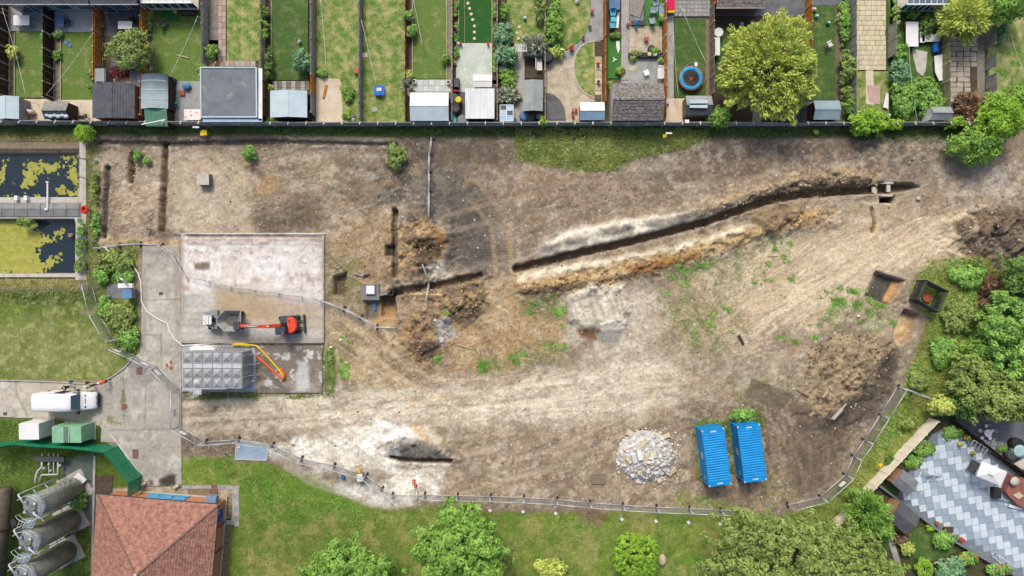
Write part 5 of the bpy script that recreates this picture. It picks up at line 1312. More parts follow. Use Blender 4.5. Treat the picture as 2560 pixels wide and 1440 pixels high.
sheet('kerb_edge',[(234,1140),(240,1140),(236,1300),(232,1460),(228,1460),(231,1300)],.08,M_CONC)
for p in([(242,1190),(282,1188),(280,1235),(240,1235)],):sheet('soil_bed',p,.02,M_SOILD)
sheet('kerb_edge',[(252,1066),(256,1062),(288,1092),(318,1130),(350,1182),(362,1214),(358,1216),(346,1188),(312,1134),(284,1096)],.14,M_CONC_L)
sheet('concrete_patch',[(254,1068),(284,1094),(292,1106),(252,1104)],.04,M_CONC)
for(r,lab)in(((342,918,357,937),'large rust red cover in the road inside the fence curve'),((332,1123,347,1146),'brown rectangular cover at the road end by the green fence'),((528,1213,544,1237),'brown cover in the path beside the brick house')):
 o=MB().box(*W((r[0]+r[2])/2,(r[1]+r[3])/2),.03,.075,(r[2]-r[0])/S,(r[3]-r[1])/S).build('access_cover',mat('rust_cover',C(136,104,94),C(116,88,80),4));tag(o,lab,'cover')
for k,(px,py)in enumerate(((418,913),(428,906),(428,920))):
 o=MB().box(*W(px,py),.03,.07,.26,.38).build('access_cover',M_BRICK);tag(o,('leftmost of three small brown covers in the road beside the water tank','upper right small brown cover of three beside the water tank','lower right small brown cover of three beside the water tank')[k],'cover','small covers by the water tank')
o=MB().lathe(*W(312,1016),[(.33,.03),(.33,.07),(.30,.075)],20).build('access_cover',mat('rust_cover',C(136,104,94)));tag(o,'round brown manhole cover in the road right of the van','cover')
for k,(px,py)in enumerate(((24,951),(14,1034),(403,734))):
 o=MB().box(*W(px,py),.03,.075,.4,.34).build('road_gully',M_DGREY);tag(o,('drain grate at the upper kerb left of the van','drain grate at the lower kerb left of the van','small square grate in the road beside the pale slab')[k],'drain')
MB_kerb=MB()
for a,b in zip([(-60,949),(40,951),(150,955),(240,960),(275,946),(312,920),(336,892)][:-1],[(40,951),(150,955),(240,960),(275,946),(312,920),(336,892)]):MB_kerb.slab((*W(*a),.06),(*W(*b),.06),.13,.22)
structure(MB_kerb.build('kerb',M_CONC))
def courses(el,er,rr,rl,n,thick=.05,tile=0.0,seed=1,lift=.03):
 el,er,rr,rl=map(Vector,(el,er,rr,rl));r=random.Random(seed);b=MB();nrm=(er-el).cross(rl-el).normalized()
 if nrm.z<0:nrm=-nrm
 for k in range(n):
  t0,t1=k/n,(k+1.12)/n;t1=min(t1,1)
  a0,b0,a1,b1=el.lerp(rl,t0),er.lerp(rr,t0),el.lerp(rl,t1),er.lerp(rr,t1)
  w=(b0-a0).length;m=max(1,int(w/tile))if tile else 1;of=(k%2)*.5 if tile else 0
  for j in range(-1 if of else 0,m):
   u0,u1=max(0,(j+of)/m),min(1,(j+1+of)/m)
   if u1-u0<1e-3:continue
   e=.004/max(.1,w)if tile else 0;lf=lift+(r.uniform(-.006,.010)if tile else 0)
   q=[a0.lerp(b0,u0+e),a0.lerp(b0,u1-e),a1.lerp(b1,min(1,u1-e)),a1.lerp(b1,min(1,u0+e))]
   up=[nrm*(thick+lf),nrm*(thick+lf),nrm*thick,nrm*thick]
   vs_=[p+u_ for p,u_ in zip(q,up)]+[q[0],q[1]]
   b.add(vs_,[(0,1,2,3),(4,5,1,0)])
 return b
M_TILE=mat('terracotta_tiles',C(180,134,116),C(142,100,88),2.2,fine=.45,fscale=5.5,c3=C(216,178,160),s3=5,t3=.68,bump=.02,bscale=7)
def house():
 h=3.1
 tl,tr=W(246,1237,h),W(545,1262,h)
 pk=W(340,1437,6.8)
 u=Vector((tr[0]-tl[0],tr[1]-tl[1],0)).normalized();v=Vector((u.y,-u.x,0));wid=(Vector(tr)-Vector(tl)).length
 TL,TR=Vector((*tl,h)),Vector((*tr,h));dep=15.0
 dl=Vector((W(232,1440,h)[0]-tl[0],W(232,1440,h)[1]-tl[1],0)).normalized()
 BL,BR=TL+v*dep,TR+v*dep
 PK=Vector((*pk,6.8));PK2=PK+v*(dep-11.6)
 t=thing('brick_house','tan brick building with a hipped red tile roof at bottom left','house',(TL.x+wid/2,TL.y-5,0))
 i=.35
 a,b_,c,d=TL+u*i+v*i,TR-u*i+v*i,BR-u*i-v*i,BL+u*i-v*i
 MB().prism([(p.x,p.y)for p in(a,b_,c,d)],0,h-.02).build('wall',mat('tan_brick',C(206,146,104),C(186,128,90),2.5,fine=.2,fscale=12),t)
 for nm,q in(('north',(TR,TL,PK,PK)),('east',(BR,TR,PK,PK2)),('west',(TL,BL,PK2,PK)),('south',(BL,BR,PK2,PK2))):
  e0,e1,r1,r0=q;L=((e0+e1)/2-(r0+r1)/2).length
  courses(e0,e1,r1,r0,int(L/.27),.05,.30,3,.045).build('roof_slope',M_TILE,t)
 for p,q in((TL,PK),(TR,PK),(BL,PK2),(BR,PK2),(PK,PK2)):
  n=int((q-p).length/.45);rd=MB()
  for k in range(n):rd.slab(p.lerp(q,k/n)+Vector((0,0,.1)),p.lerp(q,(k+.94)/n)+Vector((0,0,.11)),.2,.1)
  rd.build('hip_tile',mat('hip_tiles',C(150,120,104),C(126,98,86),3,fine=.3),t)
 MB().lathe(PK.x,PK.y,[(.2,6.8),(.16,7.1)],10).build('vent_cap',M_CONC_L,t)
 for p,q,nm in((TL,TR,'gutter'),(TR,BR,'gutter'),(TL,BL,'gutter')):
  o_=(-v if nm and p is TL and q is TR else(u if p is TR else-u))*.05
  MB().slab(p+o_-Vector((0,0,.06)),q+o_-Vector((0,0,.06)),.11,.1).build('gutter',M_DGREY,t)
 nf=lambda s,off=0.0:(Vector((TL.x,TL.y,0))+u*s+v*(i-off))
 mb=mat('sky_blue_door',C(96,178,226),C(84,164,212),1.5,rough=.5)
 for k in range(3):
  s0=4.3+k*1.42;p,q=nf(s0,.04),nf(s0+1.36,.04)
  o=MB().hull8([p+Vector((0,0,.1)),q+Vector((0,0,.1)),q-v*.05+Vector((0,0,.1)),p-v*.05+Vector((0,0,.1))][::1],[p+Vector((0,0,2.4)),q+Vector((0,0,2.4)),q-v*.05+Vector((0,0,2.4)),p-v*.05+Vector((0,0,2.4))]);dd=o.build('door',mb,t)
  hp=nf(s0+1.2,.13);MB().box(hp.x,hp.y,1.0,1.2,.06,.08).build('handle',M_BLACK,dd)
 p=nf(11.6,.45);MB().box(p.x,p.y,1.5,2.3,1.05,.8,math.atan2(u.y,u.x)).build('wall_unit',mat('blue_grey_unit',C(132,156,180),C(120,144,168),2,rough=.5),t)
 p,q=nf(2.2,.5),nf(2.9,.5)
 ef=lambda s,off=0.0:(Vector((TR.x,TR.y,0))+v*s-u*(i-off))
 p,q=ef(1.1,.05),ef(2.4,.05)
 sg=MB().hull8([q+Vector((0,0,.9)),q+u*.04+Vector((0,0,.9)),p+u*.04+Vector((0,0,.9)),p+Vector((0,0,.9))][::-1],[q+Vector((0,0,2.2)),q+u*.04+Vector((0,0,2.2)),p+u*.04+Vector((0,0,2.2)),p+Vector((0,0,2.2))][::-1]).build('sign_board',mat('deep_blue',C(24,70,170),None,2,rough=.5),t)
 b=MB()
 for s0,z in((1.15,2.0),(1.35,2.05),(2.2,1.2),(1.28,1.9)):
  e=ef(s0,.095);b.box(e.x,e.y,z,z+.14,.03,.1,math.atan2(u.y,u.x))
 b.build('lettering',M_LET,sg)
 for s0 in(2.8,5.6):e=ef(s0,.12);MB().box(e.x,e.y,0,h-.1,.09,.09).build('downpipe',M_WOOD_B,t)
 MB().slab(ef(0,.08)+Vector((0,0,.2)),ef(11,.08)+Vector((0,0,.2)),.1,.25).build('plinth_course',M_CONC_L,t)
 MB().slab(nf(.3,.08)+Vector((0,0,.2)),nf(wid-1,.08)+Vector((0,0,.2)),.1,.25).build('plinth_course',M_CONC_L,t)
house()
M_GRAVT=mat('brown_bark_mulch',C(150,132,104),C(120,102,80),3,fine=.4,fscale=10,bump=.04,bscale=12,c3=C(180,160,120),s3=6)
sheet('flower_bed',[(566,1264),(580,1264),(578,1300),(564,1300)],.03,M_GRAVT);sheet('flower_bed',[(562,1320),(574,1322),(566,1460),(552,1460)],.03,M_GRAVT)
sheet('flower_bed',[(470,1222),(527,1222),(526,1236),(470,1233)],.03,M_GRAVT)
pth=structure(MB().prism([W(x,y)for x,y in((457,1214),(598,1214),(598,1312),(562,1312),(562,1298),(580,1296),(582,1224),(457,1222))],-.1,.03).build('path',M_CONC))
tile_copies(pth,'slab',[(rect(586,y,597,y+12),.03,.06)for y in np.arange(1226,1310,13)]+[(rect(x,1215,x+19,1221),.03,.06)for x in np.arange(462,580,21)],[M_CONC,M_PAVE_G])
for k,(px,py,ang)in enumerate(((361,1208,.5),(443,1214,.5))):
 o=MB().box(0,0,0,.35,.7,.26,ang).build('gate_post_stone',M_WOOD_L);o.location=(*W(px,py),.03);tag(o,('pale stone block at the left of the road end','pale stone block at the right of the road end')[k],'block')
# smaller things on the site
def boxthing(name,label,cat,r,z0,z1,m,lidm=None,lid='lid',rz=0,group=None,over=.06):
 x0,y0=W(r[0],r[3],z1);x1,y1=W(r[2],r[1],z1);t=thing(name,label,cat,((x0+x1)/2,(y0+y1)/2,z0),rz,group)
 MB().box(0,0,0,z1-z0-.06,x1-x0-over,y1-y0-over).build('body',m,t,world=False)
 MB().box(0,0,z1-z0-.058,z1-z0,x1-x0,y1-y0).build(lid,lidm or m,t,world=False);return t
t=boxthing('concrete_block','pale square concrete block standing alone on the dusty soil','concrete block',(492,433,522,462),0,.95,M_CONC_D,M_CONC_L,'cap')
t=thing('valve_chamber','small square chamber with a white lid beside the trench','chamber',Q(926,728,0));x,y=W(926,728,.5)
MB().box(x-.02,y-.1,-.3,.28,1.9,1.7).build('chamber_wall',M_CONC_D,t);MB().box(x,y+.15,.28,.5,1.05,1.05).build('lid_frame',M_GREY,t);MB().box(x,y+.15,.5,.56,.88,.9).build('lid',M_WHITE,t)
t=thing('drain_box','dark open drain box at the end of the trench by the chamber','drain',Q(972,731,0));x,y=W(976,730,.2)
for dx,dy,w,d in((-.28,0,.06,.7),(.28,0,.06,.7),(0,.32,.5,.06),(0,-.32,.5,.06)):MB().box(x+dx,y+dy,-.6,.2,w,d).build('side',M_DGREY,t)
MB().slab(Q(946,737,.15),Q(970,733,.15),.3,.1).build('channel',M_GREY,t)
o=MB().slab(Q(935,756,.05-.5),Q(938,776,.05-.5),.26,.12).build('blue_pipe',M_BLUE);tag(o,'short bright blue pipe in the pit under the chamber','pipe')
o=MB().tube([Q(988,570,-1.25),Q(988,680,-1.25),Q(992,690,-1.0),Q(997,698,-.5)],.11,8).build('clay_pipe',mat('clay_pipe',C(190,150,96),C(160,124,80),3));tag(o,'tan drain pipe running along the floor of the upright trench','pipe')
o=MB().slab(Q(885,682,.12),Q(908,690,.12),.2,.12).build('timber',M_WOOD_G);tag(o,'grey timber baulk lying above the white lidded chamber','timber')
o=MB().slab(Q(905,692,.1),Q(925,686,.1),.16,.1).build('timber',M_WOOD_B);tag(o,'short dark timber offcut beside the chamber','timber')
o=MB().slab(Q(820,632,.1),Q(848,662,.1),.12,.08).build('timber',M_WOOD);tag(o,'thin brown timber lying right of the pale slab','timber')
t=thing('steel_plate','pale blue steel plate lying on the ground at the site fence','steel plate',Q(630,1130,.06));P=[Q(592,1101,.07),Q(672,1112,.07),Q(667,1151,.07),Q(588,1148,.07)]
MB().prism([(p[0],p[1])for p in P],0.02,.09).build('plate',M_STEEL_B,t);b=MB()
for a,c in zip(P,P[1:]+P[:1]):b.slab((a[0],a[1],.1),(c[0],c[1],.1),.12,.05)
b.build('edge_frame',M_CONC_L,t)
t=boxthing('control_box','white control box on the ground inside the fence','control box',(892,1186,906,1204),0,1.1,M_GREY,M_WHITE)
MB().slab((-.1,.3,.5),(-.25,.95,.6),.22,.15).build('yellow_hood',M_YELLOW,t,world=False)
t=thing('blue_canister','small blue canister beside the white control box','canister',Q(857,1194,0));x,y=W(857,1194,.4);MB().lathe(x,y,[(.16,0),(.2,.1),(.2,.45),(.08,.52)],10).build('drum',M_BLUE,t);MB().lathe(x-.08,y+.2,[(.1,0),(.1,.5)],8).build('green_cap',mat('dull_green',C(90,120,60)),t)
for k,(px,py)in enumerate(((1034,1204),(1038,1216))):
 x,y=W(px,py,.3);t=thing('traffic_cone',('upper','lower')[k]+' red and white traffic cone at the fence gap','cone',(x,y,0),0,'traffic cones')
 z0=max(0,float(gz(px,py)));MB().box(x,y,z0,z0+.05,.36,.36).build('base',M_RED,t);MB().lathe(x,y,[(.14,z0+.05),(.1,z0+.25)],10).build('cone',M_RED,t);MB().lathe(x,y,[(.1,z0+.25),(.07,z0+.42)],10).build('band',M_WHITE,t);MB().lathe(x,y,[(.07,z0+.42),(.03,z0+.62)],10).build('tip',M_RED,t)
t=thing('barrier_post','thin white post beside the traffic cones','post',Q(1043,1240,0));MB().tube([Q(1042,1228,.05),Q(1042,1246,.3)],.05,6).build('pole',M_WHITE,t)
t=boxthing('concrete_slab_piece','thin brown slab lying left below the rubble heap','slab',(1478,1185,1513,1210),.0,.2,M_CONC,mat('muddy_slab',C(140,124,104),C(124,110,92),2),'top_face',.02)
t=thing('hatch_slab','tilted brown slab with a hatch by the lower site fence','slab',Q(1585,1248,0),math.radians(-33));MB().box(0,0,0,.16,.75,1.4).build('slab',mat('muddy_slab',C(140,124,104)),t,world=False);MB().box(.0,.12,.162,.185,.42,.6).build('hatch',M_WOOD,t,world=False)
t=thing('scrap_bars','two grey bars lying above the left blue container','scrap',Q(1740,1052,0))
for k in(0,5):MB().slab(Q(1730,1053+k,.12),Q(1744,1047+k,.12),.1,.06).build('bar',M_GREY,t)
for k,(a,b_,w,m,lab)in enumerate((((2046,990),(2056,975),.22,M_WOOD_L,'short pale plank on the churned soil near the big spoil heap'),((1986,972),(2016,988),.14,M_WOOD,'long brown board at the edge of the scraped rectangle'),((2076,1046),(2096,1018),.34,M_CONC_L,'grey broken slab lying on the dark spoil'),((2096,1018),(2106,1006),.14,M_CONC_L,'thin grey splinter above the broken slab'),((2020,1038),(2028,1028),.3,M_WOOD_L,'small pale board left of the broken slab'),((1846,838),(1858,862),.3,M_WOOD_B,'dark rotten timber in the middle of the weedy ground'),((1140,860),(1180,872),.1,M_WOOD_L,'pale stick on the orange soil'),((1660,636),(1672,626),.1,M_WOOD_L,'pale root at the end of the orange clay bank'),((1200,884),(1190,868),.12,M_WOOD_L,'crooked pale root above the green weeds'),((1920,640),(1940,640),.1,M_WOOD_L,'pale root on the white flecked soil'))):
 o=MB().slab((*W(*a),float(gz(*a))+.12),(*W(*b_),float(gz(*b_))+.1),w,.08).build('plank',m);tag(o,lab,'timber' if m not in(M_CONC_L,)else 'slab')
t=thing('pit_frame','pale concrete frame across the far end of the long trench','frame',Q(2190,472,0))
for(a,b_,w)in(((2184,468),(2184,482),.42),((2220,462),(2220,480),.4),((2196,457),(2232,458),.2),((2200,489),(2230,489),.2)):MB().slab((*W(*a),.02),(*W(*b_),.02),w,.2).build('beam',M_CONC_L,t)
o=MB().ball(Q(2296,497,.12),.26,.22,.18,8,5).build('boulder',M_CONC_L);tag(o,'pale boulder right of the far trench end','boulder')
o=MB().ball(Q(2438,636,.25),.32,.28,.2,8,5).build('boulder',M_CONC_L);tag(o,'pale boulder at the foot of the dark spoil heap','boulder')
o=MB().ball(Q(1655,1400,.25),.5,.7,.35,9,6).build('boulder',M_WOOD_L);tag(o,'smooth tan boulder beside the clipped bright bush','boulder')
for k,(px,py)in enumerate(((852,850),(2143,790),(1090,800),(598,1118),(828,868))):
 o=MB().ball((*W(px,py),float(max(gz(px,py),0))+.08),.2,.14,.1,7,4).build('litter_bag',M_WHITE);tag(o,('white litter by the haul track below the mesh fence','white ball of litter in the weeds on the right','pale litter in the hollow near the bent panels','small white litter under the fence by the steel plate','white scrap at the corner of the stained apron')[k],'litter')
def cage():
 h=2.0;top=[(2321,700),(2371,730),(2350,780),(2300,748)]
 t=thing('steel_cage','dark steel cage enclosure around a rust red lid in the long grass','cage',Q(2325,742,0));P=[Vector((*W(*p,h),0))for p in top]
 P=[Vector((*W(*p,h),0))for p in((2320,701),(2372,728),(2349,779),(2299,750))]
 for i in range(4):
  a,b_=P[i],P[(i+1)%4];d=(b_-a).normalized();L=(b_-a).length;n=int(L/.14)
  MB().box(a.x,a.y,0,h,.1,.1,.5).build('post',M_BLACK,t)
  m=MB()
  for k in range(n):c=a.lerp(b_,(k+.5)/n);m.box(c.x,c.y,.05,h-.05,.10,.025,math.atan2(d.y,d.x))
  pn=m.build('panel',mat('black_steel',C(58,66,72),C(46,52,58),2,rough=.5),t)
  b=MB()
  for z in(.4,h-.3):b.slab(a+Vector((0,0,z)),b_+Vector((0,0,z)),.05,.06)
  for k in range(int(L/.2)):c=a.lerp(b_,(k+.5)/int(L/.2));b.box(c.x,c.y,h,h+.08,.05,.05)
  b.build('rail',M_GREY,pn)
 MB().lathe(*W(2320,744,.3),[(.52,0),(.52,.26),(.48,.3)],22).build('lid',mat('rust_red_lid',C(176,96,74),C(156,82,64),2),t)
cage()
sheet('plant_slab',[(268,712),(338,708),(338,746),(268,747)],.06,M_CONC_D)
t=thing('sign_bracket','white angled post with arm standing over the weed bed slab','post',Q(325,716,0));MB().slab(Q(326,718,.1),Q(303,697,2.6),.34,.12).build('arm',M_WHITE,t);MB().box(*W(313,714,1.4),1.1,1.45,.35+1.2,.5).build('head',M_WHITE,t)
boxthing('blue_kiosk','small blue topped kiosk under the white angled post','kiosk',(306,722,329,746),.06,1.3,M_GREY,mat('soft_blue',C(112,152,192),C(100,140,180),2))
for k,(px,py,fx,fy,lab)in enumerate(((490,319,509,332,'yellow warning board beside a white T post on the verge at left'),(1672,334,1662,340,'small yellow warning board beside a white T post on the verge at right'))):
 t=thing('warning_flag',lab,'sign',Q(px,py,0));MB().tube([Q(px+2,py+4,0),Q(px,py,1.3)],.05,6).build('pole',M_WHITE,t);MB().slab(Q(px-8,py-1,1.3),Q(px+8,py-1,1.3),.16,.12).build('crossbar',M_WHITE,t)
 w=16 if k==0 else 10;MB().box(*W(fx,fy,.8),.75,.85,w/S,(13 if k==0 else 8)/S,.1).build('board',M_YELLOW,t)
t=thing('yellow_reflector','small yellow tag on the timber fence by the big patio','tag',Q(2201,1163,0));MB().box(*W(2201,1162,1.4),1.3,1.5,.42,.3,.6).build('tag_plate',M_YELLOW,t)
# back gardens along the top
def lawn_mat(nm,a,b,c,sc=.9):return mat(nm,C(*a),C(*b),sc,fine=.42,lo=.42,hi=.58,fscale=7,bump=.03,bscale=9,c3=C(*c),s3=.9,t3=.46,w3=.22)
L_MID=lawn_mat('lawn_mid_green',(104,132,58),(78,112,44),(140,148,86))
L_DRY=lawn_mat('lawn_dry',(136,150,82),(94,130,52),(184,176,122),1.2)
L_DARK=lawn_mat('lawn_dark',(74,106,48),(60,94,42),(116,130,72))
L_RICH=lawn_mat('lawn_rich',(44,96,36),(36,84,30),(58,110,44))
L_TURF=mat('artificial_turf',C(76,134,56),C(66,122,48),1.5,fine=.16)
M_CREAM=mat('cream_paving',C(226,212,188),C(206,190,164),1.0,c3=C(184,170,144),s3=3.5)
M_PATIO=mat('patio_grey',C(168,170,168),C(146,148,147),1.0,c3=C(126,128,124),s3=4)
M_PATIO_L=mat('patio_pale',C(198,204,202),C(180,186,184),1.0,c3=C(160,166,160),s3=4)
M_PATIO_D=mat('patio_dark',C(118,120,124),C(98,100,106),1.0,c3=C(84,86,92),s3=4)
M_MINT=mat('minty_concrete',C(206,214,200),C(178,192,178),1.0,c3=C(224,224,212),s3=2,t3=.55)
M_GRAVEL=mat('cream_gravel',C(206,194,170),C(176,164,140),1.4,fine=.4,fscale=12,bump=.03,bscale=14,c3=C(150,138,118),s3=8)
M_GRAVEL_G=mat('grey_gravel',C(150,144,130),C(126,120,108),2,fine=.45,fscale=12,bump=.03,bscale=14,c3=C(176,170,156),s3=9)
M_PINK=[mat('pink_paving',C(198,172,162),C(184,158,150),1.2),mat('pink_paving_dark',C(182,154,146),C(170,142,134),1.2),mat('pink_paving_grey',C(188,176,170),C(174,162,156),1.2)]
M_YEL=[mat('yellow_paving',C(224,214,178),C(206,196,160),1.0),mat('yellow_paving_b',C(214,206,176),C(200,190,158),1.0)]
M_FELT=mat('roof_felt_grey',C(160,166,166),C(142,148,150),.8,c3=C(128,134,134),s3=3,fine=.14)
M_FELT_B=mat('roof_felt_pale_blue_and_shade',C(200,216,222),C(186,204,212),.8,fine=.07)  # pale blue felt; also colours the shaded slope of a white roof
M_FELT_D=mat('roof_felt_dark',C(82,86,94),C(70,74,82),.8,fine=.14)
M_FELT_W=mat('white_roof_sheet',C(246,246,242),C(232,232,228),.8,fine=.05,c3=C(222,224,222),s3=4)
M_FLAT=mat('flat_roof_grey',C(128,134,140),C(112,118,126),.6,c3=C(154,152,142),s3=.9,t3=.6,fine=.1)
M_SLATE=mat('slate_tile',C(98,100,106),C(80,82,90),1.5,fine=.25,fscale=8)
M_GTILE=mat('grey_brown_tile',C(140,132,128),C(98,92,90),3.2,fine=.5,fscale=7,c3=C(180,174,170),s3=5,t3=.56)
M_TEAL=mat('turquoise',C(92,204,224),C(78,190,212),2,rough=.5,fine=.05)
M_TERRA=mat('terracotta_pot',C(190,120,96),C(170,104,82),3)
# the long concrete fence behind the gardens
M_PANEL=mat('concrete_fence_panel',C(170,172,172),C(146,148,150),.8,c3=C(120,122,122),s3=3)
def back_fence():
 base=lambda px:(310.5+4.5*min(1,max(0,px/700)))
 t=thing('concrete_fence','long grey concrete panel fence along the ends of the gardens','fence',Q(1200,315,0))
 h=1.75;xs=np.arange(-52,2440,43.7);pm=None
 bp=MB().box(0,0,0,h+.08,.13,.16);bp.slab((0,-.02,h),(-.03,-.34,h+.28),.10,.09);mp=bpy.data.meshes.new('post');mp.from_pydata(bp.v,[],bp.f);mp.materials.append(M_CONC_L)
 cache=[]
 L=43.7/S-.10
 for k in range(4):
  b=MB().box(0,0,0,.425,L,.06);me=bpy.data.meshes.new('panel');me.from_pydata(b.v,[],b.f);me.materials.append(M_PANEL);cache.append(me)
 for i,px in enumerate(xs):
  y0=base(px);x,y=W(px,y0);o=link('post',mp,t);o.location=Vector((x,y,0))-t.location
  if px>2400:break
  x2,y2=W(px+43.7,base(px+43.7));rz=math.atan2(y2-y,x2-x)
  for k in range(4):
   o=link('panel',cache[k],t);o.location=Vector(((x+x2)/2,(y+y2)/2+random.uniform(-.012,.012),.01+k*.43))-t.location;o.rotation_euler.z=rz
back_fence()
# fences between the gardens, board by board
def garden_fence(label,p0,p1,m,h=1.75,bw=.42,post=None,pm=None,gaps=(),fill=.96,thick=.03):
 a,c=Vector((*W(*p0),0)),Vector((*W(*p1),0));d=(c-a);L=d.length;d.normalize();rz=math.atan2(d.y,d.x);n=max(1,round(L/bw));w=L/n
 t=thing('garden_fence',label,'fence',tuple(a),rz)
 b=MB().box(w/2,0,.03,h,w*fill,thick);me=bpy.data.meshes.new('board');me.from_pydata(b.v,[],b.f);me.materials.append(m)
 for k in range(n):
  s=(k+.5)/n
  if any(g0<s<g1 for g0,g1 in gaps):continue
  o=link('board',me,t);o.location=(k*w,(.012 if k%2 else-.012)+random.uniform(-.01,.01),random.uniform(-.02,.02))
 np_=max(1,round(L/(post or 1.85)))
 b=MB().box(0,0,0,h+.08,.11,.13);mp=bpy.data.meshes.new('post');mp.from_pydata(b.v,[],b.f);mp.materials.append(pm or m)
 for k in range(np_+1):o=link('post',mp,t);o.location=(L*k/np_,0,0)
 r=MB()
 for z in(.4,h-.3):r.box(L/2,.06,z,z+.09,L,.05)
 r.build('rail',m,t,world=False)
 return t
GF=[((22,2),(22,244),M_WOOD_B,M_CONC_L,'dark brown board fence at the far left edge of the gardens'),((134,12),(134,254),mat('very_dark_wood',C(58,42,38),C(50,36,34),2,fine=.2),M_CONC_L,'very dark brown fence with white posts right of the first garden'),((256,8),(256,210),M_WOOD_O,M_CONC_L,'orange brown fence left of the garden with the young round tree'),((371,14),(371,296),M_WOOD_O,M_CONC_L,'orange fence right of the garden with the young round tree'),((521,-20),(521,166),M_WOOD_G,None,'grey board fence above the big flat roofed garage'),((663,-20),(663,204),M_WOOD_L,None,'pale weathered fence with climbing roses beside the garage'),((663,207),(663,296),M_WOOD_O,M_WOOD_B,'short orange fence beside the right side of the garage'),((788,-20),(788,196),M_WOOD_G,None,'grey fence left of the patchy worn lawn'),((788,199),(788,240),M_WOOD_O,None,'single orange fence panel at the end of a grey fence'),((788,242),(788,290),M_WOOD_G,None,'short grey fence beside the pale blue felt shed'),((905,-20),(905,304),M_WOOD_G,None,'grey fence between the worn lawn and the lawn with a blue table'),((1017,-20),(1017,304),mat('red_brown_wood',C(136,66,50),C(116,56,44),2,fine=.15),None,'thin red brown fence left of the flowered tile patio'),((1131,-20),(1131,304),M_WOOD_L,None,'thin pale fence left of the bright green lawn with stepping stones'),((1243,-20),(1243,304),M_WOOD_L,None,'thin pale fence right of the bright green lawn with stepping stones'),((1361,-20),(1361,304),M_WOOD_L,None,'thin pale fence left of the curved gravel garden'),((1509,-20),(1509,262),M_WOOD_O,None,'orange board fence right of the curved gravel garden'),((1657,-20),(1657,304),M_WOOD_O,M_CONC_L,'orange fence with white posts right of the tiled outhouse'),((1774,24),(1774,240),mat('beige_grey_wood',C(150,138,126),C(130,118,108),1.5,fine=.2),M_WOOD_L,'beige grey fence right of the trampoline garden'),((2013,-20),(2013,158),M_WOOD_O,M_WOOD_L,'narrow brown fence right of the great yellow green tree'),((2122,-20),(2122,296),M_WOOD_G,None,'grey fence left of the yellow paved yard'),((2219,70),(2219,146),M_WOOD_G,None,'short grey fence right of the yellow paved yard'),((2350,34),(2350,300),mat('mossy_wood',C(150,146,108),C(130,128,98),1.2,fine=.2),M_WOOD_L,'mossy grey fence left of the cracked paving'),((2462,44),(2462,122),M_WOOD_G,None,'upper grey fence section right of the cracked paving'),((2464,150),(2464,176),M_WOOD_G,None,'middle grey fence section right of the cracked paving'),((2464,195),(2464,245),M_WOOD_G,None,'lower grey fence section right of the cracked paving')]
for p0,p1,m,pm,lab in GF:garden_fence(lab,p0,p1,m,1.2 if abs(p0[0]-1245)<120 or p0[0]==1017 else 1.75,pm=pm)
# ground of each garden (sheets of lawn, paving, gravel)
def sh(nm,p,z,m):return sheet(nm,p,z,m,.12)
sh('patio',rect(26,17,134,78),.05,M_PATIO);sh('lawn',rect(40,78,130,244),.02,L_MID);sh('patio',rect(50,248,134,305),.04,M_CREAM)
sh('patio',rect(138,20,252,80),.05,M_PATIO_L);sh('lawn',rect(155,80,252,250),.02,L_MID);sh('gravel',rect(138,80,153,250),.0,M_GRAVEL_G);sh('patio',rect(138,250,252,305),.04,M_CREAM)
sh('patio',rect(260,20,368,90),.05,M_PATIO_D);sh('path',rect(278,90,368,200),.03,M_PATIO_D);sh('soil_bed',rect(258,80,278,180),.02,M_SOILD);sh('path',rect(275,180,330,240),.05,M_CREAM)
sh('lawn',rect(383,20,520,205),.02,L_MID);sh('gravel',rect(374,20,383,185),.01,M_GRAVEL_G);sh('patio',rect(400,203,512,305),.05,M_PATIO)
sh('gravel',rect(523,-40,547,112),.01,M_GRAVEL_G);sh('lawn',rect(567,-40,660,152),.02,L_DRY);sh('soil_bed',rect(523,100,548,165),.01,M_SOILD)
sh('soil_bed',rect(664,-40,679,205),.02,M_SOILD);sh('lawn',rect(680,-40,772,200),.02,L_DARK);sh('soil_bed',rect(770,-40,787,200),.02,M_SOILD)
sh('lawn',rect(790,-40,903,200),.02,L_DRY);sh('bare_sand',[(790,194),(850,198),(856,222),(862,305),(790,305)],.03,M_CREAM);sh('lawn',[(852,196),(903,196),(903,305),(858,305)],.035,L_DRY)
sh('lawn',rect(907,-40,1015,305),.02,L_DRY)
sh('soil_bed',rect(1018,-40,1031,205),.02,M_SOILD);sh('lawn',rect(1032,-40,1116,197),.02,L_MID);sh('gravel',rect(1118,-40,1129,198),.01,M_GRAVEL_G)
sh('soil_bed',rect(1132,-40,1147,200),.02,M_SOILD);sh('lawn',rect(1148,-40,1229,107),.03,L_RICH);sh('patio',[(1141,108),(1230,108),(1230,190),(1220,230),(1140,230)],.05,M_MINT);sh('soil_bed',rect(1231,-40,1242,210),.02,M_SOILD);sh('path',rect(1132,200,1242,305),.02,M_PATIO_D)
sh('soil_bed',rect(1244,-40,1290,305),.01,M_SOILD);sh('lawn',rect(1268,-40,1360,108),.03,L_DRY);sh('path',[(1286,108),(1312,108),(1310,305),(1284,305)],.05,M_CONC);sh('soil_bed',rect(1311,125,1360,195),.02,M_SOILD)
sh('gravel',[(1363,130),(1400,138),(1440,110),(1500,100),(1507,305),(1363,305)],.03,M_GRAVEL);sh('lawn',[(1378,-40),(1476,-40),(1476,40),(1466,80),(1448,104),(1416,124),(1390,128),(1378,110)],.03,L_DRY)
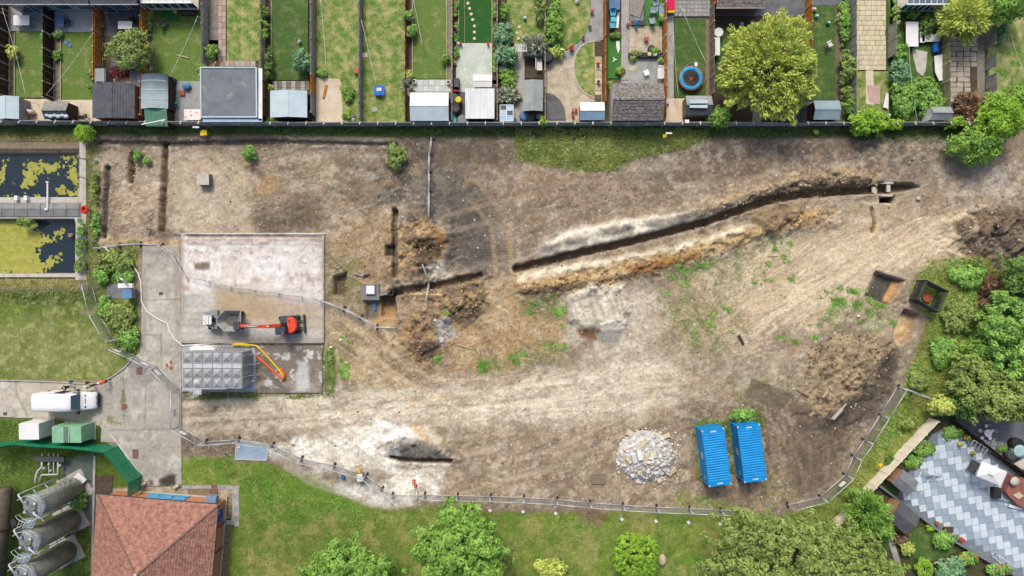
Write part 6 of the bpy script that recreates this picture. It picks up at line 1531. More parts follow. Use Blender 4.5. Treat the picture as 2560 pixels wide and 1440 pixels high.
sh('path',[(1476,-40),(1508,-40),(1508,100),(1490,104),(1462,110),(1440,124),(1428,148),(1412,146),(1400,138),(1418,126),(1448,106),(1467,80),(1477,40)],.05,M_PATIO)
arc=[(1487,104),(1470,106),(1452,116),(1440,134),(1434,160),(1436,188),(1444,212),(1460,232),(1487,246)]
sh('lawn',arc,.06,L_DRY)
ke=MB()
for a,b in zip(arc[:-1],arc[1:]):ke.slab((*W(*a),.05),(*W(*b),.05),.14,.12)
structure(ke.build('kerb',M_CONC_L))
sh('soil_bed',rect(1487,104,1506,142),.05,M_SOILD)
sh('lawn',rect(1519,95,1553,196),.04,L_TURF);sh('lawn',rect(1612,-40,1655,66),.06,L_TURF);sh('gravel',rect(1572,66,1655,132),.05,M_GRAVEL);sh('patio',rect(1552,143,1655,210),.06,M_PATIO);sh('gravel',[(1570,143),(1595,143),(1592,178),(1570,176)],.075,M_GRAVEL);sh('soil_bed',rect(1517,-40,1553,95),.02,M_SOILD)
sh('lawn',rect(1686,50,1764,244),.04,L_DARK);sh('path',rect(1668,40,1684,246),.05,M_CONC);sh('soil_bed',rect(1764,50,1774,240),.03,M_WOOD);sh('patio',rect(1662,246,1714,305),.06,M_CREAM);sh('patio',rect(1660,-40,1774,42),.02,M_PATIO_D)
sh('soil_bed',rect(1776,20,2012,305),.0,M_SOILD);sh('lawn',[(1790,70),(1850,70),(1830,200),(1790,230)],.03,L_DARK);sh('patio',rect(1778,-40,2012,40),.03,M_PATIO_D);sh('path',[(1885,240),(1905,240),(1902,305),(1880,305)],.04,M_CONC)
sh('lawn',rect(2016,-40,2090,250),.02,L_DARK);sh('path',[(2088,12),(2103,12),(2103,305),(2088,305)],.05,mat('brown_path',C(128,112,98),C(112,98,88),1.5,fine=.3));sh('soil_bed',rect(2103,-40,2122,305),.02,L_DARK);sh('patio',rect(2016,-40,2110,14),.05,M_PATIO_D)
sh('lawn',rect(2124,178,2222,305),.0,L_DRY);sh('path',[(2164,176),(2182,176),(2186,262),(2164,262)],.05,M_CREAM);sh('rubble_patch',[(2166,214),(2200,214),(2200,262),(2172,256)],.055,M_PINK[0]);sh('soil_bed',rect(2218,-40,2238,150),.02,L_DARK)
sh('lawn',rect(2226,-40,2350,305),.02,L_DARK);sh('path',[(2280,122),(2318,130),(2314,176),(2306,190),(2292,180),(2284,150)],.05,M_CONC_L)
sh('soil_bed',rect(2352,-40,2462,305),.0,M_GRAVEL_G);sh('path',[(2372,84),(2432,84),(2420,205),(2420,256),(2374,256)],.04,M_SOILD)
sh('lawn',rect(2468,-40,2620,305),.02,L_DRY)
for a,b,in(((38,82),(38,240)),((153,82),(153,252)),((1031,0),(1031,200)),((1117,0),(1117,200)),((1147,0),(1147,107)),((1230,0),(1230,200)),((679,0),(679,200)),((1161,0),(1162,107))):
 o=structure(MB().slab((*W(*a),.06),(*W(*b),.06),.07 if a[0]!=1161 else.03,.16).build('edging_board',M_WOOD_L))
def paved(nm,quads,mats,base=None):
 xs=[p[0]for q in quads for p in q];ys=[p[1]for q in quads for p in q]
 p=structure(MB().prism([W(x,y)for x,y in rect(min(xs),min(ys),max(xs),max(ys))],-.1,.03).build(nm,base or M_SOILD));tile_copies(p,'slab',[(q,.03,.07)for q in quads],mats,.008)
qs=[rect(546.5+(k%2)*9.6,-28+(k//2)*14.2,555.4+(k%2)*9.6,-14.6+(k//2)*14.2)for k in range(26)]
paved('path',qs,M_PINK)
paved('patio',[rect(523+k*13,152.5,535.2+k*13,165.5)for k in range(9)],M_PINK)
qs=[];r_=random.Random(4)
for j in range(15):
 x=2124+(0 if j%2 else-6)
 while x<2214:
  w=r_.choice([12,14,16]);a,b=max(x,2124),min(x+w-.8,2214)
  if b-a>3:qs.append(rect(a,-10+j*12.4,b,1.5+j*12.4))
  x+=w
paved('patio',qs,M_YEL,mat('joint_dark',C(120,112,92),None,3))
qs=[]
for j in range(13):
 for i in range(3 if j>5 else 4):
  x,y=2375+i*17+r_.uniform(-1.5,1.5),92+j*12.7;qs.append([(x,y),(x+15.4,y+r_.uniform(-1.5,1.5)),(x+15.2,y+11),(x+.5,y+11.2)])
paved('path',qs,[mat('buff_paving',C(196,186,166),C(178,168,150),1.2),mat('buff_paving_b',C(186,178,162),C(168,160,146),1.2)],M_SOILD)
paved('patio',[rect(1686+i*9.9,-8+j*9.9,1695+i*9.9,1+j*9.9)for j in range(5)for i in range(9)],[M_PAVE_G,M_PATIO])
paved('patio',[rect(682+i*11.6,203+j*8,692.6+i*11.6,210.2+j*8)for j in range(3)for i in range(8)],[M_CONC,mat('mossy_paving',C(140,134,112),C(122,116,96),2)])
paved('path',[rect(1488,142+k*17.3,1504,158+k*17.3)for k in range(6)],[M_WOOD_L,M_CREAM])
tp=structure(MB().prism([W(x,y)for x,y in rect(1030,199,1128,232)],-.1,.03).build('patio',M_PATIO))
mt=[mat('mint_tile',C(196,206,204),C(184,196,194),1.4),mat('mint_tile_b',C(204,208,204),C(190,196,192),1.4)]
tile_copies(tp,'tile',[(rect(1030+i*14,199.5+j*15.2,1043.4+i*14,214.2+j*15.2),.03,.065)for j in range(2)for i in range(7)],mt)
for i in range(7):
 for j in range(2):
  if(i+j)%2==0:continue
  x,y=W(1036.7+i*14,206.8+j*15.2);b=MB()
  for q in range(4):
   a=math.pi/4+q*math.pi/2;c_,s_=math.cos(a),math.sin(a)
   b.prism([(x+c_*.04,y+s_*.04),(x+c_*.16-s_*.06,y+s_*.16+c_*.06),(x+c_*.25,y+s_*.25),(x+c_*.16+s_*.06,y+s_*.16-c_*.06)],.072,.076)
  b.build('flower_print',M_WHITE,tp)
stp=[(1170,9),(1174,22),(1178,36),(1182,50),(1186,66),(1186,81),(1186,97)]
ms=bpy.data.meshes.new('stepping_stone');b=MB().lathe(0,0,[(.17,.0),(.17,.075),(.15,.08)],14);ms.from_pydata(b.v,[],b.f);ms.materials.append(M_CREAM)
for k,(px,py)in enumerate(stp):
 o=link('stepping_stone',ms);o.location=(*W(px,py),.03);tag(o,('topmost','second','third','fourth','fifth','sixth','lowest')[k]+' of seven round stepping stones on the bright green lawn','stepping stone','stepping stones on the green lawn')
for k,(px,py)in enumerate(((1279,88),(1292,83),(1296,97),(1298,68))):
 o=link('stepping_stone',ms);o.location=(*W(px,py),.035);tag(o,'pale round stone %s in the rough lawn beside the blue bird feeder garden'%('left','middle','lower','upper')[k],'stepping stone','stones in the rough lawn')
def deck(label,poly,ang,bw,m,z=.16):
 """Boards parallel to ang (degrees, map frame y down) clipped to a convex polygon."""
 t=thing('timber_deck',label,'deck',(*W(*np.mean(poly,axis=0)),0));r=math.radians(ang);d=np.array([math.cos(r),math.sin(r)]);nrm=np.array([-d[1],d[0]])
 P=np.array(poly,float);s=P@nrm;k=s.min()
 while k<s.max()-bw*.3:
  lo,hi=k+.25,min(k+bw-.25,s.max());pts=list(P)
  for lim,sg in((lo,1),(hi,-1)):
   out=[]
   for i in range(len(pts)):
    a,b_=pts[i],pts[(i+1)%len(pts)];fa,fb=sg*(a@nrm-lim),sg*(b_@nrm-lim)
    if fa>=0:out.append(a)
    if(fa>=0)!=(fb>=0):out.append(a+(b_-a)*fa/(fa-fb))
   pts=out
   if len(pts)<3:break
  if len(pts)>=3:MB().prism([W(*p)for p in pts],z-.05,z+random.uniform(-.006,.006)).build('board',m,t)
  k+=bw
deck('grey quarter round deck of diagonal boards at the fence corner',[(1364,232),(1382,236),(1400,250),(1411,270),(1415,300),(1364,300)],-48,7.5,mat('slate_grey_deck',C(118,118,120),C(98,98,102),1.5,fine=.25))
deck('long grey board walk beside the artificial grass strip',[(1553,-20),(1572,-20),(1570,200),(1553,200)],90,4.8,mat('pale_grey_deck',C(188,184,176),C(170,166,158),1.5,fine=.2))
deck('grey deck under the dark swing frame at the top edge',rect(1573,-20,1611,64),90,5.0,mat('brown_grey_deck',C(160,154,146),C(142,136,130),1.5,fine=.2))
# sheds and garages
def shed(label,r,ax,m1,wall,eave=1.9,rise=.45,m2=None,over=.1,name='garden_shed',cat='shed',battens=0,door=True,tiles=0,ridge=None,group=None):
 """r: roof outline in photo pixels at the eaves; ax: ridge along 'x' or 'y'."""
 x0,y0=W(r[0],r[3],eave);x1,y1=W(r[2],r[1],eave);t=thing(name,label,cat,((x0+x1)/2,(y0+y1)/2,0),0,group)
 o=over;z=eave;R_=eave+rise;k=ridge if ridge is not None else.5
 a0,b0,a1,b1=x0+o,y0+o,x1-o,y1-o
 w=MB()
 if ax=='x':
  ym=y0+(y1-y0)*k;s0=rise/(y1-ym)*o;s1=rise/(ym-y0)*o
  prof=[(b0,0),(b1,0),(b1,z+s0-.03),(ym,R_-.03),(b0,z+s1-.03)]
  w.add([(a0,p,q)for p,q in prof]+[(a1,p,q)for p,q in prof],[(4,3,2,1,0),(5,6,7,8,9)]+[(i,(i+1)%5,(i+1)%5+5,i+5)for i in range(5)])
  S1=((x1,y1,z),(x0,y1,z),(x0,ym,R_),(x1,ym,R_));S2=((x0,y0,z),(x1,y0,z),(x1,ym,R_),(x0,ym,R_));rl=((x0,ym,R_+.06),(x1,ym,R_+.06))
 else:
  xm=x0+(x1-x0)*k;s0=rise/(x1-xm)*o;s1=rise/(xm-x0)*o
  prof=[(a0,0),(a1,0),(a1,z+s0-.03),(xm,R_-.03),(a0,z+s1-.03)]
  w.add([(p,b0,q)for p,q in prof]+[(p,b1,q)for p,q in prof],[(0,1,2,3,4),(9,8,7,6,5)]+[(i+5,(i+1)%5+5,(i+1)%5,i)for i in range(5)])
  S1=((x0,y1,z),(x0,y0,z),(xm,y0,R_),(xm,y1,R_));S2=((x1,y0,z),(x1,y1,z),(xm,y1,R_),(xm,y0,R_));rl=((xm,y0,R_+.06),(xm,y1,R_+.06))
 w.build('wall',wall,t)
 for q,mm in((S1,m1),(S2,m2 or m1)):
  L=(Vector(q[0])-Vector(q[3])).length
  if tiles:courses(*q,max(2,int(L/tiles)),.03,tiles*1.1,5,.03).build('roof_slope',mm,t)
  else:
   nrm=(Vector(q[1])-Vector(q[0])).cross(Vector(q[3])-Vector(q[0])).normalized();nrm=nrm if nrm.z>0 else-nrm
   lo=[Vector(p)for p in q];lo=lo if(lo[1]-lo[0]).cross(lo[3]-lo[0]).z>0 else lo[::-1]
   so=MB().hull8(lo,[p+nrm*.05 for p in lo]).build('roof_slope',mm,t)
   for j in range(battens):
    s=(j+1)/(battens+1);q_=[Vector(p)for p in q]
    MB().slab(q_[0].lerp(q_[1],s)+nrm*.06,q_[3].lerp(q_[2],s)+nrm*.06,.05,.03,nrm).build('batten',M_WHITE,so)
 MB().slab(*rl,.16,.03).build('ridge_cap',m1,t)
 if door:
  if ax=='x':d=MB().box(a1+.02,(y0+y1)/2,.05,1.75,.04,.8)
  else:d=MB().box((x0+x1)/2,b0-.02,.05,1.75,.8,.04)
  d.build('door',wall,t)
 return t
def flat_shed(label,r,m,wall,h=2.1,name='garden_shed',cat='shed',fall=.1,rim=None,ribs=0,door=True):
 x0,y0=W(r[0],r[3],h);x1,y1=W(r[2],r[1],h);t=thing(name,label,cat,((x0+x1)/2,(y0+y1)/2,0))
 MB().box((x0+x1)/2,(y0+y1)/2,0,h-fall-.02,x1-x0-.2,y1-y0-.2).build('wall',wall,t)
 if ribs:
  b=MB();n=ribs*4+1;pr=[(x0+(x1-x0)*i/(n-1),.03*(1 if i%4 in(1,2)else 0))for i in range(n)]
  b.add([(x,y,h-(fall if y==y0 else 0)+d)for x,d in pr for y in(y0,y1)],[(2*i,2*i+2,2*i+3,2*i+1)for i in range(n-1)]);b.build('roof',m,t)
 else:MB().hull8([(x0,y0,h-fall-.08),(x1,y0,h-fall-.08),(x1,y1,h-.08),(x0,y1,h-.08)],[(x0,y0,h-fall),(x1,y0,h-fall),(x1,y1,h),(x0,y1,h)]).build('roof',m,t)
 if rim:
  for(a,b_)in(((x0,y0),(x1,y0)),((x1,y0),(x1,y1)),((x0,y1),(x1,y1)),((x0,y0),(x0,y1))):
   za=h-(fall if a[1]==y0 else 0)+.02;zb=h-(fall if b_[1]==y0 else 0)+.02;MB().slab((*a,za),(*b_,zb),.14,.14).build('roof_edge',rim,t)
 if door:MB().box((x0+x1)/2,y1-.08,.05,1.8,.85,.05).build('door',wall,t)
 return t
shed('pale grey felt roofed shed in the far left garden corner',(0,241,48,298),'y',M_FELT_B,M_WOOD_G,1.9,.35,ridge=.38)
t=shed('small shed with grey ridge roof heaped with white bags',(112,254,173,298),'x',mat('worn_felt',C(152,152,146),C(128,128,122),2),M_WOOD_B,1.7,.5,M_FELT_D,ridge=.45)
b=MB()
for k in range(6):x,y=W(118+k*9.5,288+(k%2)*3,1.95);b=MB().ball((x,y,1.95+.04*(k%2)),.28,.22,.12,9,5);o=b.build('white_sack',M_FELT_B);tag(o,('first','second','third','fourth','fifth','sixth')[k]+' pale sack from the left on the small dark roof slope','sack','pale sacks on the shed roof')
shed('large dark slate tiled shed with a shallow ridge',(232,208,337,296),'y',M_SLATE,M_BRICK,2.2,.35,tiles=.28)
shed('little grey plastic shed above the dark tiled shed at left',(238,172,264,207),'y',M_FELT,M_GREY,1.5,.12,ridge=.9)
flat_shed('narrow blue grey shed above the dark tiled shed at right',(324,174,348,216),M_PATIO_D,M_WOOD_B,1.6)
def barrel():
 r=(352,186,420,272);e=1.9;x0,y0=W(r[0],r[3],e);x1,y1=W(r[2],r[1],e);t=thing('barrel_shed','pale grey barrel roofed shed with white bands','shed',((x0+x1)/2,(y0+y1)/2,0))
 MB().box((x0+x1)/2,(y0+y1)/2,0,e-.05,x1-x0-.15,y1-y0-.15).build('wall',M_WOOD_B,t)
 n=10;pr=[(x0+(x1-x0)*k/n,e+.4*math.sin(math.pi*k/n))for k in range(n+1)]
 V=[(x,y,z)for y in(y0,y1)for x,z in pr]+[(x,y,z-.06)for y in(y0,y1)for x,z in pr];m=n+1
 F=[(k,k+1,m+k+1,m+k)for k in range(n)]+[(3*m+k,3*m+k+1,2*m+k+1,2*m+k)for k in range(n)]+[tuple(range(m))+tuple(range(2*m+n,2*m-1,-1)),tuple(range(m+n,m-1,-1))+tuple(range(3*m,4*m))]
 rf=MB().add(V,F,True).build('roof',mat('grey_green_sheet',C(158,174,178),C(142,158,164),.9),t)
 for k in range(3):
  y=y0+(y1-y0)*(.26+.27*k);MB().tube([(x,y,z+.02)for x,z in pr],.025,5).build('band',M_WHITE,rf)
barrel()
flat_shed('green corrugated roof hanging over the back fence',(360,270,416,314),mat('green_corrugated',C(104,152,126),C(88,136,110),1.0,rough=.5),M_WOOD_B,2.0,ribs=12,name='lean_to',cat='lean-to',fall=.3)
o=MB().slab(Q(354,311,2.1),Q(413,299,2.2),.1,.05).build('batten',M_WHITE);tag(o,'pale batten lying across the green corrugated roof','batten')
flat_shed('big flat grey roofed garage with pale blue gutters',(502,169,641,292),M_FLAT,M_CONC_L,2.5,'garage','garage',.12,M_FELT_B)
x0,y0=W(504,293,2.5);x1,y1=W(641,169,2.5);t=thing('gutter_ledge','pale blue ledge along the right and lower side of the garage','gutter',(x1,y0,0))
MB().slab((x1+.32,y0-.3,2.2),(x1+.32,y1,2.2),.42,.12).build('side_ledge',M_WHITE,t);MB().slab((x0,y0-.26,2.2),(x1+.5,y0-.26,2.2),.36,.12).build('end_ledge',mat('pale_blue_ledge',C(176,204,226),C(160,190,214),1),t)
shed('pale blue felt roofed shed with a dark brown side',(676,227,768,294),'y',M_FELT_B,M_WOOD_B,2.0,.35)
shed('white roofed shed below the flowered tiles, shaded slope coloured pale blue',(1026,232,1122,302),'x',M_FELT_W,M_WOOD_L,2.0,.5,M_FELT_B)  # roof is white; its lower slope is coloured pale blue for shade
flat_shed('white corrugated sheet roof behind the concrete patio',(1163,221,1236,296),mat('white_corrugated',C(238,240,240),C(220,222,222),.8,c3=C(176,176,174),s3=2.5,stretch=(3,.4,1)),M_WOOD_B,2.1,ribs=14)
shed('small white ridged storage box at the patio edge',(1183,187,1230,218),'x',M_FELT_W,M_WHITE,1.2,.15,name='storage_box',cat='storage box',door=False)
shed('grey felt shed standing beside the barrels',(1308,201,1357,278),'y',mat('creased_grey_felt',C(166,172,170),C(146,152,152),1.5,bump=.03,bscale=3),M_WOOD_B,1.9,.35,battens=0)
shed('white roofed shed with a red side wall, shaded slope coloured blue',(1450,256,1511,300),'x',M_FELT_W,mat('red_wall',C(206,76,54),None,2),1.9,.4,mat('white_felt_shaded_blue',C(140,176,196),C(126,162,184),1))  # blue on the lower slope paints shade into a white roof
shed('outhouse with a brown grey pantiled roof and white edges',(1529,209,1658,300),'x',M_GTILE,M_WHITE,2.4,1.0,tiles=.36,name='outhouse',cat='outhouse')
t=shed('grey roofed shed with a pale sheet on it in the trampoline garden',(1714,240,1779,288),'x',M_FELT,M_WOOD,1.9,.5,M_FELT_D)
x,y=W(1746,262,2.4);o=MB().slab((x-.95,y+.1,2.46),(x+.95,y+.06,2.46),.85,.03).build('clear_sheet',M_FELT_B);tag(o,'pale blue sheet lying across the ridge of the trampoline garden shed','sheet')
flat_shed('black flat roofed shed under the great yellow green tree',(1960,264,2018,306),mat('black_felt',C(66,66,72),C(54,54,60),1),M_WOOD_B,2.0)
shed('blue grey felt shed with a straight ridge right of the black roof',(2033,252,2098,299),'x',mat('blue_grey_felt',C(150,172,180),C(138,158,168),1),M_WOOD_B,1.9,.45)
shed('pale grey leaning shed before the pile of dead branches',(2326,268,2376,300),'x',M_FELT,M_FELT_W,1.8,.5)
# houses and roofs at the top edge
def eaves(label,r,m,h,name,cat,fascia,windows=3,tile=0):
 x0,y0=W(r[0],r[3],h);x1,y1=W(r[2],r[1],h);t=thing(name,label,cat,((x0+x1)/2,y0,0))
 MB().box((x0+x1)/2,(y0+y1)/2+.4,0,h-.1,x1-x0-.3,y1-y0-.3).build('wall',M_FELT_B if fascia is M_WHITE else M_BRICK,t)
 if tile:courses((x0,y0,h),(x1,y0,h),(x1,y1+3,h+2),(x0,y1+3,h+2),14,.05,tile,2,.03).build('roof_slope',m,t)
 else:MB().hull8([(x0,y0,h-.1),(x1,y0,h-.1),(x1,y1+3,h+.1),(x0,y1+3,h+.1)],[(x0,y0,h),(x1,y0,h),(x1,y1+3,h+.25),(x0,y1+3,h+.25)]).build('roof',m,t)
 MB().slab((x0,y0-.05,h-.05),(x1,y0-.05,h-.05),.12,.14).build('fascia',M_WHITE,t)
 for k in range(windows):
  cx=x0+(x1-x0)*(k+.5)/windows;w=(x1-x0)/windows*.8;yb=y0+.20
  f=MB().box(cx,yb,.9 if k else.1,h-.5,w,.08).build('window_frame',mat('pale_blue_upvc',C(176,206,236),C(164,196,228),1),t);MB().box(cx,yb-.045,1.05 if k else.3,h-.62,w*.86,.02).build('pane',M_GLASS,f)
eaves('slate roofed back extension at the top left corner',(0,-40,222,9),M_SLATE,2.9,'house_extension','house',M_WHITE,4,.3)
eaves('grey roofed back extension beside the young round tree garden',(226,-40,344,9),M_SLATE,2.9,'house_extension','house',M_DGREY,3,.3)
def conservatory(label,r,h,m,n,roofm):
 x0,y0=W(r[0],r[3],h);x1,y1=W(r[2],r[1],h);t=thing('conservatory',label,'conservatory',((x0+x1)/2,y0,0))
 MB().box((x0+x1)/2,(y0+y1)/2+.1,0,.6,x1-x0-.1,y1-y0).build('base_wall',M_CONC_L,t)
 for k in range(n):
  a,b_=x0+(x1-x0)*k/n,x0+(x1-x0)*(k+1)/n
  MB().hull8([(a+.04,y0,h-.03),(b_-.04,y0,h-.03),(b_-.04,y1,h+.35),(a+.04,y1,h+.35)],[(a+.04,y0,h),(b_-.04,y0,h),(b_-.04,y1,h+.38),(a+.04,y1,h+.38)]).build('roof_pane',roofm,t)
  MB().slab((a,y0,h+.02),(a,y1,h+.4),.07,.07).build('glazing_bar',m,t)
  MB().box((a+b_)/2,y0+.08,.62,h-.1,b_-a-.1,.04).build('window',M_GLASS,t)
  MB().box(a,y0+.06,.6,h-.05,.09,.09).build('mullion',m,t)
 MB().slab((x0-.05,y0-.03,h),(x1+.05,y0-.03,h),.14,.12).build('gutter',m,t);MB().slab((x0,y0+.05,.66),(x1,y0+.05,.66),.16,.1).build('sill',m,t)
conservatory('white conservatory at the top edge above the green mats',(352,-30,478,6),2.4,M_WHITE,6,M_FELT_W)
conservatory('glass roofed conservatory at the top right above the white furniture',(2268,-30,2371,10),2.5,M_WHITE,7,mat('tinted_roof_glass',(.10,.13,.18),(.14,.17,.22),1,rough=.15,spec=.7))
eaves('dark tiled lean-to roof above the great yellow green tree',(1791,-40,1914,18),M_GTILE,2.5,'lean_to','lean-to',M_DGREY,0,.32)
# foliage
LF={'bright':leaf_mat('leaf_bright',(.075,.175,.025),(.36,.60,.12)),'mid':leaf_mat('leaf_mid',(0.094,0.225,0.044),(0.375,0.625,0.138)),'dark':leaf_mat('leaf_dark',(0.060,0.132,0.036),(0.204,0.348,0.084)),'yellow':leaf_mat('leaf_yellow',(0.253,0.369,0.068),(0.736,0.775,0.194)),'olive':leaf_mat('leaf_olive',(.10,.17,.04),(.40,.50,.14)),'blue':leaf_mat('leaf_blue_green',(0.090,0.214,0.090),(0.321,0.535,0.285)),'lime':leaf_mat('leaf_lime',(.12,.27,.02),(.40,.62,.08)),'maroon':leaf_mat('leaf_maroon',(0.093,0.023,0.031),(0.279,0.078,0.093)),'brown':leaf_mat('dead_twig',(0.155,0.093,0.054),(0.465,0.310,0.202)),'grey':leaf_mat('leaf_grey',(0.186,0.217,0.139),(0.527,0.558,0.403)),'pink':leaf_mat('petal_pink',(0.550,0.060,0.200),(0.750,0.250,0.450),3),'red':leaf_mat('petal_red',(0.500,0.020,0.020),(0.700,0.120,0.060),3),'white':leaf_mat('petal_white',(0.700,0.680,0.640),(0.800,0.780,0.740),3),'orange':leaf_mat('petal_orange',(0.600,0.180,0.040),(0.750,0.400,0.100),3),'purple':leaf_mat('petal_purple',(0.250,0.060,0.300),(0.500,0.200,0.500),3),'gold':leaf_mat('petal_yellow',(0.600,0.500,0.050),(0.750,0.650,0.150),3)}
BARK=mat('bark',(.10,.075,.055),(.07,.055,.04),3,fine=.4,bump=.03)
def leaves(c,rx,ry,z0,z1,n,size,seed,clump=.5,rag=.25,per=26,elong=1.0,spiky=0.0,box=0.0):
 """Leaf faces gathered in clumps spread through a crown's volume; returns V, F, tint."""
 r=np.random.default_rng(seed);nc=max(3,n//per)
 u=r.normal(size=(nc,3));u/=np.linalg.norm(u,axis=1)[:,None];u[:,2]=np.where(u[:,2]<-.35,-u[:,2],u[:,2])
 if box:m=np.maximum(np.abs(u[:,0]),np.abs(u[:,1]));u[:,:2]*=(1+box*(1/np.maximum(m,.5)-1))[:,None]
 ang=np.arctan2(u[:,1],u[:,0]);lob=1+rag*(np.sin(ang*3+seed)*.35+np.sin(ang*5+seed*2)*.3+np.sin(ang*9+u[:,2]*5+seed)*.25)
 rad=lob*(r.uniform(.0,1,nc)**.33*.55+.45);rad*=np.where(r.random(nc)<.1,1+.18*rag*4,1)
 zc,zr=(z0+z1)/2,(z1-z0)/2
 P=u*rad[:,None]*np.array([rx,ry,zr])
 k=np.repeat(np.arange(nc),per);N=len(k)
 dr=r.normal(size=(N,3));dr/=np.linalg.norm(dr,axis=1)[:,None];off=dr*clump*.75*r.uniform(.5,1,(N,1));off[:,2]*=.75
 if spiky:off+=u[k]*r.uniform(0,1,(N,1))*spiky
 p=P[k]+off;p+=np.array([c[0],c[1],zc])
 nrm=dr*.8+u[k]*.35+r.normal(size=(N,3))*.38+np.array([0,0,.4]);nrm/=np.linalg.norm(nrm,axis=1)[:,None]
 a=np.cross(nrm,r.normal(size=(N,3)));a/=np.linalg.norm(a,axis=1)[:,None]+1e-9
 if spiky:a=u[k]+r.normal(size=(N,3))*.35;a/=np.linalg.norm(a,axis=1)[:,None]
 b=np.cross(nrm,a);b/=np.linalg.norm(b,axis=1)[:,None]+1e-9;s=size*r.uniform(.6,1.35,(N,1))
 V=np.stack([p-a*s*elong*.5,p+b*s*.32+nrm*s*.08,p+a*s*elong*.5,p-b*s*.32+nrm*s*.08],1).reshape(-1,3)
 V[:,2]=np.maximum(V[:,2],.02)
 F=np.arange(N*4).reshape(-1,4);t=np.repeat(np.clip(r.random(nc)[k]*.6+r.random(N)*.4,0,1),4)
 return V,F,t
def plant(name,label,cat,px,py,r,h,lf,n=None,size=None,z0=0.05,clump=None,rag=.3,trunk=False,ry=None,flowers=None,group=None,spiky=0.,elong=1.4,box=0.,seed=None,hole=False):
 """r, ry: outline radii in photo pixels; h: height in metres. Blossom is a part of its own."""
 zc=z0+(h-z0)*.6;x,y=W(px,py,zc);rx=r/S;ry=(ry or r)/S;seed=seed or int(px*7+py)
 n=int((n or 120+rx*ry*620)*1.45);size=size or(.16+.07*min(2.2,rx));clump=clump or(.20+.20*rx)
 t=thing(name,label,cat,(x,y,0),0,group)
 V,F,ti=leaves((x,y),rx*.93,ry*.93,z0,h,n,size,seed,clump,rag,20 if rx<2 else 38,elong,spiky,box);V-=np.array([x,y,0])
 link('crown' if trunk else 'foliage',np_mesh('crown' if trunk else 'foliage',V,F,LF[lf],ti),t)
 b=MB()
 if trunk:
  q=max(.08,rx*.055);b.tube([(x,y,0),(x+.05,y,h*.3),(x-.05,y+.05,h*.62)],[q*1.3,q,q*.6],8)
  rr=random.Random(seed)
  for k in range(7):
   a=k*.9+rr.random();b.tube([(x,y,h*(.28+.04*k)),(x+rx*.4*math.cos(a),y+ry*.4*math.sin(a),h*(.45+.04*k)),(x+rx*.8*math.cos(a),y+ry*.8*math.sin(a),h*(.52+.045*k))],[q*.6,q*.35,q*.12],5)
  b.build('trunk',BARK,t)
 else:
  for k in range(5):a=k*1.257;b.tube([(x,y,0),(x+rx*.35*math.cos(a),y+ry*.35*math.sin(a),h*.55)],[.03,.012],4)
  b.build('stem',BARK,t)
 if flowers:
  for fl,fn in flowers:
   V,F,ti=leaves((x,y),rx*.92,ry*.92,z0+(h-z0)*.3,h+.06,fn,size*.95,seed+3,clump*.45,rag,6,1.0);V-=np.array([x,y,0]);link('blossom',np_mesh('blossom',V,F,LF[fl],ti),t)
 return t
def grass(name,label,polys,dens,ln,w,lf,seed,lean=.8,excl=()):
 """Blades of turf or long grass: too many to count."""
 r=np.random.default_rng(seed);PX,PY=[],[]
 for poly in polys:
  xs=[p[0]for p in poly];ys=[p[1]for p in poly];A=(max(xs)-min(xs))*(max(ys)-min(ys))/S/S;n=int(A*dens)
  X=r.uniform(min(xs),max(xs),n);Y=r.uniform(min(ys),max(ys),n);sd=poly_sd(X,Y,poly)+(fbm(X,Y,30,4,4)-.5)*26
  k=(sd>0)&(fbm(X,Y,24,3,seed+2)>r.uniform(.25,.55,n))
  for e in excl:k&=poly_sd(X,Y,e)<-2
  PX.append(X[k]);PY.append(Y[k])
 X=np.concatenate(PX);Y=np.concatenate(PY);n=len(X);Z=gz(X,Y)-.01
 a=(fbm(X,Y,60,3,seed)-.5)*16+r.normal(size=n)*1.1;l=ln*r.uniform(.5,1.3,n)*(.6+.8*fbm(X,Y,40,3,seed+5));el=r.uniform(.12,.8,n)
 x,y=(X-1280)/S,(720-Y)/S;ca,sa=np.cos(a),np.sin(a);ww=w*r.uniform(.7,1.4,n)
 d=l*np.cos(el)*lean;hz=l*np.sin(el)
 V=np.stack([np.stack([x-sa*ww,y+ca*ww,Z],-1),np.stack([x+sa*ww,y-ca*ww,Z],-1),np.stack([x+ca*d*.6,y+sa*d*.6,Z+hz*.8],-1),np.stack([x+ca*d,y+sa*d,Z+hz],-1)],1)
 V=np.stack([V[:,0],V[:,1],V[:,2]+(V[:,1]-V[:,0])*.35,V[:,3]],1).reshape(-1,3);F=np.arange(n*4).reshape(-1,4)
 o=link(name,np_mesh(name,V,F,LF[lf],np.repeat(np.clip(fbm(X,Y,50,3,9)*.7+r.random(n)*.4,0,1),4)));tag(o,label,None,None,'stuff')
LF['tuft']=leaf_mat('grass_green',(0.108,0.204,0.036),(0.336,0.456,0.120),.5,.4);LF['straw']=leaf_mat('grass_straw',(0.218,0.287,0.057),(0.598,0.598,0.230),.6,.4);LF['turf']=leaf_mat('short_turf',(0.132,0.198,0.039),(0.308,0.352,0.132),.5,.25)
V1=[(235,320),(1285,320),(1285,343),(1000,341),(700,337),(250,336)];V2=[(1285,320),(1775,322),(1768,350),(1700,370),(1600,388),(1565,412),(1520,428),(1400,422),(1290,396)]
grass('grass','dark long grass along the foot of the concrete fence',[V1,[(1770,320),(2430,322),(2430,346),(2250,358),(2100,344),(1780,346)]],60,.38,.025,'tuft',5)
grass('grass','tall bright grass bank below the concrete fence in the middle',[V2],95,.5,.03,'straw',6)
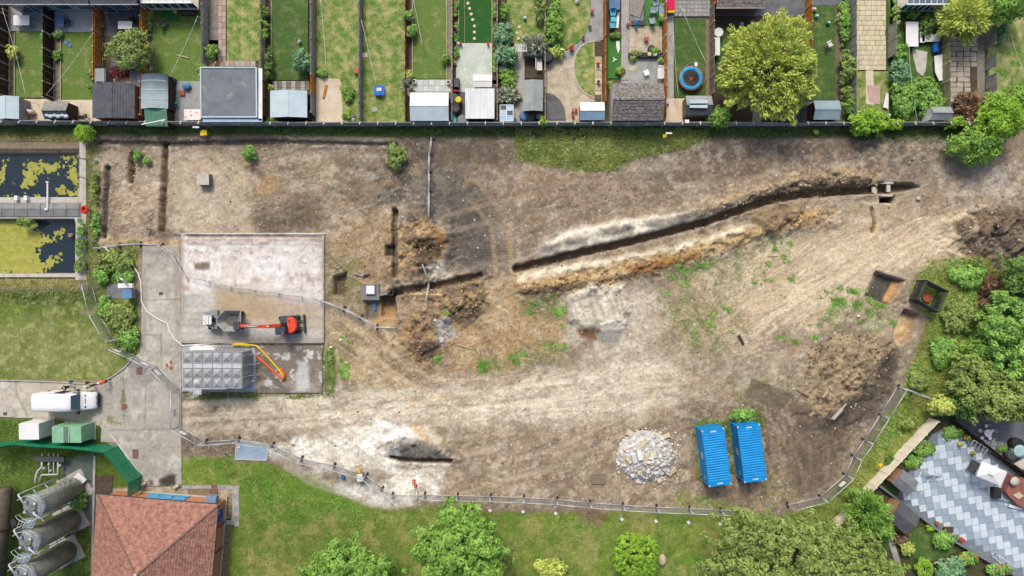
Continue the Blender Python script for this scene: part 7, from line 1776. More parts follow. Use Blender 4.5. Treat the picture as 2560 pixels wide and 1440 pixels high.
grass('grass','tall green grass mixed through the middle bank',[V2,[(1560,326),(1780,326),(1765,354),(1690,372),(1580,392)]],40,.5,.045,'tuft',7)
grass('grass','long weedy grass around the pond edge and weed bed',[[(228,352),(250,352),(245,595),(232,612),(216,690),(222,360)],[(232,620),(345,612),(345,705),(265,708),(240,690)],[(240,748),(345,748),(345,880),(322,900),(262,850)],rect(-20,690,222,722),rect(-20,726,226,756),rect(-20,336,200,350)],70,.42,.03,'straw',8)
grass('grass','green weeds mixed through the weed bed beside the road',[[(232,620),(345,612),(345,705),(240,700)],[(240,748),(345,748),(345,880),(322,900),(262,850)],rect(-20,726,226,756)],40,.46,.035,'tuft',9)
grass('grass','short mown grass of the left lawn',[LAWN_W],80,.16,.022,'turf',10)
grass('grass','short grass of the wide lower lawn',[LAWN_S],75,.18,.022,'turf',11,excl=())
grass('grass','darker grass drifts over the lower lawn',[[(460,1150),(720,1180),(900,1290),(1060,1300),(1060,1440),(600,1440),(600,1230)],[(1200,1290),(1560,1290),(1700,1440),(1220,1440)],[(1690,1228),(1830,1265),(1830,1290),(1690,1290)]],28,.24,.028,'tuft',12)
grass('grass','long meadow grass down the right side of the site',[MEADOW],60,.46,.032,'straw',13,excl=(rect(2288,705,2360,775),))
grass('grass','green clumps in the right hand meadow',[MEADOW],26,.5,.036,'tuft',14,excl=(rect(2288,705,2360,775),))
grass('grass','rough grass in the silo yard',[[(-20,1048),(120,1048),(120,1060),(40,1105),(-20,1106)],[(-20,1130),(90,1132),(86,1190),(30,1220),(-20,1220)],[(200,1330),(232,1300),(230,1440),(180,1440)],[(40,1130),(240,1140),(240,1180),(150,1140)]],100,.34,.03,'tuft',15)
grass('grass','ragged grass along the apron and water tank edges',[[(812,865),(838,865),(840,985),(700,994),(812,980)],[(460,984),(800,988),(780,996),(460,998)]],120,.4,.03,'tuft',16)
grass('grass','weeds round the blue containers',[[(1735,1058),(1905,1030),(1912,1062),(1832,1062),(1826,1200),(1812,1070),(1738,1076)],[(1732,1080),(1745,1080),(1760,1200),(1746,1200)]],110,.5,.035,'tuft',17)
grass('weeds','bright broad weeds dotted over the lower lawn',[[(830,1225),(960,1285),(1060,1270),(1060,1330),(900,1320),(780,1260)],[(600,1190),(700,1200),(780,1260),(640,1260)],[(1380,1290),(1560,1300),(1540,1330),(1380,1320)]],22,.26,.05,'bright',20)
grass('weeds','leafy green clumps standing in the meadow',[[(2330,660),(2450,650),(2440,720),(2380,700)],[(2360,760),(2440,720),(2440,880),(2340,900),(2310,850)],[(2270,900),(2340,920),(2300,990),(2255,985)],[(2230,1020),(2300,1040),(2200,1160),(2170,1130)]],34,.42,.07,'mid',21)
rw=random.Random(8);wp=[]
for(cx,cy,sx,sy,n)in((1700,690,30,60,9),(1760,660,60,14,6),(1930,605,30,14,6),(1940,640,30,20,3),(1780,790,40,40,6),(2110,750,50,30,10),(2060,800,40,30,4),(1975,850,30,8,3),(1320,770,20,16,5),(1395,780,14,30,5),(1300,895,26,12,6),(1380,860,30,14,5),(1215,922,16,8,3),(1095,900,14,10,4),(1114,782,6,8,2),(860,900,16,40,6),(1950,700,60,50,6),(2200,790,24,20,5)):
 for _ in range(n*2):a,b=rw.gauss(cx,sx*.6),rw.gauss(cy,sy*.6);q=rw.uniform(4,11);wp.append([(a-q,b-q*.6),(a+q,b-q*.7),(a+q*.9,b+q*.6),(a-q*.8,b+q*.7)])
grass('weeds','scattered green weed tufts over the bare soil',wp,190,.34,.045,'mid',18)
grass('weeds','thin fuzz of young weeds on the soil right of the clay bank',[[(1640,620),(1960,580),(1980,650),(1850,730),(1900,860),(1740,900),(1640,780)],[(2040,730),(2190,720),(2240,800),(2180,840),(2040,830)],[(1190,890),(1400,840),(1430,900),(1210,940)],[(1290,735),(1410,730),(1410,810),(1290,800)],[(812,640),(900,640),(905,760),(812,750)],[(1840,940),(1990,960),(1970,1030),(1830,1020)]],26,.2,.035,'tuft',19)
# trees and shrubs
T=lambda lab,px,py,r,h,lf,**k:plant('tree',lab,'tree',px,py,r,h,lf,trunk=True,z0=k.pop('z0',h*.3),**k)
B=lambda lab,px,py,r,h,lf,**k:plant('shrub',lab,'shrub',px,py,r,h,lf,**k)
T('great yellow green spreading tree in the gardens at upper right',1928,168,118,6.5,'yellow',ry=122,n=19000,size=.22,clump=.62,rag=.2,z0=.8,spiky=.2,elong=1.9)
T('young round green tree in the garden above the dark tiled shed',322,126,52,3.2,'olive',n=2600,size=.2,z0=.7)
T('bright green maple like tree at the lower middle edge',1150,1378,112,7.0,'bright',ry=100,n=13000,size=.30,clump=.62,rag=.3,z0=1.0)
T('bright tree at the bottom edge left of the maple like one',872,1432,112,6.0,'bright',ry=64,n=9000,size=.28,clump=.6,rag=.35,z0=1.0)
T('sprawling olive green tree at the lower right edge',1985,1400,232,7.0,'olive',ry=106,n=24000,size=.26,clump=.65,rag=.35,z0=1.0)
T('light green feathery tree leaning over the pale timber fence',2166,1290,54,3.6,'bright',ry=52,n=4600,size=.22,spiky=.45,elong=2.4,z0=.4)
T('broad bright tree at the end of the concrete fence',2500,296,54,4.2,'lime',ry=58,n=5200,size=.22,z0=.5)
T('bright tree crossing the top right corner',2522,10,58,4.5,'bright',ry=42,n=4200,size=.24,z0=.8)
T('spiky yellow green tree above the cracked paving',2415,48,52,3.5,'yellow',ry=42,n=3600,size=.2,spiky=.6,elong=3.0,z0=.6)
T('loose sapling with pale leaves on the bare ground at right',2445,364,62,3.2,'bright',ry=40,n=3000,size=.26,rag=.5,z0=.3)
for k,(px,py,r,ry,h,lf,lab)in enumerate(((2545,690,40,50,4.5,'dark','dark green tree at the right edge below the dark spoil'),(2520,810,70,70,4.8,'mid','mid green tree in the right hand wood, uppermost full crown'),(2545,900,62,64,5.2,'mid','tree against the right edge in the middle of the wood'),(2440,955,66,62,4.2,'olive','olive tree at the left of the right hand wood'),(2510,1000,72,56,5.4,'olive','pale green tree low in the right hand wood'),(2420,1010,44,34,3.2,'dark','dark bush under the olive tree of the wood'),(2555,760,36,44,4.0,'dark','dark tree filling the right edge of the wood'),(2450,880,40,36,3.0,'bright','light green bush at the wood edge'))):
 plant('tree',lab,'tree',px,py,r,h,lf,trunk=True,ry=ry,n=int(r*ry*1.15),size=.27,clump=.6,rag=.35,z0=.5,group='trees of the right hand wood')
T('pale lime small tree at the corner of the pale timber fence',2356,1016,30,3.0,'yellow',ry=22,n=1500,size=.22,z0=.6)
B('yellow edged bush beside the pale lime corner tree',2400,1022,24,2.0,'yellow',ry=14,n=900,size=.2)
B('round bright green bush on the verge beside the upper pond',210,333,22,2.0,'lime',n=1700,size=.15,rag=.12)
B('big clipped bright green bush on the lower lawn',1590,1392,62,2.6,'lime',ry=58,n=11000,size=.14,clump=.3,rag=.05,box=.3)
B('loose yellow tinged bush at the bottom edge beside the maple like tree',1372,1424,38,1.6,'yellow',ry=22,n=1000,rag=.5)
for px,py,r,ry,h,lf,lab in((2172,306,46,28,2.6,'lime','wide bright bush hanging over the back fence below the yellow paving'),(2238,312,20,12,2.0,'lime','small bright bush on the back fence beside the wide one'),(2390,308,24,11,2.0,'lime','low bright bush on the fence by the pale leaning shed'),(1800,292,28,26,2.4,'bright','bright leafy bush at the fence left of the great tree'),(1358,304,9,11,2.0,'lime','tiny lime bush on the back fence by the deck'),(2118,168,20,40,1.8,'olive','tall olive conifer hedge beside the brown path'),(2118,232,16,16,1.5,'olive','middle clipped bush beside the brown path'),(2120,264,14,22,1.4,'mid','lowest bush beside the brown path'),(530,129,14,22,1.5,'bright','round green bush beside the pink paved path'),(756,152,24,26,1.6,'blue','bushy grey green shrub against the grey fence'),(672,160,9,45,1.3,'dark','dark narrow hedge beside the pale rose fence'),(30,130,13,18,1.3,'yellow','yellow green bush at the far left fence'),(112,92,9,14,1.2,'bright','leafy climber on the second fence'),(293,180,16,13,1.0,'maroon','dark maroon acer below the young round tree'),(317,184,9,8,.8,'maroon','second smaller maroon shrub beside the acer'),(2040,330,5,4,.5,'yellow','small weed tuft on the verge at right'),(1258,90,22,34,1.8,'blue','tall blue green shrub in the crowded narrow garden'),(1268,138,30,22,1.6,'blue','lower blue green shrub beside the trellis'),(1262,28,12,20,1.4,'bright','bright shrub at the top of the crowded garden'),(1268,196,22,24,.8,'bright','leafy vegetable patch above the greenhouse'),(1270,240,24,18,.9,'grey','dull grey green shrub above the greenhouse'),(1336,112,26,18,1.4,'grey','pale feathery shrub above the dark rolled screen'),(1350,20,14,34,1.4,'olive','russet tinged shrub at the top of the rough lawn'),(1386,60,22,60,1.6,'bright','long loose border of green shrubs left of the curved lawn'),(1394,132,20,12,1.0,'yellow','yellow green ferns beside the round black bin'),(1019,212,8,18,1.1,'grey','silvery shrub on the red brown fence'),(1021,188,10,12,1.1,'yellow','yellow leaved shrub on the red brown fence'),(1114,146,9,14,.8,'bright','fern at the edge of the tiled garden lawn'),(869,232,14,22,.7,'bright','weedy bush on the sandy patch'),(805,182,12,8,.6,'mid','dark weed clump above the sandy patch'),(870,285,14,10,.5,'bright','low weeds at the end of the worn lawn'),(678,220,7,6,.6,'yellow','small yellow bush on the mossy paving'),(674,302,9,6,.7,'bright','small green tuft under the pale blue felt shed'),(2250,180,22,34,1.6,'blue','blue green bush in the overgrown garden'),(2262,246,34,46,1.5,'mid','large rounded bramble in the overgrown garden'),(2330,256,34,34,1.1,'mid','tangled weeds around the rusty drum'),(2310,214,34,16,.8,'bright','low green weeds below the white broken path'),(2250,130,16,30,1.3,'bright','bright bush behind the short grey fence'),(2160,285,34,22,.8,'olive','low flowering weeds below the pink rubble'),(2285,30,16,20,1.2,'dark','dark shrub below the glass roofed conservatory'),(2320,60,22,26,1.2,'dark','dark weeds around the white bench'),(2548,240,24,26,1.2,'bright','green shrub at the right edge lawn'),(2504,88,14,26,1.2,'blue','grey green shrubs right of the upper grey fence section'),(2112,50,14,60,1.0,'mid','green ivy border left of the yellow paving'),(990,392,24,32,1.2,'olive','dry thin sapling left on the bare soil'),(625,384,17,16,1.2,'mid','small bright sapling in the hollow above the slab'),(344,390,9,18,.9,'mid','leafy sapling leaning over the short trench'),(368,402,9,7,.6,'mid','low leafy shoot beside the short trench'),(200,600,9,60,.7,'bright','strip of bright reeds along the lower pond'),(200,664,12,20,.7,'olive','grassy clump at the lower pond corner'),(60,555,22,8,.8,'olive','brush hanging over the lower pond edge'),(196,1250,18,24,1.0,'mid','green bush at the foot of the uppermost silo'),(1860,1040,34,14,1.2,'mid','bushy weeds behind the right blue container'),(2430,270,40,30,.8,'brown','pile of dead brown branches against the fence'),(292,655,46,24,.8,'olive','sprawling olive weeds at the top of the weed bed beside the road'),(312,690,26,16,.7,'mid','green weeds just above the slab in the weed bed'),(255,690,18,22,.8,'mid','tall nettles at the left of the weed bed slab'),(300,790,40,34,.9,'olive','bushy weeds below the blue topped kiosk'),(322,845,24,34,.8,'mid','green bushy weeds at the road edge in the weed bed'),(262,770,18,26,.8,'mid','green bramble along the lawn side of the weed bed'),(236,470,9,40,.7,'olive','weedy strip along the fence beside the upper pond'),(238,560,10,36,.7,'mid','weedy strip along the fence beside the lower pond'),(2400,790,40,44,1.0,'olive','scrubby bush in the meadow below the dark cage'),(2420,690,44,26,.9,'mid','green scrub at the top of the meadow'),(2360,880,34,36,1.0,'mid','green scrub in the meadow left of the wood'),(2480,730,26,40,1.2,'brown','brown dying scrub at the edge of the wood'),(2300,950,26,26,.8,'olive','olive scrub at the corner of the mesh fence'),(2490,900,44,40,2.6,'mid','rounded green bush between the wood crowns'),(2228,1150,14,14,.6,'dark','dark low planting inside the pale timber fence'),(2360,1352,26,22,1.0,'mid','dark green shrub below the big patio wall'),(2268,1372,18,16,1.0,'yellow','round golden shrub beside the winding path'),(2310,1420,22,22,1.0,'lime','lime shrub at the bottom edge of the winding path'),(2376,1424,36,26,1.0,'blue','silver green conifer at the bottom right'),(2250,1340,16,14,.7,'brown','clipped brown mound beside the dark shed'),(2200,1350,24,34,1.3,'dark','dark green bush between the feathery tree and the path'),(2325,1318,10,8,.5,'lime','small lime plant by the patio wall foot'),(2236,1426,30,20,1.2,'olive','dull olive shrub at the bottom edge'),(2270,1060,20,12,.9,'olive','long tussock beside the mesh fence in the meadow'),(2508,1122,10,8,.5,'bright','small round box plant on the grey flags')):
 B(lab,px,py,r,h,lf,ry=ry,spiky=.3 if lf in('grey','brown')else.0,elong=2.2 if lf in('brown','grey')else 1.4)
for px,py,r,ry,h,fl,lab in((1020,40,12,9,1.2,(('white',40),),'white rose on the red brown fence'),(1028,78,14,14,1.2,(('orange',34),('red',16)),'orange red rose below the white rose'),(658,30,12,14,1.3,(('red',50),),'upper red climbing rose on the pale fence'),(660,86,13,14,1.3,(('red',60),),'lower red climbing rose on the pale fence'),(662,62,8,8,1.2,(('red',20),),'small red rose between two climbing roses'),(226,185,6,9,.8,(('pink',34),),'pink roses at the orange brown fence'),(226,215,6,6,.7,(('orange',20),),'orange rose above the cream paving'),(143,86,10,8,.6,(('purple',24),),'mauve flowers below the white stool'),(142,138,8,12,.6,(('red',12),),'dark red leaved border plant by the very dark fence'),(1139,20,6,22,.5,(('red',24),('orange',16)),'upper flower border left of the bright lawn'),(1140,80,6,26,.5,(('pink',20),('purple',20)),'middle flower border left of the bright lawn'),(1140,140,6,28,.5,(('orange',30),('red',12)),'lower flower border beside the minty patio'),(1238,24,6,24,.5,(('orange',20),('white',10)),'upper flower border right of the bright lawn'),(1240,78,6,22,.5,(('white',16),('orange',14)),'middle flower border right of the bright lawn'),(1238,150,6,34,.5,(('red',40),),'red flower border right of the minty patio'),(2240,40,8,40,1.4,(('pink',110),),'tall pink hollyhock row beside the conservatory'),(1590,134,12,6,.7,(('pink',50),),'magenta flowers in the dark trough by the gravel'),(1640,128,10,8,.7,(('purple',30),('white',16)),'mauve flowers in the corner by the orange fence'),(1582,146,8,6,.6,(('pink',26),('white',14)),'striped pink flowers below the trough'),(1652,152,6,8,.8,(('purple',30),),'purple basket on the orange fence'),(1656,46,7,7,1.0,(('pink',24),('white',12)),'pink white basket beside the grey chairs'),(1538,88,12,6,.6,(('orange',26),('white',20)),'orange and white planting at the end of the turf strip'),(1550,178,10,12,.6,(('white',20),('red',12)),'white flowered pots at the lower end of the turf strip'),(1526,214,5,12,.6,(('gold',20),),'yellow flowers beside the pantiled outhouse'),(372,60,6,34,.5,(('pink',20),('white',12)),'row of potted flowers along the orange fence'),(499,175,5,18,.6,(('red',24),('white',14)),'wooden planter of red and white flowers beside the garage'),(2385,1082,26,14,.5,(('pink',16),('gold',10),('white',10)),'flower bed nearest the pale lime corner tree'),(2312,1122,24,20,.5,(('pink',30),('red',14)),'middle flower bed of the patio corner'),(2282,1156,22,16,.5,(('gold',12),),'lower flower bed of the patio corner'),(2422,1396,22,16,.9,(('red',80),),'red rose bush under the patio wall'),(2494,1424,30,14,.9,(('pink',120),),'bright pink rose bush in the bottom right corner')):
 B(lab,px,py,r,h,'mid',ry=ry,flowers=fl)
# garden things
def pot(lab,px,py,m,lf='mid',fl=None,r=.2,h=.35,z=.05):
 x,y=W(px,py,h);t=thing('flower_pot',lab,'flower pot',(x,y,z));MB().lathe(x,y,[(r*.7,z),(r,z+h),(r*.85,z+h),(r*.8,z+h-.06)],12).build('pot',m,t)
 V,F,ti=leaves((x,y),r*1.0,r*1.0,z+h*.8,z+h+r*1.5,70,r*.6,int(px+py),r*.5,.2,10);V-=np.array([x,y,z]);link('plant',np_mesh('plant',V,F,LF[fl or lf],ti),t)
for px,py,m,fl,r,lab in((1429,120,M_TERRA,'red',.24,'red flower pot at the mouth of the curved path'),(1458,95,M_TERRA,'purple',.18,'purple flower pot beside the curved lawn'),(1480,29,M_TERRA,'pink',.2,'pink flower pot at the top of the curved path'),(1495,160,M_TERRA,'red',.2,'red potted plant on the slab path, upper of two'),(1496,205,M_TERRA,'maroon',.18,'brown potted plant on the slab path, lower of two'),(1616,98,M_TERRA,'pink',.24,'magenta flower pot alone on the gravel square'),(1152,109,M_TERRA,'red',.14,'red pot at the left corner of the minty patio'),(1220,109,M_TERRA,'red',.14,'red pot at the right corner of the minty patio'),(1146,108,M_WHITE,'white',.16,'white flowered pot at the left end of the lawn edge'),(1338,287,M_TERRA,'mid',.24,'terracotta tub between the barrels'),(1433,290,M_TERRA,'red',.16,'terracotta pot left in the cluster by the red walled shed'),(1440,274,M_TERRA,'orange',.16,'terracotta pot upper in the cluster by the red walled shed'),(1432,276,M_WHITE,'red',.16,'white pot in the cluster by the red walled shed'),(438,29,M_YELLOW,'gold',.2,'yellow tub on the green mats'),(80,282,M_TERRA,'orange',.3,'pink tub beside the folded white parasol'),(2392,1076,M_DGREY,'mid',.32,'dark round tub at the patio corner'),(2416,1094,M_TERRA,'mid',.3,'second planted tub along the patio screen'),(2400,1110,M_YELLOW,'mid',.22,'small yellow tub on the grey patio'),(2432,1132,M_YELLOW,'bright',.22,'square yellow pot beside the glass frame'),(2344,1308,M_TERRA,'brown',.22,'terracotta pot on the patio wall edge, left'),(2402,1348,M_TERRA,'red',.26,'twin terracotta pots on the patio wall edge, right'),(1570,62,M_TERRA,'pink',.2,'flowering pot at the corner of the gravel square'),(2252,1250,M_TERRA,'brown',.2,'small pot on the patio edge by the grey sheds')):
 pot(lab,px,py,m,'mid',fl,r)
def barrel_(lab,px,py,r,h,m,cat='barrel',inner=None):
 x,y=W(px,py,h);t=thing('water_butt' if cat=='barrel' else cat.replace(' ','_'),lab,cat,(x,y,0));R_=r/S
 MB().lathe(x,y,[(R_*.88,.03),(R_,h*.5),(R_*.94,h-.04)],16).build('drum',m,t);MB().lathe(x,y,[(R_*.98,h-.05),(R_*.98,h),(R_*.6,h+.02)]if not inner else[(R_*.97,h-.05),(R_*.97,h),(R_*.8,h),(R_*.78,h-.12)],16).build('lid' if not inner else 'rim',inner or m,t)
M_BB=mat('dull_blue_plastic',C(92,128,168),C(80,114,154),2,rough=.5)
for a in(('blue water butt below the grey felt shed',1311,288,13,.95,M_BB),('black water butt next to the blue one',1326,290,13,.95,M_DGREY),('small pale blue keg at the right of the butts',1348,290,8,.7,mat('pale_keg',C(150,170,184))),('round black compost bin in the gravel garden',1370,142,14,.9,M_BLACK),('grey lidded bin beside the white corrugated roof',1135,245,12,.9,M_DGREY),('dark bin under the yellow lid',1141,259,10,.9,M_BLACK),('lower dark bin by the turquoise tubs',1139,271,11,.9,M_DGREY),('grey cone shaped bin at the back fence',1156,300,13,.9,M_GREY),('round grey tub among the blue green shrubs',1257,171,12,.5,M_GREY),('rusty open drum in the overgrown garden',2330,238,16,.9,mat('rusty_drum',C(120,96,80)),'drum',M_BLACK),('blue keg at the greenhouse corner',1284,303,9,.5,M_BB),('black pot bellied urn on the gravel',1629,121,9,.6,M_DGREY,'urn',M_BLACK),('dark pot beside the drying lawn at the barrel shed',429,200,9,.5,M_BLACK,'pot',M_DGREY),('yellow lid on the stacked bins',1146,249,8,1.0,M_YELLOW),('large pale green tank in the grey flagged yard',2550,1128,16,1.0,mat('pale_green',C(176,206,206))),('dark water butt left of the pale green tank',2532,1140,13,.9,M_DGREY),('blue lidded bin at the upper right yard',2546,1112,16,.9,M_BLACK),('white pot bellied drum inside the timber fence',2232,1186,9,.6,M_WHITE)):barrel_(*a)
x,y=W(2340,120,.4);t=thing('blue_drum','bright blue drum lying beside the white furniture','drum',(x,y,0));MB().tube([(x-.02,y+.5,.36),(x,y+.35,.38),(x,y-.35,.38),(x+.02,y-.5,.36)],[.30,.37,.37,.30],16).build('drum',M_BLUE,t)
for px,py,lab in((1132,287,'upper turquoise crate at the back fence'),(1135,300,'lower turquoise crate at the back fence')):boxthing('plastic_crate',lab,'crate',(px-7,py-6,px+6,py+6),.02,.4,M_TEAL)
def table(lab,r,h,m,name='garden_table',cat='table',rz=0.0,legm=None):
 x0,y0=W(r[0],r[3],h);x1,y1=W(r[2],r[1],h);cx,cy,w,d=(x0+x1)/2,(y0+y1)/2,x1-x0,y1-y0;t=thing(name,lab,cat,(cx,cy,.05),rz)
 MB().box(0,0,h-.09,h-.05,w,d).build('tabletop',m,t,world=False)
 for sx in(-1,1):
  for sy in(-1,1):MB().box(sx*(w/2-.08),sy*(d/2-.08),0,h-.09,.06,.06).build('leg',legm or m,t,world=False)
 return t
table('white table on the pale patio in the first garden',(33,38,73,63),.8,M_WHITE,legm=M_DGREY);table('blue grey table on the second patio',(140,38,159,66),.8,mat('slate_blue',C(104,134,168),C(92,120,154),2));table('white table above the young round tree',(295,53,330,72),.8,M_WHITE)
table('blue square play table on the dry lawn',(935,213,961,238),.5,M_BLUE,'play_table');table('white oblong table in the overgrown garden',(2265,54,2296,116),.75,M_WHITE);table('white corner bench top beside the white table',(2306,86,2350,104),.5,M_WHITE,'bench','bench');table('white bench arm with a brown cushion',(2300,56,2312,106),.5,M_WHITE,'bench','bench');table('white framed planter box with brown soil',(2312,58,2331,86),.45,M_WHITE,'planter','planter')
table('white stool on the grey patio near the pantiled outhouse',(1610,175,1623,188),.5,M_WHITE,'stool','stool',.4);table('long white narrow table below the round white one',(1788,93,1800,138),.7,M_WHITE);table('white step stool below the mauve flowers',(139,77,153,86),.45,M_WHITE,'stool','stool')
o=MB().box(*W(947,223,.62),.46,.56,.5,.36).build('white_toy',M_WHITE);tag(o,'white toy basin on the blue play table','toy')
x,y=W(1797,80,.8);t=thing('round_table','round white table against the beige grey fence','table',(x,y,.0));MB().lathe(x,y,[(.5,.72),(.5,.78)],24).build('tabletop',M_WHITE,t);MB().lathe(x,y,[(.25,0),(.05,.1),(.05,.72)],10).build('pedestal',M_WHITE,t)
def chair(lab,px,py,m,deg=0,w=.55,group=None,name='garden_chair',cat='chair',d=.55):
 x,y=W(px,py,.5);t=thing(name,lab,cat,(x,y,.06),math.radians(deg),group)
 n=4
 for k in range(n):MB().box(-d/2+(k+.5)*d/n,0,.40,.44,d/n*.8,w).build('seat_slat',m,t,world=False)
 MB().hull8([(-d/2-.04,-w/2,.42),(-d/2,-w/2,.42),(-d/2,w/2,.42),(-d/2-.04,w/2,.42)],[(-d/2-.2,-w/2,.95),(-d/2-.16,-w/2,.95),(-d/2-.16,w/2,.95),(-d/2-.2,w/2,.95)]).build('backrest',m,t,world=False)
 for s in(-1,1):
  MB().box(0,s*w/2,.60,.64,d,.06).build('armrest',m,t,world=False)
  for q in(-1,1):MB().box(q*d/2*.9,s*w/2*.95,0,.6 if q>0 else.42,.05,.05).build('leg',m,t,world=False)
M_GCH=mat('pale_blue_grey',C(176,190,206),C(160,176,194),2)
for a in(('upper turquoise garden chair by the orange fence',1532,33,M_TEAL,-90),('lower turquoise garden chair by the orange fence',1531,63,M_TEAL,90),('topmost pale grey chair on the upper turf',1638,8,M_GCH,-80),('middle pale grey chair with a cushion on the upper turf',1632,26,M_GCH,180),('lowest pale grey chair on the upper turf',1630,52,M_GCH,100),('wide pale grey settee beside the orange fence',1654,25,M_GCH,180,1.2),('black wire chair beside the blue grey table',167,56,M_DGREY,180),('dark chair beside the white table above the round tree',330,50,M_WOOD_B,200),('brown wooden chair against the orange brown fence',254,62,M_WOOD,0),('white wire chair lying on the dark lawn at right',2074,110,M_WHITE,30),('dark folding chair on the left lawn beside the mats',408,60,M_DGREY,35,.5),('grey folded lounger leaning by the slate shed',212,292,M_BLACK,20,.4),('white slatted bench at the dark screen',1349,161,M_WHITE,0,1.3),('white edged trough seat on the orange fence',1650,181,M_WHITE,180,1.4),('small grey bench at the end of the slab path',1495,243,M_DGREY,90,.6)):chair(*a)
table('turquoise side table between the turquoise chairs',(1527,42,1541,54),.45,M_TEAL)
boxthing('storage_chest','blue grey storage chest at the top of the turf strip','chest',(1523,-14,1550,24),.03,.7,M_BB,mat('slate_blue',C(104,134,168)))
t=thing('play_slide','pink canopy with a yellow end at the top edge','canopy',Q(1678,12,0));MB().slab(Q(1677,-20,1.2),Q(1678,24,1.0),.8,.15).build('canopy',mat('hot_pink',C(236,44,96),C(220,36,84),1),t);MB().slab(Q(1678,25,.95),Q(1678,32,.9),.75,.12).build('end_flap',M_YELLOW,t)
o=MB().slab(Q(1546,30,.1),Q(1543,70,.1),.28,.08).build('white_cloth',M_WHITE);tag(o,'white cloth draped along the turquoise chairs','cloth')
slabthing('white_sheet','torn white sheet lying on the turf strip','sheet',[(1540,103),(1548,102),(1550,122),(1545,134),(1541,118)],.08,.16,M_WHITE)
t=thing('garden_statue','small white three armed garden ornament on the turf strip','ornament',Q(1536,150,.05))
for a in(0,2.1,4.2):MB().slab(Q(1536,149,.1),Q(1536+6*math.cos(a),149+7*math.sin(a),.18),.12,.06).build('arm',M_WHITE,t)
t=thing('swing_frame','dark swing frame standing on the grey deck','frame',Q(1600,40,0));MB().tube([Q(1575,36,.1),Q(1600,46,.9),Q(1612,8,1.6)],.05,6).build('pole',M_BLACK,t);MB().slab(Q(1578,55,.5),Q(1610,55,.5),.3,.08).build('beam',M_DGREY,t);MB().slab(Q(1611,8,.6),Q(1611,55,.6),.15,.08).build('beam',M_DGREY,t)
t=thing('parasol','closed bright blue parasol lying over the gravel square','parasol',Q(1594,58,0));MB().tube([Q(1590,66,.4),Q(1594,55,1.0),Q(1597,44,1.5)],[.18,.14,.03],8).build('canopy',mat('parasol_blue',C(60,176,236),None,2),t);MB().tube([Q(1588,72,.05),Q(1590,66,.4)],.03,6).build('pole',M_WHITE,t)
t=thing('trough_planter','dark row of trough planters across the gravel square','planter',Q(1612,137,0))
for k in range(3):MB().box(*W(1584+k*28,137,.5),.05,.5,1.1,.5).build('trough',M_BLACK,t)
for k,px in enumerate((1624,1638)):x,y=W(px,135,.6);MB().lathe(x,y,[(.22,.5),(.24,.62),(.18,.62)],12).build('bowl',mat('bowl_cream',C(206,196,160)),t)
x,y=W(1728,195,.8);t=thing('trampoline','round trampoline with a blue pad and a hoop net on the dark lawn','trampoline',(x,y,0));R_=1.3
b=MB();b.lathe(x,y,[(R_*.98,.62),(R_*.98,.78),(R_*.74,.80),(R_*.72,.76)],36);b.build('blue_pad',mat('trampoline_blue',C(50,176,230),C(40,160,214),1),t)
MB().lathe(x,y,[(R_*.72,.74),(R_*.70,.765)],32).build('jumping_mat',M_BLACK,t);b=MB();b.tube([(x+R_*math.cos(a),y+R_*math.sin(a),.72)for a in np.linspace(0,6.2832,33)],.06,6,False);b.build('frame_ring',M_RED,t)
for k in range(6):a=k*1.047+.3;MB().tube([(x+R_*math.cos(a),y+R_*math.sin(a),0),(x+R_*math.cos(a),y+R_*math.sin(a),2.1)],.025,5).build('net_pole',M_GREY,t)
b=MB();b.tube([(x+R_*math.cos(a),y+R_*math.sin(a),2.1)for a in np.linspace(0,6.2832,33)],.03,5,False);b.build('top_hoop',M_GREY,t)
b=MB();b.prism([(x+.0+.16*math.cos(a)*(1+.4*math.sin(a)),y-.05+.16*math.sin(a))for a in np.linspace(0,6,10)],.766,.772);b.build('red_motif',M_RED,t);boxthing('white_box','small white box hung on the trampoline hoop','box',(1737,156,1744,165),2.0,2.2,M_WHITE)
t=thing('greenhouse','small white framed greenhouse at the back fence','greenhouse',Q(1266,284,0));x0,y0=W(1250,302,1.6);x1,y1=W(1283,262,1.6);MB().box((x0+x1)/2,(y0+y1)/2,0,.35,x1-x0-.05,y1-y0-.05).build('base',M_WHITE,t)
for i in range(2):
 for j in range(3):
  ax,bx,ay,by=x0+(x1-x0)*i/2,x0+(x1-x0)*(i+1)/2,y0+(y1-y0)*j/3,y0+(y1-y0)*(j+1)/3;MB().box((ax+bx)/2,(ay+by)/2,1.5,1.53,bx-ax-.08,by-ay-.08).build('pane',M_GLASS if(i+j)%3==2 else mat('greenhouse_glass',C(150,190,224),C(196,216,232),1.5,rough=.2,spec=.6),t)
b=MB()
for i in range(3):b.slab((x0+(x1-x0)*i/2,y0,1.52),(x0+(x1-x0)*i/2,y1,1.52),.06,.08)
for j in range(4):b.slab((x0,y0+(y1-y0)*j/3,1.525),(x1,y0+(y1-y0)*j/3,1.525),.06,.08)
for p in((x0,y0),(x1,y0),(x0,y1),(x1,y1)):b.box(*p,0,1.5,.06,.06)
b.build('frame',M_WHITE,t)
t=thing('trellis_arch','white slatted trellis arch above the dark screen','trellis',Q(1305,120,0))
for k in range(8):MB().slab(Q(1288+k*4,113,1.3),Q(1288+k*4,128,1.3),.05,.05).build('slat',M_WHITE,t)
for yy in(113,128):MB().slab(Q(1286,yy,1.35),Q(1318,yy,1.35),.06,.06).build('rail',M_WHITE,t)
o=MB().tube([Q(1309,137,.8),Q(1356,139,.8)],.32,12).build('rolled_screen',M_DGREY);tag(o,'dark rolled reed screen beside the white bench','screen')
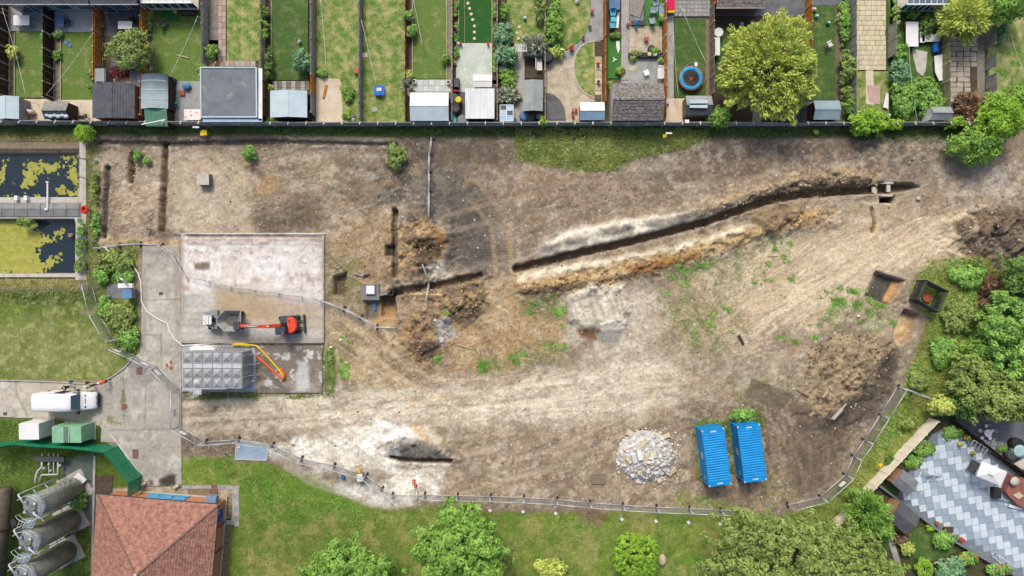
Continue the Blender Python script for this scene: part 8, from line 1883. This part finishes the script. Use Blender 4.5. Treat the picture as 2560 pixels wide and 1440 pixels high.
t=thing('storage_cover','dark grey covered barbecue at the minty patio corner','barbecue',Q(1140,205,0));x,y=W(1141,206,.9);MB().box(x,y,.05,.9,.62,1.15,0,.85).build('cover',M_DGREY,t);MB().box(x,y-.75,.05,.5,.6,.25).build('red_base',M_RED,t)
for px,py in((1035,203),(1121,205)):t=boxthing('square_planter','white rimmed square planter at the %s corner of the flowered tiles'%('left' if px<1100 else 'right'),'planter',(px-5,py-5,px+5,py+5),.03,.5,M_WHITE,M_WHITE);MB().box(0,0,.478,.49,.3,.3).build('soil',M_SOILD,t,world=False)
boxthing('square_planter','white square planter beside the curved lawn','planter',(1471,63,1479,71),.03,.4,M_WHITE,M_SOILD);t=boxthing('square_planter','white square planter on the grey fence of the worn lawn','planter',(884,168,897,182),.03,.5,M_WHITE,M_TERRA)
o=MB().box(0,0,0,.05,.62,.52,.15).build('paving_slab',M_CREAM);o.location=(*W(912,138),.03);tag(o,'single cream slab lying beside the grey fence','slab');o=MB().box(0,0,0,.05,.6,.5).build('paving_slab',M_CONC);o.location=(*W(937,274),.03);tag(o,'single grey slab below the blue play table','slab')
for k,(px,py)in enumerate(((165,107),(175,114))):o=MB().box(0,0,0,.06,.44,.4,-.6).build('paving_slab',M_BB);o.location=(*W(px,py),.03);tag(o,('left','right')[k]+' blue grey slab lying on the second lawn','slab')
slabthing('door_mat','large green mat on the lawn below the conservatory, right piece','mat',rect(414,24,447,52),.03,.08,mat('green_mat',C(52,120,60),C(44,108,52),2));slabthing('door_mat','small green mat on the lawn below the conservatory, left piece','mat',rect(402,26,412,45),.03,.08,mat('green_mat',C(52,120,60)))
t=boxthing('raised_planter','dark raised planter beside the green mats','planter',(449,22,486,37),.03,.45,M_WOOD_B,M_SOILD)
slabthing('rusty_sheet','white metal sheet with rust runs beside the garage','sheet',rect(460,273,502,300),.5,.56,mat('rusty_white',C(244,242,238),C(236,232,226),1,c3=C(214,110,60),s3=3.5,t3=.55))
t=thing('blue_tarp_chair','crumpled blue cover over a chair on the grey patio','cover',Q(466,215,.05));MB().ball(Q(466,216,.3),.48,.42,.3,9,6).build('cover',mat('blue_cover',C(96,156,196),C(70,124,170),3,bump=.05,bscale=8),t)
boxthing('fire_pit','small square pit with a pale rim on the grey patio','fire pit',(448,226,461,238),.05,.25,M_CONC_L,M_BRICK);t=thing('toy_windmill','green and blue toy by the barrel shed','toy',Q(438,262,.05));MB().ball(Q(440,259,.5),.2,.2,.2,8,5).build('green_head',mat('toy_green',C(30,160,120)),t);MB().ball(Q(437,266,.25),.24,.2,.22,8,5).build('blue_body',M_BLUE,t)
t=thing('folded_parasol','folded white parasol beside the pink tub','parasol',Q(72,278,.05));MB().tube([Q(66,274,1.1),Q(73,279,.8),Q(84,281,.3)],[.06,.22,.26],8).build('canopy',M_WHITE,t);MB().tube([Q(62,272,1.4),Q(66,274,1.1)],.03,5).build('pole',M_GREY,t)
slabthing('white_board','long white panel leaning on the mossy grey fence','panel',[(2336,140),(2362,134),(2365,200),(2348,202),(2338,180)],.4,.46,M_WHITE);slabthing('white_board','narrow white board standing in the flowering weeds','panel',[(2216,232),(2222,232),(2221,272),(2208,268)],.2,.3,M_WHITE);slabthing('white_litter','broken white sheets above the dead branches','sheet',[(2412,256),(2440,250),(2446,262),(2420,268)],.3,.36,M_WHITE)
for k,(px,py,m,lab)in enumerate(((2042,40,M_TEAL,'blue toy on the dark lawn by the brown fence'),(2071,57,mat('toy_green',C(30,160,120)),'green ball in the toys on the dark lawn'),(2036,23,mat('pale_pink',C(236,196,190)),'pale pink cushion on the dark lawn'),(1312,45,M_TEAL,'turquoise bird feeder in the rough lawn'),(1854,60,M_TEAL,'blue watering can under the great tree'),(1882,56,M_WHITE,'white box under the great tree'),(2170,280,M_RED,'red and white toy in the flowering weeds'),(2222,288,M_TEAL,'blue and white ball in the weeds by the fence'),(1667,258,M_BLUE,'blue inflatable against the orange fence'),(883,300,M_WHITE,'white tub at the end of the worn lawn'),(881,288,M_WHITE,'white bag beside the tub on the worn lawn'),(2098,40,M_WHITE,'white bag on the brown path'),(748,104,M_WHITE,'small white bird bath on the dark lawn'),(1443,4,M_WHITE,'white ring on the curved lawn'))):
 x,y=W(px,py,.3);t=thing('garden_toy' if 'to' in lab else 'garden_item',lab,('ball' if 'ball' in lab else 'toy' if 'toy' in lab or 'inflat' in lab else 'garden item'),(x,y,.04));MB().ball((x,y,.24),.2+.03*(k%3),.24,.2,9,6).build('body',m,t);MB().lathe(x+.02,y,[(.12,.42),(.1,.5)],8).build('cap',M_WHITE if m is not M_WHITE else M_GREY,t)
slabthing('black_roof_sign','white board with a red heart mark on the back fence','board',rect(1713,299,1723,307),1.8,1.9,M_WHITE)
def line(lab,a,b,ha=1.9,hb=1.9,pegs=0):
 p,q=Vector(Q(*a,ha)),Vector(Q(*b,hb));t=thing('washing_line',lab,'washing line',tuple(p));pts=[p.lerp(q,k/8)-Vector((0,0,.25*math.sin(math.pi*k/8)))for k in range(9)]
 MB().tube(pts,.018,4).build('line',M_WHITE,t)
 for e in(p,q):MB().tube([(e.x,e.y,0),(e.x,e.y,e.z)],.03,5).build('post',M_WOOD_L,t)
 r=random.Random(int(a[0]))
 for k in range(pegs):e=p.lerp(q,r.random()*.9+.05);MB().box(e.x,e.y,e.z-.26,e.z-.14,.05,.04).build('peg',M_WHITE,t)
for a in(('washing line across the far left garden',(5,20),(66,250),1.9,1.9),('washing line across the second garden',(115,237),(232,82),1.9,1.9,8),('string of white pegs over the left lawn by the garage',(494,40),(424,188),1.9,1.9,26),('washing line over the worn lawn',(800,-10),(815,170),1.9,1.9,8),('washing line above the blue play table',(903,50),(941,216),1.9,1.9,6),('peg line over the lawn of the tiled garden',(1034,0),(1055,110),1.7,1.7,16),('washing line from the grey flags to the trampoline',(1705,20),(1770,165),1.9,1.9,18),('line along the path of the trampoline garden',(1684,80),(1696,240),1.8,1.8,12),('cable over the overgrown garden',(2272,112),(2294,305),1.9,1.6),('cable down the right edge lawn',(2520,45),(2560,180),1.9,1.9)):line(*a)
o=MB().slab(Q(808,245,.15),Q(816,212,.15),.22,.08).build('plank',M_WOOD_O);tag(o,'orange plank lying on the sandy patch','plank');o=MB().slab(Q(442,137,.1),Q(472,145,.1),.1,.06).build('plank',M_WOOD_L);tag(o,'pale stick lying on the left lawn by the garage','stick')
MB_l=[MB().slab(Q(532+k*20,168,2.3),Q(540+k*20,154,1.2),.12,.08).build('timber',M_WOOD_O)for k in range(2)]
for k,o in enumerate(MB_l):tag(o,('left','right')[k]+' orange timber leaning on the top edge of the garage','timber')
# bottom right: timber fence, patio and its things
garden_fence('long pale timber fence slanting past the big patio',(2322,1046),(2078,1304),mat('pale_fence_timber',C(250,242,222),C(234,222,196),1.2,fine=.1),1.8,.46,fill=.992,thick=.05)
garden_fence('dark low fence between the patio and the grey flagged yard',(2376,1050),(2560,1190),M_WOOD_B,1.2,.46)
MW=[(2188,1208),(2262,1262),(2360,1338),(2470,1402),(2570,1456)]
t=thing('patio_wall','grey retaining wall along the lower edge of the big patio','wall',Q(2360,1338,0))
for a,b in zip(MW[:-1],MW[1:]):MB().slab((*W(*a),.25),(*W(*b),.25),.22,.6).build('wall_section',M_CONC_D,t)
sheet('patio',[(2262,1195),(2330,1086),(2380,1062),(2640,1256),(2640,1490),(2560,1450),(2462,1396),(2358,1332),(2240,1250)],.04,mat('patio_joint',C(126,136,146),None,2),.2)
pat=[o for o in COL.objects if o.name.split('.')[0]=='patio'][-1]
MT=[mat('blue_grey_tile',C(160,176,190),C(148,164,178),1.0,fine=.1),mat('pale_tile',C(212,224,232),C(200,212,222),1.0,fine=.08),mat('mid_grey_tile',C(182,196,208),C(170,184,196),1.0,fine=.1)]
OUT=[(2268,1196),(2334,1090),(2382,1068),(2620,1246),(2620,1480),(2462,1392),(2358,1328),(2244,1250)]
th=math.radians(-9);us,vs_=17.6,17.6;P0=(2268,1196);cu,su=math.cos(th),math.sin(th);tl=[[],[],[]]
for i in range(-14,30):
 for j in range(-14,30):
  q=[(P0[0]+(a*us)*cu-(b*vs_)*su,P0[1]+(a*us)*su+(b*vs_)*cu)for a,b in((i+.02,j+.02),(i+.98,j+.02),(i+.98,j+.98),(i+.02,j+.98))]
  cx,cy=sum(p[0]for p in q)/4,sum(p[1]for p in q)/4
  if cx>2578 or cy>1458:continue
  X=np.array([p[0]for p in q]);Y=np.array([p[1]for p in q])
  if(poly_sd(X,Y,OUT)>-1).all():tl[(1,2 if(i*5+j*3)%7==0 else 1,0,2 if(i+j*3)%5==0 else 0)[(i-j)%4]].append((q,.04,.075))
for k in range(3):tile_copies(pat,'tile',tl[k],MT[k],.004)
for p in([(2340,1088),(2350,1078),(2386,1106),(2378,1116)],[(2275,1122),(2284,1112),(2320,1142),(2312,1152)]):
 a=structure(MB().prism([W(*q)for q in p],-.1,.04).build('path',M_CONC));
 for k in range(3):f=lambda s:((p[0][0]+(p[3][0]-p[0][0])*s,p[0][1]+(p[3][1]-p[0][1])*s),(p[1][0]+(p[2][0]-p[1][0])*s,p[1][1]+(p[2][1]-p[1][1])*s));u0,u1=f(k/3+.02),f((k+1)/3-.02);tile_copies(a,'tile',[([u0[0],u0[1],u1[1],u1[0]],.04,.075)],MT[k%3])
sheet('patio',[(2384,1050),(2420,1030),(2600,1060),(2600,1230),(2560,1186)],.03,M_PATIO_D,.2)
fl=structure(MB().prism([W(*p)for p in[(2470,1086),(2560,1080),(2560,1160),(2545,1160)]],-.05,.035).build('path',M_PATIO_D));tile_copies(fl,'slab',[([(2462+i*17-j*5,1100+j*15+i*2),(2477+i*17-j*5,1102+j*15+i*2),(2473+i*17-j*5,1115+j*15+i*2),(2458+i*17-j*5,1113+j*15+i*2)],.035,.06)for i in range(5)for j in range(2)],[M_PAVE_G,M_CONC])
sheet('lawn',[(2232,1170),(2262,1188),(2250,1250),(2210,1222)],.02,L_DARK);sheet('lawn',[(2262,1330),(2330,1310),(2390,1380),(2340,1400),(2300,1404),(2270,1380)],.0,L_DARK);sheet('path',[(2212,1324),(2226,1330),(2244,1380),(2262,1440),(2250,1444),(2232,1390)],.01,M_CONC)
def turned_shed(lab,c,w,d,rz,e,rise,m,wall):
 x,y=W(*c,e);t=thing('garden_shed',lab,'shed',(x,y,0),math.radians(rz));hw,hd=w/2,d/2
 pr=[(-hw+.1,0),(hw-.1,0),(hw-.1,e),(0,e+rise-.03),(-hw+.1,e)];n=5;V=[(p,s*(hd-.12),q)for s in(-1,1)for p,q in pr]
 MB().add(V,[(0,1,2,3,4),(9,8,7,6,5)]+[(i+5,(i+1)%5+5,(i+1)%5,i)for i in range(5)]).build('wall',wall,t,world=False)
 for s in(-1,1):
  q=[(s*hw,-hd*s,e),(s*hw,hd*s,e),(0,hd*s,e+rise),(0,-hd*s,e+rise)];MB().hull8(q,[(a+s*.02,b,z+.05)for a,b,z in q]).build('roof_slope',m,t,world=False)
 MB().box(0,0,e+rise,e+rise+.06,.16,d).build('ridge_cap',m,t,world=False);MB().box(0,hd-.1,.05,1.7,.8,.05).build('door',wall,t,world=False)
turned_shed('grey felt shed with a brick coloured gable beside the patio',(2262,1206),1.9,2.2,50,1.9,.45,mat('charcoal_felt',C(136,140,142),C(112,116,120),1),mat('tan_shed_wall',C(176,138,112),C(158,122,98),2));turned_shed('dark grey felt shed below the patio wall',(2258,1294),2.4,2.7,50,1.9,.45,mat('charcoal_felt_b',C(96,98,102),C(80,82,88),1),mat('tan_shed_wall',C(176,138,112)))
t=thing('garden_parasol','square white parasol over a seat on the big patio','parasol',Q(2478,1183,0));c=Vector(Q(2478,1183,2.5));cn=[Vector(Q(*p,2.15))for p in((2455,1152),(2518,1180),(2502,1215),(2441,1190))];b=MB();V=[tuple(p)for p in cn]+[tuple(c)];b.add(V,[(1,0,4),(2,1,4),(3,2,4),(0,3,4)]);b.build('canopy',M_WHITE,t);MB().tube([(c.x,c.y,0),(c.x,c.y,2.5)],.03,6).build('pole',M_GREY,t);MB().hull8([tuple(c+(p-c)*.22+Vector((0,0,.02)))for p in cn][::-1],[tuple(c+(p-c)*.2+Vector((0,0,.14)))for p in cn][::-1]).build('top_vent',M_WHITE,t)
chair('dark rattan seat half under the white parasol',2434,1168,M_DGREY,-30,1.3,d=1.0)
def table_set(c):
 x,y=W(*c,.7);t=thing('bistro_table','white round bistro table in the grey flagged yard','table',(x,y,.05));MB().lathe(x,y,[(.42,.70),(.42,.74)],20).build('tabletop',M_WHITE,t);MB().lathe(x,y,[(.2,.05),(.04,.15),(.04,.7)],8).build('pedestal',M_WHITE,t)
 for k in range(5):
  a=k*1.257+.3;cx,cy=x+.72*math.cos(a),y+.72*math.sin(a);t=thing('bistro_chair','white scrolled bistro chair at the '+('right','upper right','upper left','left','lower')[k]+' of the round table','chair',(cx,cy,.05),0,'bistro chairs');MB().lathe(cx,cy,[(.2,.42),(.2,.45)],12).build('seat',M_WHITE,t);b=MB();b.tube([(cx+.22*math.cos(a+q),cy+.22*math.sin(a+q),.85)for q in np.linspace(-1.2,1.2,7)],.025,5);b.build('backrest',M_WHITE,t)
  for q in range(4):MB().tube([(cx+.16*math.cos(q*1.57+.8),cy+.16*math.sin(q*1.57+.8),.05),(cx+.14*math.cos(q*1.57+.8),cy+.14*math.sin(q*1.57+.8),.42)],.015,4).build('leg',M_WHITE,t)
table_set((2470,1083))
t=thing('bicycle','small pink and blue bicycle on the patio by the white frame','bicycle',Q(2334,1192,.07));b=MB()
for c_ in((2322,1193),(2347,1191)):x,y=W(*c_,.3);r=MB().tube([(x+.26*math.cos(a),y+.16*math.sin(a),.33+.2*math.sin(a))for a in np.linspace(0,6.283,17)],.03,5,False);w=r.build('wheel',M_BB,t)
MB().tube([Q(2322,1193,.35),Q(2334,1188,.6),Q(2347,1191,.35)],.03,5).build('frame',M_RED,t);MB().box(*W(2336,1187,.65),.62,.68,.22,.12).build('saddle',mat('pale_pink',C(236,196,190)),t);MB().tube([Q(2328,1182,.75),Q(2331,1190,.75)],.02,5).build('handlebar',M_WHITE,t)
def goal(lab,p,h=.9):
 t=thing('goal_frame',lab,'goal',Q(*p[0],.07));P=[Vector(Q(*q,.1))for q in p];MB().tube(P+[P[0]],.035,5).build('ground_frame',M_WHITE,t);MB().tube([P[0],P[0]+Vector((0,0,h)),P[1]+Vector((0,0,h)),P[1]],.035,5).build('goal_posts',M_WHITE,t)
goal('white goal frame beside the small bicycle',[(2305,1175),(2330,1184),(2302,1236),(2286,1222)]);goal('white goal frame at the bottom right patio edge',[(2478,1388),(2486,1382),(2542,1420),(2540,1438)])
boxthing('dark_cover','black covered box standing near the right patio edge','box',(2484,1220,2504,1247),.08,.7,M_BLACK)
t=thing('white_float','white board with a blue end at the right patio edge','board',Q(2540,1264,.1));MB().slab(Q(2522,1264,.3),Q(2556,1272,.3),.3,.08).build('board',M_WHITE,t);MB().slab(Q(2490,1246,.3),Q(2540,1262,.3),.06,.06).build('pole',M_DGREY,t)
t=thing('play_house','red brown wooden playhouse with a round white top at the right edge','playhouse',Q(2540,1230,0));MB().prism([W(*p,1.0)for p in((2516,1232),(2532,1190),(2580,1200),(2580,1280),(2545,1262))],0,.9).build('wall',mat('faded_red_wood',C(158,104,92),C(136,88,80),2,fine=.2),t);MB().prism([W(*p,1.0)for p in((2534,1238),(2548,1230),(2560,1240),(2546,1248))],.9,1.0).build('cushion',M_WOOD_L,t);MB().lathe(*W(2538,1204,1.3),[(.5,1.2),(.48,1.32),(.1,1.36)],16).build('round_top',M_CONC_L,t)
slabthing('cream_parasol_base','round cream cover in the flagged yard at the right edge','cover',[(2535,1160),(2560,1146),(2580,1150),(2580,1172),(2556,1174)],.6,.7,M_CONC_L)
t=thing('glass_frame','green metal cold frame standing on the patio','frame',Q(2450,1120,.07));P=[Q(2434,1100,1.2),Q(2470,1122,1.2),Q(2456,1142,1.0),Q(2424,1122,1.0)]
for a,b in zip(P,P[1:]+P[:1]):MB().tube([a,b],.025,5).build('bar',M_GALV,t)
for k in range(1,4):MB().tube([Vector(P[0]).lerp(Vector(P[1]),k/4),Vector(P[3]).lerp(Vector(P[2]),k/4)],.02,4).build('bar',M_GALV,t)
boxthing('wall_trough','red brown trough with plants on the patio wall edge','planter',(2362,1318,2384,1332),.3,.6,M_BRICK,M_SOILD)
